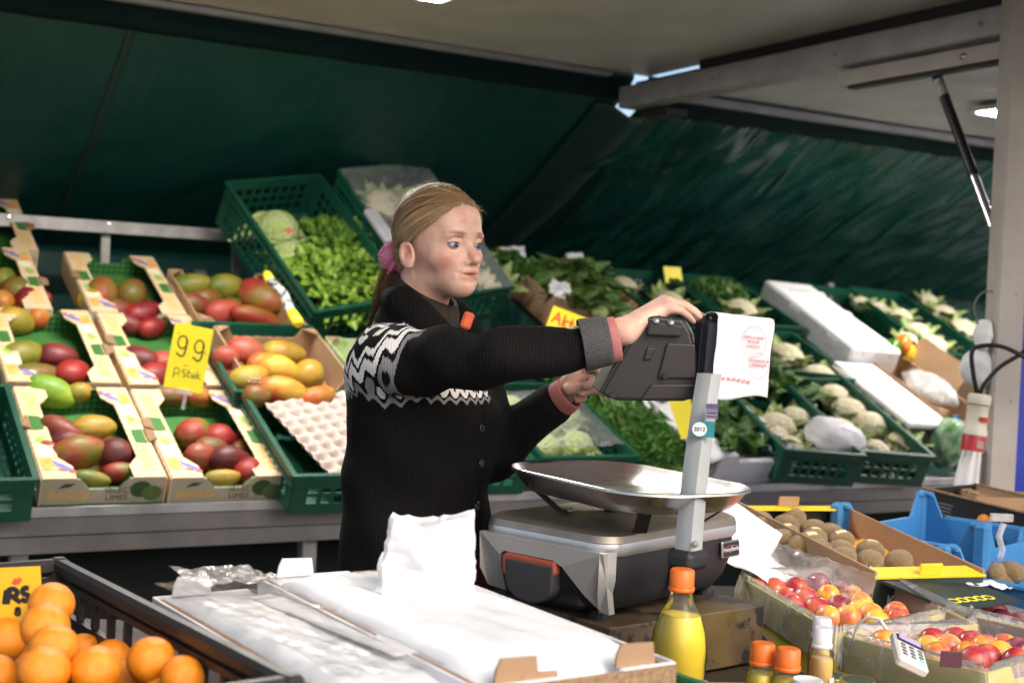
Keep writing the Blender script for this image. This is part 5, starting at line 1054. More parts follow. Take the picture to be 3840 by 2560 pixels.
sm = [(.018, 0), (.0235, .004), (.0245, .02), (.0245, .075), (.023, .090), (.0185, .103), (.017, .112), (.017, .122)]
for (x, y), Y, lab in (((2862, 2408), 2.02, 'small juice bottle with orange cap, the taller-standing of the pair'), ((2957, 2428), 1.99, 'small juice bottle with orange cap nearer to the white-capped bottles')):
    tp = atY(x, y, Y); bottle(lab, Vector((tp.x, Y, tp.z-.142)), sm, .096, .0185, .020, OCAP, OJ, 'juice bottles with orange caps')
tl_ = [(.015, 0), (.0195, .004), (.0198, .02), (.0198, .098), (.0185, .106), (.0150, .118), (.0142, .124), (.0142, .136)]
for (x, y), Y, lab in (((3086, 2350), 2.03, 'slim juice bottle with white cap and paper label in front of the plums'), ((3084, 2314), 2.10, 'slim juice bottle with white cap hidden behind its twin')):
    tp = atY(x, y, Y); t = bottle(lab, Vector((tp.x, Y, tp.z-.154)), tl_, .108, .0148, .018, WCAP, OJ2, 'juice bottles with white caps')
    if Y < 2.05:
        m = MB(); m.grid(lambda u, v: (.0203*math.cos(R(-62+52*u)), .0203*math.sin(R(-62+52*u)), .034+.046*v), 10, 2); lb = m.build('label', WHITEC, t, True)
        for i, s_ in enumerate(('Daan', 'Special')): text(s_, .0115, M('grey_label_print', (.25, .25, .27), None, 9, .5), t, Matrix.Translation((.0198*math.cos(R(-48)), .0198*math.sin(R(-48)), .067-.018*i)) @ Matrix.Rotation(R(45), 4, 'Z') @ Matrix.Rotation(R(90), 4, 'X') @ Matrix.Translation((0, 0, .0022)))
GOLD = M('gold_lid_metal', (.62, .48, .22), None, 9, .3, metal=.9)
def jar(label, p, r_, h, lidm, cat='jar'):
    t = thing('jar', label, cat, Matrix.Translation(p), 'jars by the bottles'); MB().lathe([(0, 0), (r_*.92, 0), (r_*.95, h*.7), (r_*.9, h*.85), (0, h*.85)], 28).build('glass', M('jar_content_green', (.05, .09, .03), None, 9, .2), t, True); l = MB().lathe([(r_*.97, h*.8), (r_, h*.82), (r_, h*.98), (r_*.97, h), (r_*.9, h*.985), (0, h*.98)], 36).build('lid', lidm, t, 40)
    MB().lathe([(0, h*.986), (r_*.86, h*.986), (r_*.86, h*.98)], 28).build('lid_print', M('dark_green_lid', (.03, .07, .035), None, 9, .35), l) if lidm is GOLD else None
p = atY(3215, 2545, 1.95); jar('jar with a gold rim and green lid at the bottom edge', Vector((p.x, 1.95, p.z-.08)), .026, .08, GOLD); p = atY(3130, 2530, 2.06); jar('jar with a gold lid half hidden behind the slim bottle', Vector((p.x, 2.06, p.z-.08)), .026, .08, GOLD); p = atY(3030, 2545, 1.95); jar('jar with a flat white lid at the bottom edge', Vector((p.x, 1.95, p.z-.08)), .022, .08, WCAP)
tag(MB().box((0, 0, 0), (.5, .34, .06), bev=.004).build('closed_carton', CARD, None, T=rotz(R(8), (.43, 2.03, .876))), 'low carton under the juice bottles', 'carton')

# ---- plums
def plum_mat(name, c1, c2, c3, lo=.36, hi=.62):
    k = NT(name); oi = k.n('ObjectInfo'); c = k.coord(); v = k.n('VectorMath', operation='ADD'); mu = k.n('VectorMath', operation='SCALE'); mu.inputs['Scale'].default_value = 31; k.l(oi.outputs['Location'], mu.inputs[0]); k.l(c, v.inputs[0]); k.l(mu.outputs[0], v.inputs[1])
    col = k.ramp(k.noise(.8, 3, v.outputs[0]), [(lo, c1), ((lo+hi)/2, c2), (hi, c3)]); sp = k.ramp(k.noise(26, 2, v.outputs[0]), [(.60, (0, 0, 0)), (.7, (1, 1, 1))]); bl = k.ramp(k.noise(1.3, 4, v.outputs[0]), [(.45, (0, 0, 0)), (.7, (1, 1, 1))])
    col = k.mix(k.math('MULTIPLY', sp, .22), col, (.75, .45, .25)); k.base(k.mix(k.math('MULTIPLY', bl, .22), col, (.55, .40, .45))); k.set(rough=k.ramp(bl, [(0, (.22,)*3), (1, (.5,)*3)])); return k.m
PLM = dict(red=plum_mat('plum_red', (.36, .018, .035), (.50, .045, .045), (.62, .13, .05)), dark=plum_mat('plum_purple', (.13, .012, .03), (.22, .02, .04), (.33, .04, .05)), gold=plum_mat('plum_orange', (.60, .10, .05), (.75, .28, .05), (.82, .45, .05)), yellow=plum_mat('plum_yellow', (.72, .16, .04), (.84, .46, .04), (.86, .52, .06)), purple=plum_mat('plum_dark', (.07, .008, .018), (.11, .012, .022), (.20, .02, .03)))
def plum_mesh(seed):
    m = MB(); nu, nv = 26, 18; f = fbm(seed); pts = []
    for j in range(nv+1):
        a = math.pi*j/nv
        for i in range(nu):
            b = 2*math.pi*i/nu; d = Vector((math.sin(a)*math.cos(b), math.sin(a)*math.sin(b), math.cos(a))); k = 1+.02*f(d, 2)-.07*math.exp(-(a/.22)**2)-.045*math.exp(-(min(abs(b-.5), 6.28-abs(b-.5))/.16)**2)*math.sin(a)**.5
            pts.append((d.x*k, d.y*k, d.z*k*1.04))
    m.add(pts, [(j*nu+i, (j+1)*nu+i, (j+1)*nu+(i+1) % nu, j*nu+(i+1) % nu) for j in range(nv) for i in range(nu)]); return m
PMB = [plum_mesh(k_+80) for k_ in range(2)]; PMC = {}
def plum(c, label, p, r_, group):
    k = (c, random.randrange(2))
    if k not in PMC: PMC[k] = PMB[k[1]].mesh('plum', PLM[c], True)
    tag(put('plum', PMC[k], None, Matrix.Translation(p) @ eul(random.uniform(-1.2, 1.2), random.uniform(-1.2, 1.2), random.uniform(0, 6.28)) @ Matrix.Scale(r_, 4)), label, 'plum', group)
k = NT('yellow_fruit_print'); c = k.coord(); f_ = k.noise(5, 2, c, dist=.4); k.base(k.mix(k.ramp(k.noise(6.5, 1, c), [(.60, (0, 0, 0)), (.62, (1, 1, 1))], 'CONSTANT'), k.ramp(f_, [(.3, (.52, .44, .05)), (.6, (.60, .52, .09)), (.8, (.66, .42, .36))]), (.13, .055, .11))); k.set(rough=.5); YBOX = k.m
INS = M('kraft_inside', (.46, .31, .20), (.40, .27, .17), 6, .7)
LINER = FILM('fruit_liner_film', (.92, .90, .91), .17, .16, .7, 18, .35)
def plum_box(label, T, w, d, h, fl_label, seed):
    t = thing('fruit_carton', label, 'carton', T, 'printed plum cartons')
    MB().box((0, 0, .003), (w, d, .006)).build('floor', INS, t)
    for sx in (-1, 1):
        o = MB().box((sx*w/2, 0, h/2), (.005, d, h)).build('side_wall', YBOX, t); MB().box((-sx*.0045, 0, .002), (.003, d-.012, h-.006)).build('kraft_lining', INS, o, T=Matrix.Translation((sx*w/2, 0, h/2)))
    for sy in (-1, 1):
        o = MB().prism([(-w/2, 0), (w/2, 0), (w/2, h), (w*.3, h), (w*.26, h*.8), (-w*.26, h*.8), (-w*.3, h), (-w/2, h)], -.0025, .0025, Matrix.Rotation(R(90), 4, 'X')).build('end_wall', YBOX, t, T=Matrix.Translation((0, sy*d/2, 0))); MB().box((0, -sy*.0045, h*.40), (w-.012, .003, h*.78)).build('kraft_lining', INS, o)
    # liner draped over all four edges
    m = MB(); f = fbm(seed); N = 92; prof = [(1.075, -.055), (1.07, -.025), (1.045, -.002), (1.015, .012), (.985, .010), (.95, -.010), (.93, -.035), (.90, -.06)]; base = rrect(w, d, .02, 22); nb = len(base); vs = []
    for q, (k_, z) in enumerate(prof):
        for i, pnt in enumerate(base):
            s_ = i/nb; e = f((math.cos(6.28*s_)*3, math.sin(6.28*s_)*3, q*.35), 2.6); g = abs(f((math.cos(6.28*s_)*9, math.sin(6.28*s_)*9, q*.2), 3.0)); kk = k_+.022*e*(1 if q in (0, 1, 6, 7) else .5)+.02*g*(q < 2)
            vs.append((pnt[0]*kk, pnt[1]*kk, h+z*(1+.5*e)+.007*e))
    m.add(vs, [(j*nb+i, j*nb+(i+1) % nb, (j+1)*nb+(i+1) % nb, (j+1)*nb+i) for j in range(len(prof)-1) for i in range(nb)])
    tag(m.build('plastic_liner', LINER, None, True, T), fl_label, 'plastic liner', 'plastic liners in the plum cartons'); return t
def flat_(p, T, n): return p
B1, w1, d1 = tri_frame((3130, 2368, 2.40), (2775, 2160, 2.78), (3580, 2300, 2.55), h=.12)
plum_box('yellow printed carton of red plums beside the scale', B1, w1, d1, .12, 'clear liner over the edges of the plum carton beside the scale', 5)
def plums(px, T, n, where, group, r_=.0265):
    names = dict(red='red', dark='purple red', gold='orange red', yellow='yellow', purple='dark purple')
    for x, y, c, lab in px: plum(c, f'{names[c]} plum {lab} {where}', on_plane((x, y), T, n), r_*random.uniform(.94, 1.06), group)
q5 = lambda x, y: (2600+x*1240/2352, 1760+y*800/1517)
P1 = [(*q5(575, 860), 'red', 'at the near end of'), (*q5(735, 850), 'red', 'second along the back of'), (*q5(890, 825), 'dark', 'at the back of'), (*q5(650, 935), 'red', 'against the near side of'), (*q5(800, 925), 'red', 'in the middle left of'), (*q5(960, 905), 'yellow', 'only yellow one in'), (*q5(1135, 910), 'gold', 'near the far side of'), (*q5(1190, 965), 'gold', 'in the far middle of'), (*q5(1035, 985), 'dark', 'in the centre of'), (*q5(880, 1005), 'red', 'lying left of centre in'), (*q5(960, 1055), 'gold', 'behind the white cap in'), (*q5(1100, 1060), 'gold', 'in front of the centre of'), (*q5(1260, 1040), 'gold', 'by the keypad cable in'), (*q5(1440, 1030), 'gold', 'at the far front of'), (*q5(1300, 1085), 'yellow', 'half hidden at the front of'), (*q5(1180, 1015), 'yellow', 'low between others in'), (*q5(460, 850), 'red', 'peeping out at the end of'), (*q5(1460, 1075), 'red', 'in the front corner of'), (*q5(700, 990), 'red', 'low at the side of'), (*q5(1030, 880), 'dark', 'low at the back of')]
plums(P1, B1, .100, 'the plum carton beside the scale', 'plums beside the scale')
B2, w2, d2 = tri_frame((3700, 2522, 2.16), (3166, 2384, 2.40), (4060, 2400, 2.36), h=.12)
plum_box('yellow printed carton of plums with the white keypad, at the picture edge', B2, w2, d2, .12, 'clear liner over the plum carton with the keypad', 9)
P2 = [(*q5(1700, 1220), 'red', 'beside the keypad in'), (*q5(1865, 1215), 'red', 'at the back of'), (*q5(1975, 1245), 'red', 'in the back middle of'), (*q5(1810, 1270), 'gold', 'in the middle of'), (*q5(2070, 1275), 'gold', 'right of centre in'), (*q5(2215, 1270), 'gold', 'at the far back of'), (*q5(1950, 1320), 'gold', 'behind the purple tab of'), (*q5(2180, 1325), 'yellow', 'with a yellow cheek in'), (*q5(2000, 1365), 'red', 'at the front rim of'), (*q5(1735, 1325), 'gold', 'left of the purple tab of'), (*q5(1670, 1280), 'yellow', 'half under the keypad in'), (*q5(2310, 1300), 'dark', 'at the picture edge in'), (*q5(1360, 1240), 'gold', 'left of the keypad in'), (*q5(2300, 1375), 'red', 'in the corner of'), (*q5(2090, 1340), 'red', 'low in')]
plums(P2, B2, .105, 'the plum carton with the keypad', 'plums in the keypad carton')
tag(MB().box((0, 0, 0), (.034, .003, .026), bev=.001).build('carton_tab', M('purple_card', (.12, .04, .06), None, 9, .5), None, T=dirm(atY(3567, 2470, 2.12), Vector((.1, .95, .05)), ZV)), 'small purple cardboard tab standing at the rim of the keypad carton', 'tab')
B3, w3, d3 = tri_frame((3640, 2300, 2.60), (3600, 2235, 2.90), (3960, 2380, 2.62), w=.40, d=.30, h=.10)
plum_box('carton of dark purple plums at the picture edge', B3, w3, d3, .10, 'cloudy liner over the carton of dark plums', 15)
P3 = [(*q5(1970, 985), 'purple', 'nearest the black lid in'), (*q5(2140, 965), 'purple', 'at the back of'), (*q5(2150, 1030), 'purple', 'stacked in the middle of'), (*q5(2310, 1050), 'dark', 'at the picture edge of'), (*q5(2190, 1090), 'purple', 'at the front of'), (*q5(2050, 1040), 'dark', 'low in'), (*q5(2290, 1110), 'dark', 'in the front corner of')]
plums(P3, B3, .085, 'the carton of dark plums', 'dark plums', .028)

# ---- keypad terminal
kp = thing('keypad', 'white card keypad with violet display lying on the plum carton', 'keypad'); a, b, c_ = atY(3322, 2352, 2.17), atY(3432, 2405, 2.17), atY(3385, 2462, 2.10); x = (b-a).normalized(); y = (a-c_); L_ = y.length*1.02; y = (y-x*y.dot(x)).normalized(); z = x.cross(y); KW = (b-a).length
kp.matrix_world = frame((b+c_)/2+x*.004, x, y, z); KWH = M('keypad_white', (.74, .72, .66), None, 9, .4)
MB().box((0, 0, -.008), (KW, L_+.006, .018), bev=.004).build('housing', KWH, kp); MB().box((0, L_*.30, .0015), (KW*.86, L_*.24, .002), bev=.0005).build('display_frame', INK, kp)
MB().box((0, L_*.31, .003), (KW*.72, L_*.12, .001)).build('display', emis('violet_display', (.36, .27, .55), .35), kp)
for r_ in range(4):
    for q in range(3): MB().box((KW*(-.28+.28*q), L_*(.06-.125*r_), .002), (KW*.16, L_*.055, .003), bev=.001).build('key', M('key_teal', (.15, .55, .60), None, 9, .4) if (r_, q) == (3, 2) else M('key_grey', (.10, .12, .15), None, 9, .4), kp)
c0 = atY(3325, 2360, 2.18); tag(MB().tube([c0, atY(3300, 2320, 2.19), atY(3255, 2312, 2.2), atY(3222, 2335, 2.21), atY(3208, 2370, 2.22), atY(3200, 2400, 2.22)], .0028, 8).build('keypad_cable', KWH, None, True), 'thin cream cable looping from the keypad', 'cable')

# ---- kiwi box
KT, kw, kd = tri_frame((3285, 2157, 2.72), (2770, 1893, 3.20), (3649, 2130, 2.86), h=.10)
KYEL = M('kiwi_box_yellow', (.86, .62, .02), (.80, .56, .02), 5, .45); KGRN = M('kiwi_box_dark_green', (.025, .04, .036), None, 5, .5)
kb = thing('kiwi_carton', 'yellow and dark green carton of kiwis behind the plums', 'carton', KT)
MB().box((0, 0, .003), (kw, kd, .006)).build('floor', CARD, kb)
for sx in (-1, 1): MB().box((sx*kw/2, 0, .054), (.006, kd, .108)).build('side_wall', CARD, kb)
for sy in (-1, 1): MB().box((0, sy*kd/2, .048), (kw, .005, .088)).build('end_wall', KGRN, kb); MB().prism([(-kw/2-.004, -.005), (kw/2+.004, -.005), (kw/2-.01, .045), (-kw/2+.01, .045)] if sy < 0 else [(-kw/2-.004, .005), (-kw/2+.01, -.045), (kw/2-.01, -.045), (kw/2+.004, .005)], 0, .004, Matrix.Rotation(R(6 if sy < 0 else -6), 4, 'X')).build('ledge', KYEL, kb, T=Matrix.Translation((0, sy*kd/2, .094)))
for sy in (-1, 1): MB().box((.0, sy*(kd/2-.002), .110), (.06, .006, .026), bev=.003).build('tab', CARD if sy > 0 else KYEL, kb)
A = Matrix.Translation((0, -kd/2-.004, 0)) @ Matrix.Rotation(R(90), 4, 'X'); text('Kiwita', .034, M('white_box_print', (.7, .7, .68), None, 9, .5), kb, A @ Matrix.Translation((-.065, .045, 0))); m = MB(); m.add([(.012+.022*math.cos(i*.2618), .05+.022*math.sin(i*.2618), .0004) for i in range(24)], [tuple(range(24))]); m.add([(.012+.014*math.cos(i*.2618), .047+.012*math.sin(i*.2618), .0008) for i in range(24)], [tuple(range(24))], 1); m.build('printed_emblem', [KYEL, KGRN], kb, T=A); MB().box((.095, .05, .0008), (.075, .05, .001)).build('paper_label', M('grey_paper_label', (.50, .50, .52), (.40, .40, .42), 90, .6), kb, T=A)
k = NT('kiwi_skin'); c = k.coord(); k.base(k.ramp(k.noise(6, 5, c), [(.3, (.20, .125, .045)), (.7, (.34, .225, .09))])); k.set(rough=.85, sheen=.3); k.bump(k.noise(70, 3, c), .5, .03); KSK = k.m
def ell_mesh(mat, sx, sy, sz, nu=22, nv=14):
    m = MB(); pts = [(sx*math.cos(math.pi*j/nv), sy*math.sin(math.pi*j/nv)*math.cos(2*math.pi*i/nu), sz*math.sin(math.pi*j/nv)*math.sin(2*math.pi*i/nu)) for j in range(nv+1) for i in range(nu)]
    m.add(pts, [(j*nu+i, j*nu+(i+1) % nu, (j+1)*nu+(i+1) % nu, (j+1)*nu+i) for j in range(nv) for i in range(nu)]); return m.mesh('kiwi', mat, True)
KM = ell_mesh(KSK, 1, .80, .78); STK = M('fruit_sticker', (.82, .80, .72), (.8, .45, .05), 60, .4)
def kiwi(label, T, sticker=False, r_=.034, group='kiwis in the carton'):
    t = tag(put('kiwi', KM, None, T @ Matrix.Scale(r_, 4)), label, 'kiwi', group)
    if sticker: m = MB(); m.grid(lambda u, v: ((u-.5)*.75, (v-.5)*.5, .79-.35*((u-.5)**2*.75**2+(v-.5)**2*.8)), 6, 6, thick=-.01); m.build('sticker', STK, t, True)
PULP = M('orange_tray_insert', (.80, .36, .03), None, 9, .6)
m = MB(); m.grid(lambda u, v: ((u-.5)*(kw-.014), (v-.5)*(kd-.014), .050+.012*math.sin(u*25)*math.sin(v*42)), 40, 60, thick=.002); m.build('tray_insert', PULP, kb, True)
for x, y, st_, lab in ((665, 400, 0, 'at the back, half behind another'), (710, 350, 0, 'at the very back'), (470, 370, 0, 'in the near back corner'), (480, 415, 0, 'against the near side at the back'), (660, 465, 1, 'with sticker, nearest the scale'), (650, 505, 0, 'low by the liner'), (860, 430, 0, 'along the far side'), (860, 490, 1, 'with hidden sticker in the middle'), (830, 520, 1, 'with sticker, second from the scale'), (895, 575, 0, 'low at the near side'), (1050, 510, 1, 'with sticker by the far side'), (1050, 580, 0, 'in the middle front'), (1060, 630, 0, 'at the near front side'), (1260, 580, 1, 'with a large sticker near the front'), (1250, 650, 0, 'largest at the front'), (1460, 650, 0, 'alone in the front far corner'), (760, 545, 0, 'half hidden in the second row'), (980, 460, 0, 'back along the cardboard side')):
    kiwi(f'kiwi {lab} of the kiwi carton', face_T(KT, on_plane(q5(x, y), KT, .078), R(random.uniform(-30, 10))) @ eul(R(random.uniform(-18, 18)), R(random.uniform(-15, 15)), 0), st_, .0335)
bl = thing('black_lid', 'black cardboard lid with yellow lettering under the kiwi carton', 'lid', Matrix()); a, b = atY(3450, 2205, 2.66), atY(3690, 2200, 2.80); x = (b-a).normalized(); y = Vector((-x.y, x.x, 0)).normalized(); bl.matrix_world = frame(a.lerp(b, .5)-ZV*.012-y*.02, x, y, ZV) @ Matrix.Rotation(R(8), 4, 'X')
MB().box((0, .02, 0), (.26, .16, .006)).build('sheet', KGRN, bl); strokes([arc(-.07+.03*i, -.03, .014, .010, 0, 360, 12) for i in range(5)], .006, M('bright_yellow_print', (.80, .78, .05), None, 9, .5), bl, Matrix.Translation((0, 0, .0035)), 'yellow_lettering')
paper('white receipt lying on the black lid by the blue crate', frame(atY(3735, 2190, 2.85), x, y, ZV) @ eul(R(10), R(5), R(15)), .07, .05, 41, 'receipt', 'receipt', .006); paper('second white receipt on the black lid', frame(atY(3655, 2185, 2.82), x, y, ZV) @ eul(R(10), 0, R(-15)), .05, .03, 42, 'receipt', 'receipt', .004)

# ---- blue crates
def blue_crate(label, T, w, d, h):
    t = thing('plastic_crate', label, 'crate', T, 'blue crates'); TX = Matrix.Rotation(R(90), 4, 'X')
    MB().box((0, 0, .004), (w, d, .008)).build('floor', BLUEP, t)
    def pr(L): return [(-L/2, 0), (L/2, 0), (L/2, h*1.0), (L*.42, h*1.0), (L*.34, h*.70), (-L*.34, h*.70), (-L*.42, h*1.0), (-L/2, h*1.0)]
    for sy in (-1, 1): o = MB().prism(pr(w), -.004, .004, TX).build('wall', BLUEP, t, T=Matrix.Translation((0, sy*d/2, 0))); bevel(o, .002)
    for sx in (-1, 1): o = MB().prism(pr(d), -.004, .004, TX).build('wall', BLUEP, t, T=Matrix.Translation((sx*w/2, 0, 0)) @ Matrix.Rotation(R(90), 4, 'Z')); bevel(o, .002)
    for sx in (-1, 1):
        MB().box((sx*(w/2+.008), 0, h*.69), (.020, d*.66, .012), bev=.003).build('rim', BLUEP, t)
        for sy in (-1, 1):
            o = MB().box((sx*(w/2+.004), sy*(d/2+.004), h*.52), (.034, .034, h*1.0), bev=.008).build('corner_post', BLUEP, t)
            for ax, L in ((0, w), (1, d)):
                p = [sx*w/2, sy*d/2]; p[ax] -= (sx, sy)[ax]*L*.04; dm = [.020, .020]; dm[ax] = L*.08; MB().box((p[0], p[1], h*1.0-.004), (dm[0], dm[1], .014), bev=.004).build('corner_lip', BLUEP, t)
    for i in range(6): MB().box((w/2-.0045, -.05+.010*i, h*.45), (.002, .004, .03)).build('slot', DARK, t)
    return t
F_, Lc = atY(3450, 1850, 3.60), atY(3140, 1880, 3.28); xv = (F_-Lc); xv.z = 0; bw = xv.length; xv.normalize(); yv = Vector((-xv.y, xv.x, 0)); zt = (F_.z+Lc.z)/2
blue_crate('blue plastic crate standing behind the kiwi carton', frame(Vector((F_.x, F_.y, zt-.20))-xv*bw/2-yv*.19, xv, yv, ZV), bw, .36, .20)
L2 = atY(3570, 2050, 2.98); BT2 = frame(Vector((L2.x, L2.y, L2.z-.20))+xv*bw/2-yv*.17, xv, yv, ZV); blue_crate('blue plastic crate with a few kiwis at the picture edge', BT2, bw, .36, .20)
for x, y, lab in ((3735, 2150, 'kiwi lying nearer in the blue crate'), (3790, 2145, 'kiwi lying farther in the blue crate'), (3760, 2175, 'kiwi half hidden in the blue crate')): kiwi(lab, Matrix.Translation(atY(x, y, 3.02)) @ eul(0, 0, random.uniform(0, 3)), False, .034, 'kiwis in the blue crate')
cl = thing('card_clip', 'clear plastic card clip on the rim of the blue crate', 'clip', Matrix.Translation(atY(3755, 1960, 2.95))); cm = FILM('clear_plastic_clip'); MB().box((0, 0, .012), (.05, .012, .018), bev=.002).build('holder', cm, cl); MB().tube([(.005, 0, 0), (-.004, 0, -.03), (.006, 0, -.06), (0, 0, -.085)], .0075, 8).build('arm', cm, cl, True)
# black and brown cartons behind
a, b = atY(3450, 1815, 3.86), atY(3900, 1950, 3.56); x = (b-a); x.z = 0; L_ = x.length; x.normalize(); y = Vector((-x.y, x.x, 0)); bc = thing('dark_carton', 'black printed carton with a hand hole behind the blue crates', 'carton', frame(Vector(((a.x+b.x)/2, (a.y+b.y)/2, (a.z+b.z)/2-.17))+y*.13, x, y, ZV) @ Matrix.Rotation(R(4.5), 4, 'Y'))
BLKC = M('black_printed_card', (.012, .011, .014), None, 7, .45)
for sy in (-1, 1): MB().box((0, sy*.13, .085), (L_, .006, .17)).build('side_wall', BLKC, bc); MB().box((0, sy*.13-.004, .172), (L_, .008, .005)).build('cut_edge', CARDE, bc); MB().box((0, sy*.124, .085), (L_-.01, .003, .165)).build('kraft_lining', CARD, bc)
for sx in (-1, 1): MB().box((sx*L_/2, 0, .085), (.006, .254, .17)).build('end_wall', BLKC, bc)
MB().box((0, 0, .003), (L_-.01, .25, .005)).build('floor', CARD, bc)
m = MB(); m.prism(arc(-.045, 0, .016, .016, 90, 270, 8)+arc(.045, 0, .016, .016, -90, 90, 8), 0, .003, Matrix.Rotation(R(90), 4, 'X')); hh = m.build('hand_hole', M('orange_kraft', (.52, .26, .15), (.46, .22, .12), 8, .7), bc, T=Matrix.Translation((.03, -.1335, .085)))
tag(put('orange', OM[0], None, Matrix.Translation(atY(3705, 1955, 3.70)) @ Matrix.Scale(.03, 4)), 'orange inside the black carton, seen through its hand hole', 'orange')
A = Matrix.Translation((-.11, -.1335, .11)) @ Matrix.Rotation(R(90), 4, 'X')
for i in range(7): MB().box((0, .030-.010*i, .0004), (.05-.006*(i % 3), .003, .0004)).build('small_print', M('grey_small_print', (.22, .22, .24), None, 120, .6), bc, T=A)
p = atY(3740, 1862, 3.85); brc = carton('open brown carton behind the black one, below the grey post', rotz(R(6), (p.x+.17, 3.93, p.z-.2)), .5, .16, .2, dip=.0)
tag(put('orange', OM[1], None, Matrix.Translation(atY(3825, 1893, 3.93)) @ Matrix.Scale(.035, 4)), 'orange peeping out of the open brown carton', 'orange')
for nm, x0, x1, y0, y1, z0 in (('stacked_carton', 1.25, 1.75, 3.35, 3.62, .82),): pass
hs = thing('back_stand', 'plain stand under the black and brown cartons', 'stand', Matrix()); MB().box((1.42, 3.72, .40), (.9, .62, .80)).build('body', TABLE, hs)

# ---- plug, cables and cloth on the post
pl = thing('power_plug', 'cream and red industrial power plug hanging at the grey post', 'plug'); a, b = atY(3675, 1478, 3.98), atY(3645, 1690, 3.97); zv = (a-b).normalized(); xx = Vector((1, 0, 0)); xx = (xx-zv*xx.dot(zv)).normalized(); pl.matrix_world = frame(b, xx, zv.cross(xx), zv); PLH = (a-b).length; CRM = M('cream_plug_plastic', (.62, .58, .48), (.54, .50, .42), 9, .45)
MB().lathe([(0, PLH), (.030, PLH), (.034, PLH*.97), (.034, PLH*.80), (.0315, PLH*.78), (.0315, PLH*.50), (.034, PLH*.40), (.037, PLH*.34), (.037, PLH*.28), (.033, PLH*.26)], 28).build('body', CRM, pl, 40)
MB().lathe([(.033, PLH*.26), (.034, PLH*.24), (.034, 0), (.028, 0), (0, .004)], 28).build('red_collar', M('plug_red', (.42, .02, .025), None, 9, .4), pl, 40); MB().lathe([(.0342, PLH*.815), (.0348, PLH*.81), (.0342, PLH*.80)], 28).build('ring', DARK, pl); 
tg = MB().box((.012, -.0335, PLH*.56), (.026, .002, .016)).build('red_label', REDI, pl); text('2007', .014, INK, pl, Matrix.Translation((.006, -.0352, PLH*.56)) @ Matrix.Rotation(R(90), 4, 'X')); MB().box((.010, -.0345, PLH*.12), (.020, .002, .022)).build('type_plate', M('plate_grey', (.40, .28, .24), None, 60, .5), pl)
CBL = M('black_cable', (.010, .010, .011), None, 9, .4)
def curve_pts(P, n=10):
    out = []
    for i in range(len(P)-1):
        p0, p1, p2, p3 = P[max(i-1, 0)], P[i], P[i+1], P[min(i+2, len(P)-1)]
        for k_ in range(n):
            t = k_/n; out.append(.5*((2*p1)+(p2-p0)*t+(2*p0-5*p1+4*p2-p3)*t*t+(3*p1-p0-3*p2+p3)*t**3))
    return out+[P[-1]]
tag(MB().tube(curve_pts([atY(3665, 1480, 3.97), atY(3650, 1400, 3.96), atY(3645, 1320, 3.95), atY(3680, 1297, 3.94), atY(3760, 1300, 3.92), atY(3860, 1350, 3.90), atY(3950, 1420, 3.9)]), .007, 8).build('power_cable', CBL, None, True), 'thick black cable bending over the post to the blue panel', 'cable'); tag(MB().tube(curve_pts([atY(3676, 1480, 3.96), atY(3690, 1440, 3.95), atY(3750, 1375, 3.93), atY(3830, 1325, 3.91), atY(3930, 1240, 3.9)]), .0065, 8).build('power_cable', CBL, None, True), 'thick black cable rising across the post from the plug', 'cable')
tag(MB().tube(curve_pts([atY(3725, 1092, 3.98), atY(3680, 1100, 3.98), atY(3652, 1150, 3.98), atY(3668, 1215, 3.98)]), .003, 6).build('thin_wire', M('grey_wire', (.12, .12, .11), None, 9, .5), None, True), 'thin grey wire loop above the white cloth at the post', 'wire')
ROPE = M('white_cloth', (.72, .72, .72), (.62, .62, .64), 8, .85, bump=.4, bscale=30)
sack('cloth_bundle', 'white cloth knot tied to the post above the plug', 'cloth', Matrix.Translation(atY(3690, 1255, 4.03)), (.030, .02, .045), 31, ROPE, .2); sack('cloth_bundle', 'white cloth bag hanging behind the black cables', 'cloth', Matrix.Translation(atY(3670, 1380, 4.04)), (.055, .03, .055), 33, ROPE, .2); m = MB(); fq = fbm(35); m.grid(lambda u, v: (math.cos(6.2832*u)*(.026+.024*v+.004*fq((math.cos(6.28*u)*2, math.sin(6.28*u)*2, v*2), 3)), math.sin(6.2832*u)*(.018+.012*v+.005*math.sin(u*38)), -.27*v), 40, 20); tag(m.build('cloth_bundle', ROPE, None, True, Matrix.Translation(atY(3648, 1672, 4.03)) @ eul(0, R(6), 0)), 'long white cloth hanging below the red plug', 'cloth')
# film-wrapped carton at the bottom edge
Tq, qw, qd = tri_frame((1930, 2640, 1.82), (1880, 2552, 2.0), (2620, 2600, 1.95), w=.32, d=.2, h=.08); fc = carton('kraft carton under cloudy film at the bottom edge beside the juice', Tq, .32, .2, .08, mat=CARD, dip=.1)
m = MB(); f8 = fbm(88); m.grid(lambda u, v: ((u-.5)*.30, (v-.5)*.16, .086+.008*f8((u*5, v*3, 1), 2.4)), 36, 20); tag(m.build('plastic_film', FILML, None, True, Tq), 'cloudy film over the kraft carton at the bottom edge', 'film')
for px in ((2000, 2540), (2320, 2480)): tag(MB().box((0, 0, 0), (.034, .004, .022), bev=.001).build('carton_tab', CARD, None, T=rotz(R(12), atY(*px, 1.90))), 'kraft tab sticking up left beside the film' if px[0] < 2100 else 'kraft tab sticking up near the juice bottle', 'tab')
tag(MB().tube([atY(2480, 2520, 1.98), atY(2660, 2580, 1.9)], .008, 8).build('green_strap', M('green_tape', (.02, .14, .05), None, 9, .5), None), 'green strapping beside the large juice bottle', 'strap')
plum('purple', 'dark plum half hidden under the film at the bottom edge', atY(2440, 2562, 1.93), .026, 'dark plums')

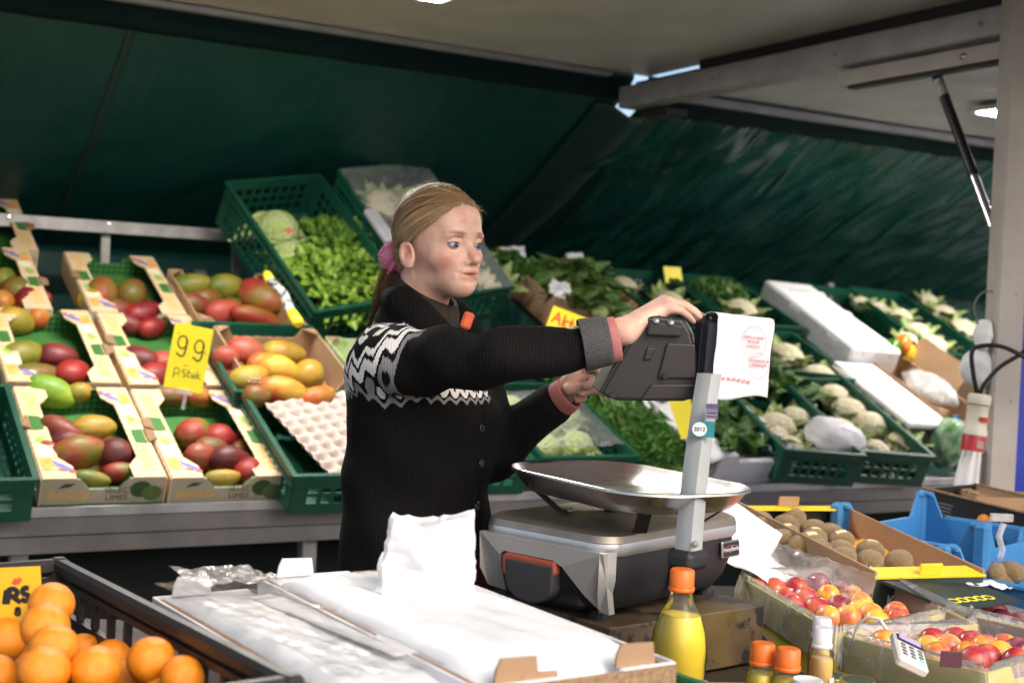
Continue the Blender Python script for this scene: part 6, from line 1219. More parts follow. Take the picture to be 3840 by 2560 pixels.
a, b, c_, d_ = atY(2840, 2000, 2.92), atY(3300, 2165, 2.66), atY(2800, 2150, 2.86), atY(3240, 2260, 2.66)
m = MB(); m.grid(lambda u, v: a.lerp(b, u).lerp(c_.lerp(d_, u), v)+Vector((0, -.012*f8((u*4, v*3, 2), 2.5), .010*f8((u*6, v*2, 5), 2.6))), 50, 16); tag(m.build('plastic_film', LINER, None, True), 'crumpled clear film between the kiwi carton and the plums beside the scale', 'film')
# ================================================================== the woman
A3 = lambda v: np.array(v, dtype=np.float32)
def capsule(P, a, b, ra, rb):
    a, b = A3(a), A3(b); pa = P-a; ba = b-a; h = np.clip((pa@ba)/float(ba@ba), 0, 1); return np.linalg.norm(pa-h[:, None]*ba, axis=1)-(ra+(rb-ra)*h)
def ellip(P, c, r_, Rm=None):
    q = P-A3(c)
    if Rm is not None: q = q@Rm
    k0 = np.linalg.norm(q/A3(r_), axis=1); k1 = np.linalg.norm(q/A3(r_)**2, axis=1)+1e-9; return k0*(k0-1)/k1
def smin(a, b, k): h = np.maximum(k-np.abs(a-b), 0)/k; return np.minimum(a, b)-h*h*k*.25
def smax(a, b, k): return -smin(-a, -b, k)
def sdf_mesh(fn, lo, hi, h, name, blk=12):
    """iso-surface of fn as a mesh (surface nets on a sparse grid)"""
    lo, hi = A3(lo), A3(hi); n = np.ceil((hi-lo)/h/blk).astype(int)*blk; D = np.full(n+1, 1.0, np.float32); nb = n//blk
    I = np.stack(np.meshgrid(*[np.arange(k) for k in nb], indexing='ij'), -1).reshape(-1, 3)
    dc = fn((lo+(I*blk+blk/2)*h).astype(np.float32)); rad = h*blk*.866
    act = np.abs(dc) < rad*1.5+.006
    for (i, j, k), v in zip(I[~act], dc[~act]): D[i*blk:(i+1)*blk+1, j*blk:(j+1)*blk+1, k*blk:(k+1)*blk+1] = v
    g = np.stack(np.meshgrid(*[np.arange(blk+1)]*3, indexing='ij'), -1).reshape(-1, 3)
    J = I[act]
    for s_ in range(0, len(J), 200):
        q = J[s_:s_+200]; pts = (lo+((q*blk)[:, None, :]+g[None])*h).reshape(-1, 3).astype(np.float32); v = fn(pts).reshape(len(q), blk+1, blk+1, blk+1)
        for (i, j, k), vv in zip(q, v): D[i*blk:(i+1)*blk+1, j*blk:(j+1)*blk+1, k*blk:(k+1)*blk+1] = vv
    S = D < 0; sx, sy, sz = [k-1 for k in D.shape]
    c8 = [S[a:a+sx, b:b+sy, c:c+sz] for a in (0, 1) for b in (0, 1) for c in (0, 1)]
    anyb = np.zeros((sx, sy, sz), bool); allb = np.ones((sx, sy, sz), bool)
    for c in c8: anyb |= c; allb &= c
    cells = np.argwhere(anyb & ~allb); idx = -np.ones((sx, sy, sz), np.int32); idx[tuple(cells.T)] = np.arange(len(cells))
    acc = np.zeros((len(cells), 3)); cnt = np.zeros(len(cells)); cr = [(a, b, c) for a in (0, 1) for b in (0, 1) for c in (0, 1)]
    val = {c: D[cells[:, 0]+c[0], cells[:, 1]+c[1], cells[:, 2]+c[2]] for c in cr}
    for a in cr:
        for ax in range(3):
            if a[ax]: continue
            b = list(a); b[ax] = 1; b = tuple(b); va, vb = val[a], val[b]; m = (va < 0) != (vb < 0); t = np.where(m, va/(va-vb+1e-12), 0)
            p = np.tile(np.array(a, float), (len(cells), 1)); p[:, ax] = t; acc[m] += p[m]; cnt[m] += 1
    V = lo+(cells+acc/np.maximum(cnt, 1)[:, None])*h; Fs = []
    for ax in range(3):
        u, w = (ax+1) % 3, (ax+2) % 3; sl0 = [slice(None)]*3; sl1 = [slice(None)]*3; sl0[ax] = slice(0, -1); sl1[ax] = slice(1, None)
        A, B = S[tuple(sl0)], S[tuple(sl1)]; e = np.argwhere(A != B); ok = (e[:, u] > 0) & (e[:, w] > 0) & (e[:, u] < D.shape[u]-1) & (e[:, w] < D.shape[w]-1); e = e[ok]; ins = A[tuple(e.T)]
        q = []
        for du, dw in ((-1, -1), (0, -1), (0, 0), (-1, 0)): c = e.copy(); c[:, u] += du; c[:, w] += dw; q.append(idx[tuple(c.T)])
        q = np.stack(q, 1); q[~ins] = q[~ins][:, ::-1]; Fs.append(q)
    Fq = np.concatenate(Fs); Fq = Fq[(Fq >= 0).all(1)]
    me = bpy.data.meshes.new(name); me.vertices.add(len(V)); me.vertices.foreach_set('co', V.astype(np.float32).ravel()); me.loops.add(len(Fq)*4); me.loops.foreach_set('vertex_index', Fq.astype(np.int32).ravel()); me.polygons.add(len(Fq)); me.polygons.foreach_set('loop_start', np.arange(len(Fq), dtype=np.int32)*4); me.update(); me.validate(); me.shade_smooth()
    return me, V
def attr(me, name, v): a = me.attributes.new(name, 'FLOAT', 'POINT'); a.data.foreach_set('value', np.asarray(v, np.float32))

# ---- frames: head turned about 50 degrees from the camera, body about 65
AL, BE = R(47), R(64)
hf = Vector((math.sin(AL), -math.cos(AL), 0)); hl = Vector((math.cos(AL), math.sin(AL), 0)); HO = Vector((-.158, 2.672, 1.629))
HM = frame(HO, hf, hl, ZV) @ Matrix.Rotation(R(.5), 4, 'Y') @ Matrix.Rotation(R(2), 4, 'X') @ Matrix.Scale(.985, 4)
HR = np.array(HM.to_3x3(), np.float32); HOn = A3(HO); HRi = np.linalg.inv(HR)
def to_head(P): return (P-HOn)@HRi.T
def hw(x, y, z): return HM @ Vector((x, y, z))
bf = Vector((math.sin(BE), -math.cos(BE), 0)); bl_ = Vector((math.cos(BE), math.sin(BE), 0)); N0 = Vector((-.192, 2.705, 1.475))
def bw_(x, y, z): return N0+bf*x+bl_*y+ZV*z
BR_ = np.array(frame(Vector((0, 0, 0)), bf, bl_, ZV).to_3x3(), np.float32)
SHR, SHL = bw_(.02, -.160, -.075), bw_(.02, .160, -.075)
ELR, WRR = atY(1858, 1345, 2.36), atY(2340, 1243, 2.365)
ELL, WRL = atY(1835, 1690, 2.80), atY(2088, 1508, 2.72)
CH_, BEL, HIP = Vector((-.172, 2.75, 1.315)), Vector((-.165, 2.765, 1.13)), Vector((-.150, 2.775, .95))
# right hand resting on the operator screen, left hand loosely closed
def hand_chains(wr, kn, tips, wdir, roll, lens, thumb):
    pass
KR = atY(2500, 1142, 2.425); wR = Vector((-.10, .97, .10)).normalized(); fd = Vector((.80, .42, -.16)).normalized()
RF = []
for i, (o_, L_, dn) in enumerate(((-.032, .062, -.18), (-.011, .080, -.10), (.010, .088, -.06), (.031, .078, -.08))):
    k0 = KR+wR*o_+ZV*(.004 if i in (1, 2) else -.004)-fd*(.006 if i in (0, 3) else 0); d1 = (fd+Vector((0, 0, .10+dn*.3))).normalized(); d2 = (fd+Vector((0, 0, -.20+dn))).normalized(); d3 = (fd+Vector((0, 0, -.42+dn))).normalized()
    p1 = k0+d1*L_*.46; p2 = p1+d2*L_*.30; p3 = p2+d3*L_*.24; RF.append((k0, p1, p2, p3, (.0098, .0088, .0080, .0068) if i else (.0088, .0078, .0070, .0060)))
KL = atY(2160, 1432, 2.700); wL = Vector((.25, -.30, .92)).normalized(); fl0 = Vector((.86, -.2, .12)).normalized()
LF = []
for i, (o_, L_) in enumerate(((.026, .070), (.008, .066), (-.010, .060), (-.027, .050))):
    k0 = KL+wL*o_; c1 = (fl0+Vector((.0, -.45, -.05 if i else .25))).normalized(); c2 = Vector((.10 if i else .55, -.75, -.35)).normalized(); c3 = Vector((-.85, -.25, -.25)).normalized() if i else Vector((.2, -.8, -.5)).normalized()
    p1 = k0+c1*L_*.48; p2 = p1+c2*L_*.34; p3 = p2+c3*L_*.26; LF.append((k0, p1, p2, p3, (.0098, .0090, .0083, .0070)))
def head_fn(P):
    q = to_head(P)
    d = ellip(q, (.003, 0, .032), (.087, .071, .078))
    d = smin(d, ellip(q, (.028, 0, -.008), (.062, .0575, .087)), .03)
    d = smin(d, ellip(q, (.035, 0, -.049), (.053, .0450, .044)), .03)
    d = smin(d, ellip(q, (.071, 0, -.087), (.022, .022, .017)), .03)
    d = smin(d, ellip(q, (.057, 0, .045), (.028, .048, .038)), .03)
    for s_ in (-1, 1):
        d = smin(d, ellip(q, (.051, s_*.0395, -.028), (.026, .024, .021)), .022)
        d = smin(d, ellip(q, (.078, s_*.026, .017), (.012, .024, .008)), .014)
        d = smax(d, -ellip(q, (.099, s_*.032, -.002), (.018, .0185, .0125)), .012); d = smax(d, -capsule(q, (.088, s_*.018, .0105), (.086, s_*.036, .0125), .0015, .0015), .006)
    d = smin(d, ellip(q, (.068, 0, -.058), (.024, .036, .028)), .03)
    d = smin(d, capsule(q, (.082, 0, .010), (.107, 0, -.026), .0070, .0092), .008)
    d = smin(d, ellip(q, (.1095, 0, -.030), (.0105, .0105, .0095)), .007)
    for s_ in (-1, 1): d = smin(d, ellip(q, (.0960, s_*.0130, -.0350), (.0105, .0072, .0078)), .006)
    for s_ in (-1, 1): d = smax(d, -ellip(q, (.102, s_*.0065, -.0425), (.005, .0035, .003)), .003)
    d = smin(d, ellip(q, (.0905, 0, -.0555), (.0076, .0255, .0042)), .006); d = smin(d, ellip(q, (.0895, 0, -.0638), (.0080, .0220, .0042)), .006)
    d = smax(d, -ellip(q, (.0990, 0, -.0595), (.0080, .028, .0013)), .003)
    # ears
    for s_ in (-1, 1):
        Re = np.array((Matrix.Rotation(R(-16), 3, 'Y') @ Matrix.Rotation(R(s_*-20), 3, 'Z')), np.float32)
        e = ellip(q, (-.001, s_*.0815, -.024), (.0175, .0080, .0285), Re); e = smax(e, -ellip(q, (.003, s_*.0900, -.019), (.0108, .0110, .0180), Re), .003)
        e = smin(e, ellip(q, (.003, s_*.0815, -.031), (.0055, .005, .009), Re), .004); d = smin(d, e, .006)
    return d
def near(P, c, r_, fn, far=1.0):
    m = ((P-A3(c))**2).sum(1) < r_*r_; out = np.full(len(P), far, np.float32)
    out[~m] = np.linalg.norm(P[~m]-A3(c), axis=1)-r_+.03
    if m.any(): out[m] = fn(P[m])
    return out
def body_fn(P):
    d = near(P, HO, .19, head_fn)
    # neck and trunk
    d = smin(d, capsule(P, hw(-.022, 0, -.05), bw_(-.005, 0, .0), .052, .058), .03)
    q2 = (P-A3(N0))@BR_
    d = smin(d, ellip(q2, (.0, 0, -.15), (.080, .14, .10)), .05); d = smin(d, ellip(q2, (.008, 0, -.33), (.10, .13, .20)), .05); d = smin(d, ellip(q2, (.02, 0, -.47), (.09, .12, .10)), .05)
    # arms
    for S_, E_, W_ in ((SHR, ELR, WRR), (SHL, ELL, WRL)):
        d = smin(d, capsule(P, S_, E_, .046, .037), .03); d = smin(d, capsule(P, E_, W_, .036, .0235), .02)
    d = smin(d, near(P, KR, .15, right_hand), .012)
    return smin(d, near(P, KL, .13, left_hand), .012)
def right_hand(P):
    d = np.full(len(P), 1., np.float32)
    for o_, k_ in ((-.022, .0125), (-.006, .0135), (.010, .0140), (.024, .0130)): d = smin(d, capsule(P, WRR+wR*o_*.45, KR+wR*(o_*1.1)-fd*.004-ZV*.003, .0165, k_), .016)
    hd = np.full(len(P), 1., np.float32)
    for f in RF:
        for i in range(3): hd = np.minimum(hd, capsule(P, f[i], f[i+1], f[4][i], f[4][i+1]))
        hd = np.minimum(hd, np.linalg.norm(P-A3(f[0]+ZV*.002), axis=1)-f[4][0]*1.08)
    th = WRR.lerp(KR, .35)+wR*.028-ZV*.008; t1 = th+Vector((.036, .012, -.004)); t2 = t1+Vector((.034, -.004, -.004))
    hd = np.minimum(hd, np.minimum(capsule(P, th, t1, .013, .0105), capsule(P, t1, t2, .0105, .0085)))
    return smin(d, hd, .007)
def left_hand(P):
    d = np.full(len(P), 1., np.float32)
    for o_ in (-.022, -.006, .010, .024): d = smin(d, capsule(P, WRL+wL*o_*.5, KL+wL*o_-fl0*.006, .017, .0135), .016)
    hd = np.full(len(P), 1., np.float32)
    for f in LF:
        for i in range(3): hd = np.minimum(hd, capsule(P, f[i], f[i+1], f[4][i], f[4][i+1]))
    t0 = WRL.lerp(KL, .45)+Vector((.006, -.028, .010)); t1 = t0+Vector((.040, -.014, .004)); t2 = t1+Vector((.032, .002, -.006))
    hd = np.minimum(hd, np.minimum(capsule(P, t0, t1, .0130, .0105), capsule(P, t1, t2, .0105, .0085)))
    return smin(d, hd, .005)
me, V = sdf_mesh(body_fn, (-.42, 2.30, .90), (.44, 2.98, 1.77), .0027, 'person')
q = to_head(V.astype(np.float32))
nr = np.empty(len(V)*3, np.float32); me.vertices.foreach_get('normal', nr); nr = nr.reshape(-1, 3); dsp_ = np.zeros(len(V))
def crease(line, A, sg, ridge=0):
    """soft fold along a line given as (distance from the middle of the face, height) in the head frame"""
    global dsp_
    for s_ in (1,):
        y, z = np.abs(q[:, 1]), q[:, 2]; best = np.full(len(q), 9.); side = np.zeros(len(q))
        for (a0, a1), (b0, b1) in zip(line[:-1], line[1:]):
            dx, dz = b0-a0, b1-a1; h = np.clip(((y-a0)*dx+(z-a1)*dz)/(dx*dx+dz*dz), 0, 1); ex, ez = y-a0-h*dx, z-a1-h*dz; dd = np.hypot(ex, ez); m = dd < best; best[m] = dd[m]; side[m] = (ex*(-dz)+ez*dx)[m]
        ok = (q[:, 0] > .045) & (np.abs(q[:, 2]) < .12); dsp_ += ok*(-A*np.exp(-(best/sg)**2)+ridge*np.exp(-((best-sg*2.2)/(sg*1.6))**2)*(side > 0))
crease([(.0150, -.030), (.0215, -.040), (.0265, -.050), (.0285, -.058)], .0026, .0040, .0010)
crease([(.0250, -.0605), (.0280, -.072)], .0008, .0040); crease([(.018, -.0150), (.030, -.0195), (.043, -.0150)], .0016, .0028); crease([(.016, -.021), (.028, -.0275), (.040, -.027)], .0010, .0030); crease([(.048, -.004), (.056, -.010)], .0008, .0024); crease([(.048, .000), (.057, .002)], .0008, .0024); crease([(.014, .0115), (.030, .0150), (.044, .0105)], .0016, .0024)
crease([(.0, .040), (.033, .043)], .0009, .0024); crease([(.0, .050), (.035, .052)], .0009, .0024); crease([(.0, .060), (.03, .061)], .0006, .0026); crease([(.0, -.0755), (.016, -.0740)], .0014, .0045)
dsp_ -= .0045*np.exp(-((np.abs(q[:, 1])-.046)**2+(q[:, 2]+.056)**2)/.017**2)*(q[:, 0] > -.01); dsp_ += .0022*np.exp(-((np.abs(q[:, 1])-.050)**2/.016**2+(q[:, 2]+.022)**2/.010**2))*(q[:, 0] > .02); dsp_ -= .0030*np.exp(-((np.abs(q[:, 1])-.062)**2+(q[:, 2]-.035)**2)/.016**2)*(q[:, 0] > .02)
V = V+nr*dsp_[:, None]; me.vertices.foreach_set('co', V.astype(np.float32).ravel()); me.update()
def gs(c, r_): return np.exp(-(((q-A3(c))/A3(r_))**2).sum(1))
blush = np.zeros(len(q)); lid = np.zeros(len(q)); brow = np.zeros(len(q))
for s_ in (-1, 1):
    blush += gs((.066, s_*.046, -.034), (.03, .022, .020)); blush += .8*gs((.003, s_*.083, -.020), (.012, .007, .02))+.3*gs((-.01, s_*.085, -.02), (.02, .012, .035)); brow += gs((.086, s_*.022, .0205), (.03, .011, .0040))+gs((.080, s_*.037, .0225), (.03, .012, .0036)); lid += gs((.084, s_*.031, .006), (.02, .017, .006))  # cheek blush; the ear terms paint the shade inside the ears darker red
blush += .55*gs((.108, 0, -.036), (.012, .014, .012))+.35*gs((.075, 0, -.095), (.02, .02, .012))
hv = V; red = np.zeros(len(q))
for f in RF+LF: red += np.exp(-((hv-np.array(f[0]))**2).sum(1)/.011**2)+np.exp(-((hv-np.array(f[1]))**2).sum(1)/.009**2)+np.exp(-((hv-np.array(f[3]))**2).sum(1)/.010**2)
lip = np.clip(gs((.094, 0, -.0555), (.014, .022, .0042))+gs((.092, 0, -.0645), (.014, .019, .0048)), 0, 1)
attr(me, 'blush', np.clip(blush+.5*red, 0, 1)); attr(me, 'lip', lip); attr(me, 'brow', np.clip(brow, 0, 1)); attr(me, 'lid', np.clip(lid, 0, 1))
k = NT('skin'); at_ = lambda n_: (lambda o: (setattr(o, 'attribute_name', n_), o.outputs['Fac'])[1])(k.n('Attribute'))
base = k.ramp(k.noise(34, 6), [(.3, (.62, .35, .26)), (.7, (.78, .51, .395))]); base = k.mix(k.math('MULTIPLY', at_('blush'), .75), base, (.56, .20, .16)); base = k.mix(k.math('MULTIPLY', at_('lid'), .5), base, (.70, .52, .47)); base = k.mix(k.math('MULTIPLY', at_('brow'), .9), base, (.17, .095, .05)); base = k.mix(k.math('MULTIPLY', at_('lip'), .85), base, (.38, .11, .10))
k.base(base); k.set(rough=k.ramp(k.noise(60, 3), [(.3, (.40,)*3), (.7, (.55,)*3)]), spec=.4); k.b.inputs['Subsurface Weight'].default_value = .12; k.b.inputs['Subsurface Radius'].default_value = (.010, .004, .002); k.b.inputs['Subsurface Scale'].default_value = .6
k.bump(k.math('ADD', k.noise(240, 3), k.math('MULTIPLY', k.noise(70, 3), .8)), .12, .0015); me.materials.append(k.m)
wo = tag(put('person', me), 'woman in a black cardigan with a white zigzag yoke reaching over the scale', 'person')
# ---- eyes
k = NT('eyeball'); c = k.coord(); s_ = k.sep(c); rr = k.math('SQRT', k.math('ADD', k.math('POWER', s_[1], 2), k.math('POWER', s_[2], 2))); col = k.ramp(rr, [(0, (.006, .006, .007)), (.20, (.006, .006, .007)), (.23, (.12, .14, .16)), (.46, (.085, .10, .12)), (.50, (.05, .05, .06)), (.54, (.62, .58, .56)), (1, (.58, .48, .46))])
k.base(k.mix(k.math('LESS_THAN', s_[0], 0), col, (.6, .5, .48))); k.set(rough=.08, coat=.6); EYEM = k.m
LINE = M('violet_eyeliner', (.10, .075, .26), None, 60, .5); LIDM = M('eyelid_skin', (.66, .46, .40), (.60, .40, .34), 60, .5)
hi_ = wo.matrix_world
for s_ in (-1, 1):
    ec = Vector((.0738, s_*.0315, 0)); g = Vector((.93, .10, -.24)).normalized(); y_ = ZV.cross(g).normalized(); Te = HM @ frame(ec, g, y_, g.cross(y_))
    m = MB(); m.lathe([(math.sin(math.pi*j/14), -math.cos(math.pi*j/14)) for j in range(15)], 24, T=Matrix.Rotation(R(90), 4, 'Y')); m.build('eye', EYEM, wo, True, Te @ Matrix.Scale(.0130, 4))
    def sph(az, elv, r_): return ec+Vector((math.cos(elv)*math.cos(az), math.cos(elv)*math.sin(az), math.sin(elv)))*r_
    ue = lambda u: R(3+12*math.sin(math.pi*u)); le = lambda u: R(2-27*math.sin(math.pi*u)**.8); azr = lambda u: R(-66+132*u)+s_*R(12)
    m = MB(); m.grid(lambda u, v: sph(azr(u), ue(u)+(R(72)-ue(u))*v, .0145-.0006*v), 18, 8, thick=-.0010); m.build('upper_eyelid', LIDM, wo, True, HM)
    m = MB(); m.grid(lambda u, v: sph(azr(u), le(u)+(R(-72)-le(u))*v, .0143-.0006*v), 18, 6, thick=.0010); m.build('lower_eyelid', LIDM, wo, True, HM)
    MB().tube([sph(azr(i/14), ue(i/14)-.02, .01515) for i in range(15)], [.0003+.0006*math.sin(math.pi*min(1, i/14+.0)) for i in range(15)], 6).build('upper_lashes', M('dark_lashes', (.035, .025, .045), None, 60, .6), wo, True, HM)
    MB().tube([sph(azr(i/14), le(i/14)-.05, .01470) for i in range(15)], [.0006+.0009*math.sin(math.pi*i/14) for i in range(15)], 6).build('eyeliner', LINE, wo, True, HM)
NAIL = M('finger_nail', (.72, .48, .42), None, 40, .25)
for f in RF+LF:
    d = (f[3]-f[2]).normalized(); up_ = ZV-d*ZV.dot(d); up_.normalize(); x = up_.cross(d)*-1
    m = MB(); m.grid(lambda u, v: ((u-.5)*.0095, -.001+.0115*v, .0012-.10*((u-.5)*.0095)**2*900*.012), 6, 4, thick=.0006); m.build('nail', NAIL, wo, True, frame(f[3]-d*.006+up_*(f[4][3]*.93), d.cross(up_), d, up_))
# ---- hair
def gz(z): return np.interp(z, [-.13, -.09, -.05, -.02, .01, .03, .05, .065, .085, .105], [-.060, -.052, -.034, -.022, .004, .032, .056, .076, .10, .13])
def hair_fn(P):
    q = to_head(P); d = ellip(q, (.003, 0, .031), (.0965, .0800, .0890)); d = smin(d, ellip(q, (-.030, 0, -.02), (.060, .062, .066)), .03)
    d = smin(d, ellip(q, (-.070, -.004, -.022), (.025, .026, .030)), .03)
    n_ = .0013*np.sin(q[:, 2]*95+q[:, 0]*60+4*np.sin(q[:, 1]*50))+.0016*np.sin(q[:, 2]*260+q[:, 0]*170+7*np.sin(q[:, 1]*60))+.0012*np.sin(q[:, 2]*410-q[:, 0]*120+3*np.sin(q[:, 0]*90)); d = d-n_
    hl_ = q[:, 0]-gz(q[:, 2])-.010*np.clip(np.abs(q[:, 1])/.07, 0, 1)*0
    return smax(d, hl_*.8, .012)
me, V = sdf_mesh(hair_fn, np.array(HO)-.16, np.array(HO)+.16, .0030, 'hair')
k = NT('dark_blonde_hair'); c = k.coord(); at_ = k.n('Attribute', attribute_name='tone'); k.base(k.mix(k.math('MULTIPLY', k.noise(60, 2), .4), k.ramp(at_.outputs['Fac'], [(0, (.13, .075, .036)), (.5, (.30, .19, .098)), (1, (.60, .43, .26))]), (.20, .11, .045))); k.set(rough=.5, spec=.3); HAIRM = k.m
attr(me, 'tone', np.full(len(V), .30)); me.materials.append(HAIRM); hair = put('hair', me, wo)
def hair_r(dv):
    """distance from the skull centre to the hair surface along dv (head frame)"""
    c = np.array((.003, 0, .031)); r_ = np.array((.0970, .0808, .0898)); return 1/np.linalg.norm(dv/r_)
rs = np.random.RandomState(4); SCR = Vector((-.094, -.006, -.028)); vs, fs, tone = [], [], []
def strand(pts, w, tn):
    o = len(vs); n = len(pts)
    for i, p in enumerate(pts):
        t = (pts[min(i+1, n-1)]-pts[max(i-1, 0)]).normalized(); nrm = (p-Vector((-.013, 0, .02))).normalized(); sd = t.cross(nrm)
        sd = sd.normalized() if sd.length > 1e-5 else Vector((0, 1, 0)); ww = w*(.35+.65*math.sin(math.pi*min(1, .12+.80*i/(n-1)))); vs.extend([p-sd*ww, p+nrm*ww*.6, p+sd*ww]); tone.extend([tn]*3)
    for i in range(n-1):
        a = o+i*3; fs.extend([(a, a+1, a+4, a+3), (a+1, a+2, a+5, a+4)])
C0 = np.array((.003, 0, .031)); e_ = np.array(SCR)-C0; e_ = e_/np.linalg.norm(e_)
def sweep(d0, lift, jit, n=12, tn=.5, w=.0011, stop=1.0):
    pts = []; om = math.acos(max(-1, min(1, float(d0@e_)))); ph = rs.uniform(0, 6.28)
    for i in range(n):
        t = stop*i/(n-1); dv = (math.sin((1-t)*om)*d0+math.sin(t*om)*e_)/math.sin(om); dv[2] += -.10*math.sin(math.pi*t)*abs(d0[1]); dv = dv/np.linalg.norm(dv); r_ = hair_r(dv)*(1+lift*math.sin(math.pi*min(1, t*1.1+.05)))+.0012*math.sin(ph+t*9)
        pts.append(Vector(C0+dv*r_+jit*math.sin(t*7+ph)*.3))
    if float(d0@e_) < -.90 or any(p.x > gz(p.z)+.012 for p in pts[2:]): return
    strand(pts, w, tn)
for i in range(1700):
    # start on the hairline
    z = rs.uniform(.008, .112); x = float(gz(z))-rs.uniform(-.004, .02); sg = -1 if rs.rand() < .62 else 1
    y2 = 1-((x-.003)/.0960)**2-((z-.031)/.0885)**2; y = sg*.080*math.sqrt(max(0, y2))
    if y2 < 0: continue
    d0 = np.array((x, y, z))-C0; d0 /= np.linalg.norm(d0); big_ = rs.rand() < .2; sweep(d0, rs.uniform(.0, .075 if big_ else .050), rs.normal(size=3)*.0014, tn=float(np.clip(rs.normal(.55, .26), 0, 1)), w=rs.uniform(.0015, .003) if big_ else rs.uniform(.0006, .0015))
for i in range(900):
    d0 = rs.normal(size=3); d0[2] = abs(d0[2])*.9; d0[0] -= .5; d0[1] -= .25; d0 /= np.linalg.norm(d0); p = C0+d0*hair_r(d0)
    if p[0] > gz(p[2])-.02: continue
    big_ = rs.rand() < .35; sweep(d0, rs.uniform(0, .085 if big_ else .06), rs.normal(size=3)*.0016, tn=float(np.clip(rs.normal(.6, .26), 0, 1)), w=rs.uniform(.0016, .0034) if big_ else rs.uniform(.0005, .0014))
for i in range(200):
    d0 = rs.normal(size=3); d0[2] = abs(d0[2]); d0[0] += .2; d0 /= np.linalg.norm(d0); p = C0+d0*hair_r(d0)
    if p[0] > gz(p[2]): continue
    sweep(d0, rs.uniform(.04, .13), rs.normal(size=3)*.006, n=10, tn=.8, w=.00028, stop=rs.uniform(.25, .6))
# wisps along the forehead
for i in range(70):
    z = rs.uniform(.05, .10); x = float(gz(z))-.01; y = rs.uniform(-.06, .06); dd = np.array((x, y, z))-C0; dd /= np.linalg.norm(dd); p = Vector(C0+dd*hair_r(dd))
    if p.x > gz(p.z)+.003: continue
    d_ = Vector((rs.uniform(-.2, .9), rs.normal(0, .5), rs.uniform(.2, 1.0))).normalized(); strand([p+d_*.017*t+Vector((0, 0, -.010*t*t)) for t in (0, .25, .5, .75, 1)], .00026, .75)
# ponytail
tail = [SCR, Vector((-.116, -.016, -.055)), Vector((-.124, -.026, -.10)), Vector((-.130, -.036, -.15)), Vector((-.146, -.046, -.195)), Vector((-.172, -.052, -.25))]
for i in range(520):
    a, r_ = rs.uniform(0, 6.28), math.sqrt(rs.rand()); pts = []; sp = [.010, .024, .026, .022, .016, .007]; end = rs.uniform(.75, 1.0)
    for j, (c_, s_) in enumerate(zip(tail, sp)): pts.append(c_+Vector((math.cos(a)*.8, math.sin(a), .15*math.cos(a)))*s_*r_+Vector(rs.normal(size=3)*.0016))
    pts = curve_pts(pts, 4); pts = pts[:max(6, int(len(pts)*end))]; strand(pts, rs.uniform(.0007, .0016), float(np.clip(rs.normal(.36, .22), 0, 1)))
m = MB(); m.v = [tuple(p) for p in vs]; m.f = fs; m.mi = [0]*len(fs); me = m.mesh('strands', HAIRM, True); attr(me, 'tone', tone); stuff(put('strands', me, hair, HM))
SCM = M('pink_scrunchie_cloth', (.62, .16, .30), (.72, .30, .42), 40, .7, bump=.3, bscale=90)
m = MB(); fS = fbm(91); NU, NVv = 60, 14
def scr_pt(u, v):
    a, b = 2*math.pi*u, 2*math.pi*v; rr = .0135*(1+.45*math.sin(a*13+2*math.sin(b))*math.cos(b*.5)**2+.35*fS((math.cos(a)*2, math.sin(a)*2, b*.6), 2.5)); R0 = .024
    return ((R0+rr*math.cos(b))*math.cos(a), (R0+rr*math.cos(b))*math.sin(a)*1.1, rr*math.sin(b)*1.5)
m.grid(scr_pt, NU, NVv); m.build('scrunchie', SCM, wo, True, HM @ Matrix.Translation((-.106, -.010, -.034)) @ eul(0, R(62), 0))

# ---- cardigan
NECK = A3((-.188, 2.700, 1.505)); RB = np.array(BR_)
COLL = [(-.040, 0, .030), (-.032, -.044, .036), (.004, -.074, .034), (.050, -.078, .002), (.096, -.052, -.050), (.126, -.016, -.115)]
COLL = [bw_(*p) for p in COLL]; COLF = [bw_(-.040, 0, .030), bw_(-.032, .044, .036), bw_(.004, .074, .034), bw_(.050, .078, .002), bw_(.100, .056, -.050), bw_(.130, .020, -.115)]
def folds(P): return .0062*np.sin(P[:, 0]*26+P[:, 2]*31+4*np.sin(P[:, 1]*9))+.003*np.sin(P[:, 2]*57-P[:, 0]*38+3*np.sin(P[:, 0]*17))
SLE, CU0, CU1, PK0, PK1 = [atY(*p) for p in ((2200, 1292, 2.36), (2180, 1295, 2.36), (2285, 1276, 2.362), (2272, 1279, 2.362), (2316, 1270, 2.363))]; CUFL = WRL.lerp(ELL, .10)
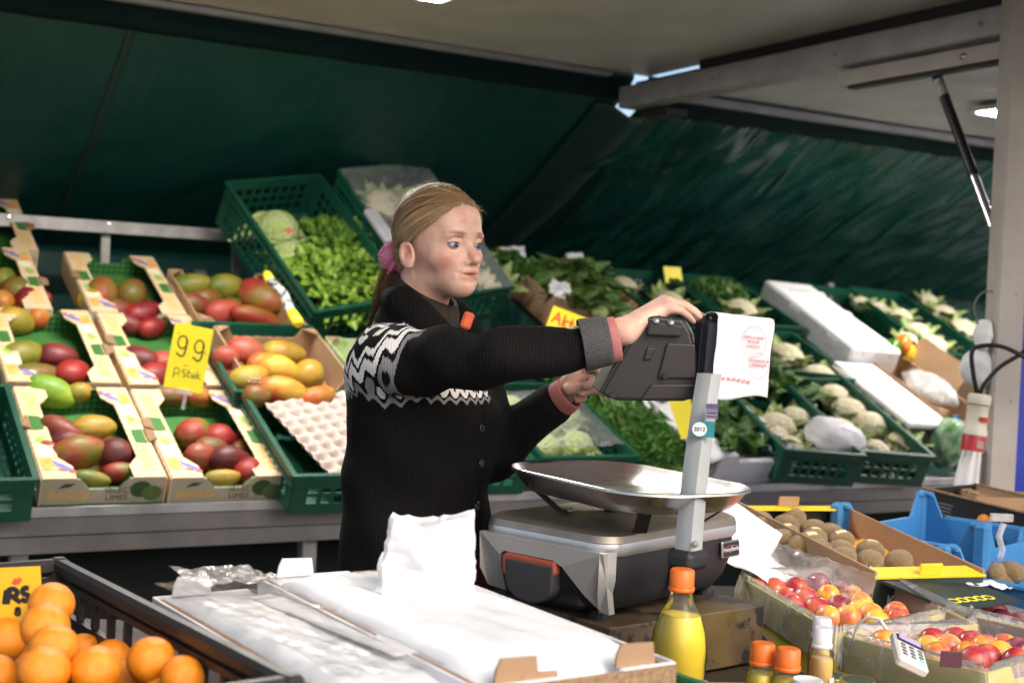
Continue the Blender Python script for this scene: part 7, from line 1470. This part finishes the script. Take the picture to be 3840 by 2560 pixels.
def card_fn(P):
    q = (P-A3(N0))@BR_
    d = ellip(q, (-.005, 0, -.115), (.115, .165, .125)); d = smin(d, ellip(q, (.018, 0, -.20), (.134, .155, .16)), .06); d = smin(d, ellip(q, (.045, -.055, -.215), (.095, .085, .085)), .06); d = smin(d, ellip(q, (.045, .055, -.215), (.095, .085, .085)), .06)
    d = smin(d, ellip(q, (.012, 0, -.36), (.140, .158, .20)), .08); d = smin(d, ellip(q, (.018, 0, -.52), (.142, .165, .17)), .08); d = smin(d, ellip(q, (.022, 0, -.64), (.145, .168, .13)), .06)
    d = smin(d, capsule(P, SHR+Vector((0, 0, -.006)), ELR, .072, .048), .045); d = smin(d, capsule(P, ELR, SLE, .048, .0395), .03)
    d = smin(d, capsule(P, SHL, ELL, .072, .058), .05); d = smin(d, capsule(P, ELL, CUFL, .058, .046), .03)
    d = smin(d, ellip(q, (-.004, 0, -.008), (.078, .088, .055)), .03)
    d = d+folds(P)*(.6+.7*np.exp(-(np.linalg.norm(P-A3(ELR), axis=1)/.12)**2))
    cd = np.full(len(P), 1., np.float32)
    for C_ in (COLL, COLF):
        for i in range(len(C_)-1): r1, r2 = (.024, .030, .035, .037, .035, .026)[i:i+2]; cd = np.minimum(cd, capsule(P, C_[i], C_[i+1], r1, r2))
    cd = cd+.0016*np.sin(np.arctan2(q[:, 1], q[:, 0]-.01)*70)
    d = smin(d, cd, .012)
    # open neck and flat hem
    d = smax(d, -ellip(q, (.012, 0, .075), (.068, .062, .105)), .012)
    d = smax(d, .885-P[:, 2], .01)
    # placket groove down the front
    d = d+.004*np.exp(-((q[:, 1]+.006)/.006)**2)*(q[:, 0] > .05)
    return d
me, V = sdf_mesh(card_fn, (-.44, 2.26, .87), (.32, 3.02, 1.62), .0042, 'cardigan')
dv = V-NECK; dv2 = dv@RB; th_ = np.arctan2(dv2[:, 1], dv2[:, 0]); dist = np.linalg.norm(dv*np.array((1, 1, 1.0)), axis=1)
qv = (V-np.array(N0))@RB; col = np.full(len(V), 1.)
for C_ in (COLL, COLF):
    for i in range(len(C_)-1): col = np.minimum(col, capsule(V.astype(np.float32), C_[i], C_[i+1], (.024, .030, .035, .037, .035, .026)[i], (.024, .030, .035, .037, .035, .026)[i+1]))
ph = th_*36/(2*math.pi); tri = 2*np.abs(2*(ph-np.floor(ph+.5)))-1
Ed = np.empty(len(me.polygons)*4, np.int32); me.loops.foreach_get('vertex_index', Ed); Q4 = Ed.reshape(-1, 4); E2 = np.concatenate([Q4[:, [0, 1]], Q4[:, [1, 2]], Q4[:, [2, 3]], Q4[:, [3, 0]], Q4[:, [0, 2]], Q4[:, [1, 3]]]); EL_ = np.linalg.norm(V[E2[:, 0]]-V[E2[:, 1]], axis=1)
gd = np.where(col < .003, 0., .6)
for _ in range(85):
    n0 = gd.copy(); np.minimum.at(n0, E2[:, 0], gd[E2[:, 1]]+EL_); np.minimum.at(n0, E2[:, 1], gd[E2[:, 0]]+EL_); gd = n0
for _ in range(4):
    sm_ = np.zeros(len(V)); ct_ = np.zeros(len(V)); np.add.at(sm_, E2[:, 0], gd[E2[:, 1]]); np.add.at(sm_, E2[:, 1], gd[E2[:, 0]]); np.add.at(ct_, E2[:, 0], 1); np.add.at(ct_, E2[:, 1], 1); gd = sm_/np.maximum(ct_, 1)
fr_ = np.clip((np.cos(th_+.15)-.25)/.35, 0, 1); attr(me, 'yoke', gd*(1-fr_)+(dist-.034)*fr_+1.6*np.clip(1.335-V[:, 2], 0, 1)); attr(me, 'front', np.clip((np.cos(th_+.15)-.60)/.1, 0, 1)); attr(me, 'plain', ((th_ > .30) & (th_ < 2.6)).astype(float)); attr(me, 'zig', tri); attr(me, 'collar', np.clip(1-(col-.001)/.006, 0, 1)*0+(col < .004))
k = NT('knitted_cardigan'); at_ = lambda n_: (lambda o: (setattr(o, 'attribute_name', n_), o.outputs['Fac'])[1])(k.n('Attribute'))
st_ = k.noise(230, 1); yo = k.math('SNAP', k.math('ADD', at_('yoke'), k.math('MULTIPLY', k.math('SUBTRACT', st_, .5), .005)), .0035); zg = k.math('SNAP', at_('zig'), .22); t = k.math('DIVIDE', k.math('SUBTRACT', k.math('ADD', yo, k.math('MULTIPLY', zg, .0135)), .034), .190)
BL_, WH_, GR_ = (0, 0, 0), (1, 1, 1), (.5, .5, .5)
band = k.ramp(t, [(0, BL_), (.02, WH_), (.17, BL_), (.22, WH_), (.29, BL_), (.335, BL_), (.60, WH_), (.67, BL_), (.72, WH_), (.84, BL_), (.90, GR_), (.995, BL_)], 'CONSTANT')
dia = k.math('MULTIPLY', k.math('MULTIPLY', k.math('GREATER_THAN', k.math('SUBTRACT', .30, k.math('ADD', k.math('MULTIPLY', k.math('ABSOLUTE', k.math('SUBTRACT', k.math('DIVIDE', k.math('SUBTRACT', yo, .034), .190), .43)), 4), k.math('MULTIPLY', k.math('ADD', zg, 1), .22))), 0), k.math('GREATER_THAN', t, .33)), k.math('LESS_THAN', t, .6))
pat = k.math('MULTIPLY', k.math('MULTIPLY', k.math('MAXIMUM', band, dia), k.math('SUBTRACT', 1, at_('collar'))), k.math('MULTIPLY', k.math('SUBTRACT', 1, k.math('MULTIPLY', k.math('GREATER_THAN', at_('front'), .5), k.math('LESS_THAN', t, .71))), k.math('SUBTRACT', 1, k.math('GREATER_THAN', at_('plain'), .5))))
wool = k.ramp(k.noise(180, 3), [(.3, (.0035, .0033, .0035)), (.7, (.008, .0075, .0075))]); wc = k.ramp(pat, [(0, (0, 0, 0)), (.5, (.26, .26, .27)), (1, (.82, .80, .78))]); k.base(k.mix(k.math('MINIMUM', k.math('MULTIPLY', pat, 4), 1), wool, wc)); k.set(rough=.9, spec=.15, sheen=.0)
wv = k.n('TexWave', wave_type='BANDS', bands_direction='X'); wv.inputs['Scale'].default_value = 55; wv.inputs['Distortion'].default_value = 1.0; k.l(k.coord(), wv.inputs['Vector']); k.bump(k.math('ADD', k.math('MULTIPLY', wv.outputs['Fac'], .6), k.noise(260, 2)), .55, .002); me.materials.append(k.m)
cg = put('cardigan', me, wo)
BUT = M('black_button', (.012, .012, .013), None, 9, .2)
for z in (-.205, -.275, -.36, -.45, -.54):
    x = .30
    lo_, hi2 = .05, .30
    for _ in range(22):
        md = (lo_+hi2)/2; v_ = card_fn(np.array([bw_(md, -.014, z)], np.float32))[0]
        if v_ < 0: lo_ = md
        else: hi2 = md
    MB().lathe([(0, .004), (.006, .004), (.0085, .005), (.010, .003), (.0095, 0)], 18).build('button', BUT, cg, True, frame(bw_(lo_+.001, -.014, z), -bl_, ZV, bf))
# cuffs
CUF = M('grey_melange_cuff', (.03, .03, .032), (.10, .10, .105), 600, .95, bump=.6, bscale=300, detail=2); PNK = M('pink_shirt_cuff', (.46, .17, .16), (.40, .14, .13), 60, .8)
def cuff(name, a, b, ra, rb, mat, th=.006):
    d = (b-a); n = 36; m = MB(); L_ = d.length; m.lathe([(ra, 0), (ra*1.02, L_*.1), ((ra+rb)/2*1.02, L_*.5), (rb*1.02, L_*.9), (rb, L_), (rb-th, L_), (rb-th, L_*.6), (ra-th, 0)], n); z = d.normalized(); x = z.orthogonal().normalized(); return m.build(name, mat, cg, True, frame(a, x, z.cross(x), z))
dR = (WRR-ELR).normalized(); dL = (WRL-ELL).normalized()
cuff('folded_cuff', CU0, CU1, .0465, .0430, CUF, .007); cuff('shirt_cuff', PK0, PK1, .0408, .0398, PNK, .004); cuff('shirt_cuff', CUFL+dL*.030, CUFL+dL*.056, .037, .036, PNK, .004)
# polo neck and orange zip tab
TUR = M('brown_rib_polo_neck', (.020, .013, .009), (.035, .023, .016), 120, .9, bump=.5, bscale=200)
def ringp(i, n, rx, ry, z, tilt, c): a = 2*math.pi*i/n; return bw_(c[0]+rx*math.cos(a), c[1]+ry*math.sin(a), c[2]+z-tilt*math.cos(a))
m = MB(); n = 64
vsR = [];
for rx, ry, z in ((.072, .070, -.03), (.070, .068, .020), (.066, .064, .040), (.060, .058, .040), (.058, .057, .0)): vsR += [ringp(i, n, rx+(.0012 if i % 2 else 0), ry+(.0012 if i % 2 else 0), z, .034, (.014, 0, .026)) for i in range(n)]
m.add(vsR, [(j*n+i, j*n+(i+1) % n, (j+1)*n+(i+1) % n, (j+1)*n+i) for j in range(4) for i in range(n)]); m.build('polo_neck', TUR, wo, True)
tz = atY(1752, 1202, 2.585); MB().box((0, 0, 0), (.022, .010, .034), bev=.004).build('orange_shirt_tab', M('orange_fabric', (.72, .13, .05), None, 60, .7), wo, T=frame(tz, Vector((math.cos(R(20)), math.sin(R(20)), 0)), Vector((-math.sin(R(20)), math.cos(R(20)), 0)), ZV) @ Matrix.Rotation(R(18), 4, 'Y'))
MB().lathe([(.0098, -.0015), (.0106, 0), (.0098, .0015), (.009, 0), (.0098, -.0015)], 20).build('ring', M('gold_ring', (.7, .5, .2), None, 9, .25, metal=1), wo, True, dirm(LF[0][1].lerp(LF[0][2], .1), ZV, (LF[0][2]-LF[0][1])) @ Matrix.Rotation(R(90), 4, 'X'))
# trousers and shoes
def leg_fn(P):
    d = np.full(len(P), 1., np.float32)
    for s_ in (-1, 1): d = smin(d, smin(capsule(P, bw_(-.01, s_*.085, -.56), bw_(.015, s_*.09, -.98), .095, .062), capsule(P, bw_(.015, s_*.09, -.98), bw_(-.01, s_*.095, -1.38), .062, .055), .04), .03)
    return smax(d, .06-P[:, 2], .01)
me, V = sdf_mesh(leg_fn, (-.50, 2.45, .02), (.20, 3.1, 1.06), .008, 'trousers'); me.materials.append(M('black_trousers', (.012, .012, .014), None, 20, .85)); put('trousers', me, wo)
for s_ in (-1, 1): loft([(sh_(rrect(.26, .095, .045), .04, 0), .028), (sh_(rrect(.27, .10, .048), .04, 0), .045), (sh_(rrect(.22, .085, .04), .02, 0), .085), (sh_(rrect(.12, .08, .038), -.02, 0), .11)]).build('shoe', M('black_shoe', (.015, .015, .015), None, 9, .5), wo, 40, frame(Vector((bw_(-.01, s_*.095, 0).x, bw_(-.01, s_*.095, 0).y, 0)), bf, bl_, ZV))
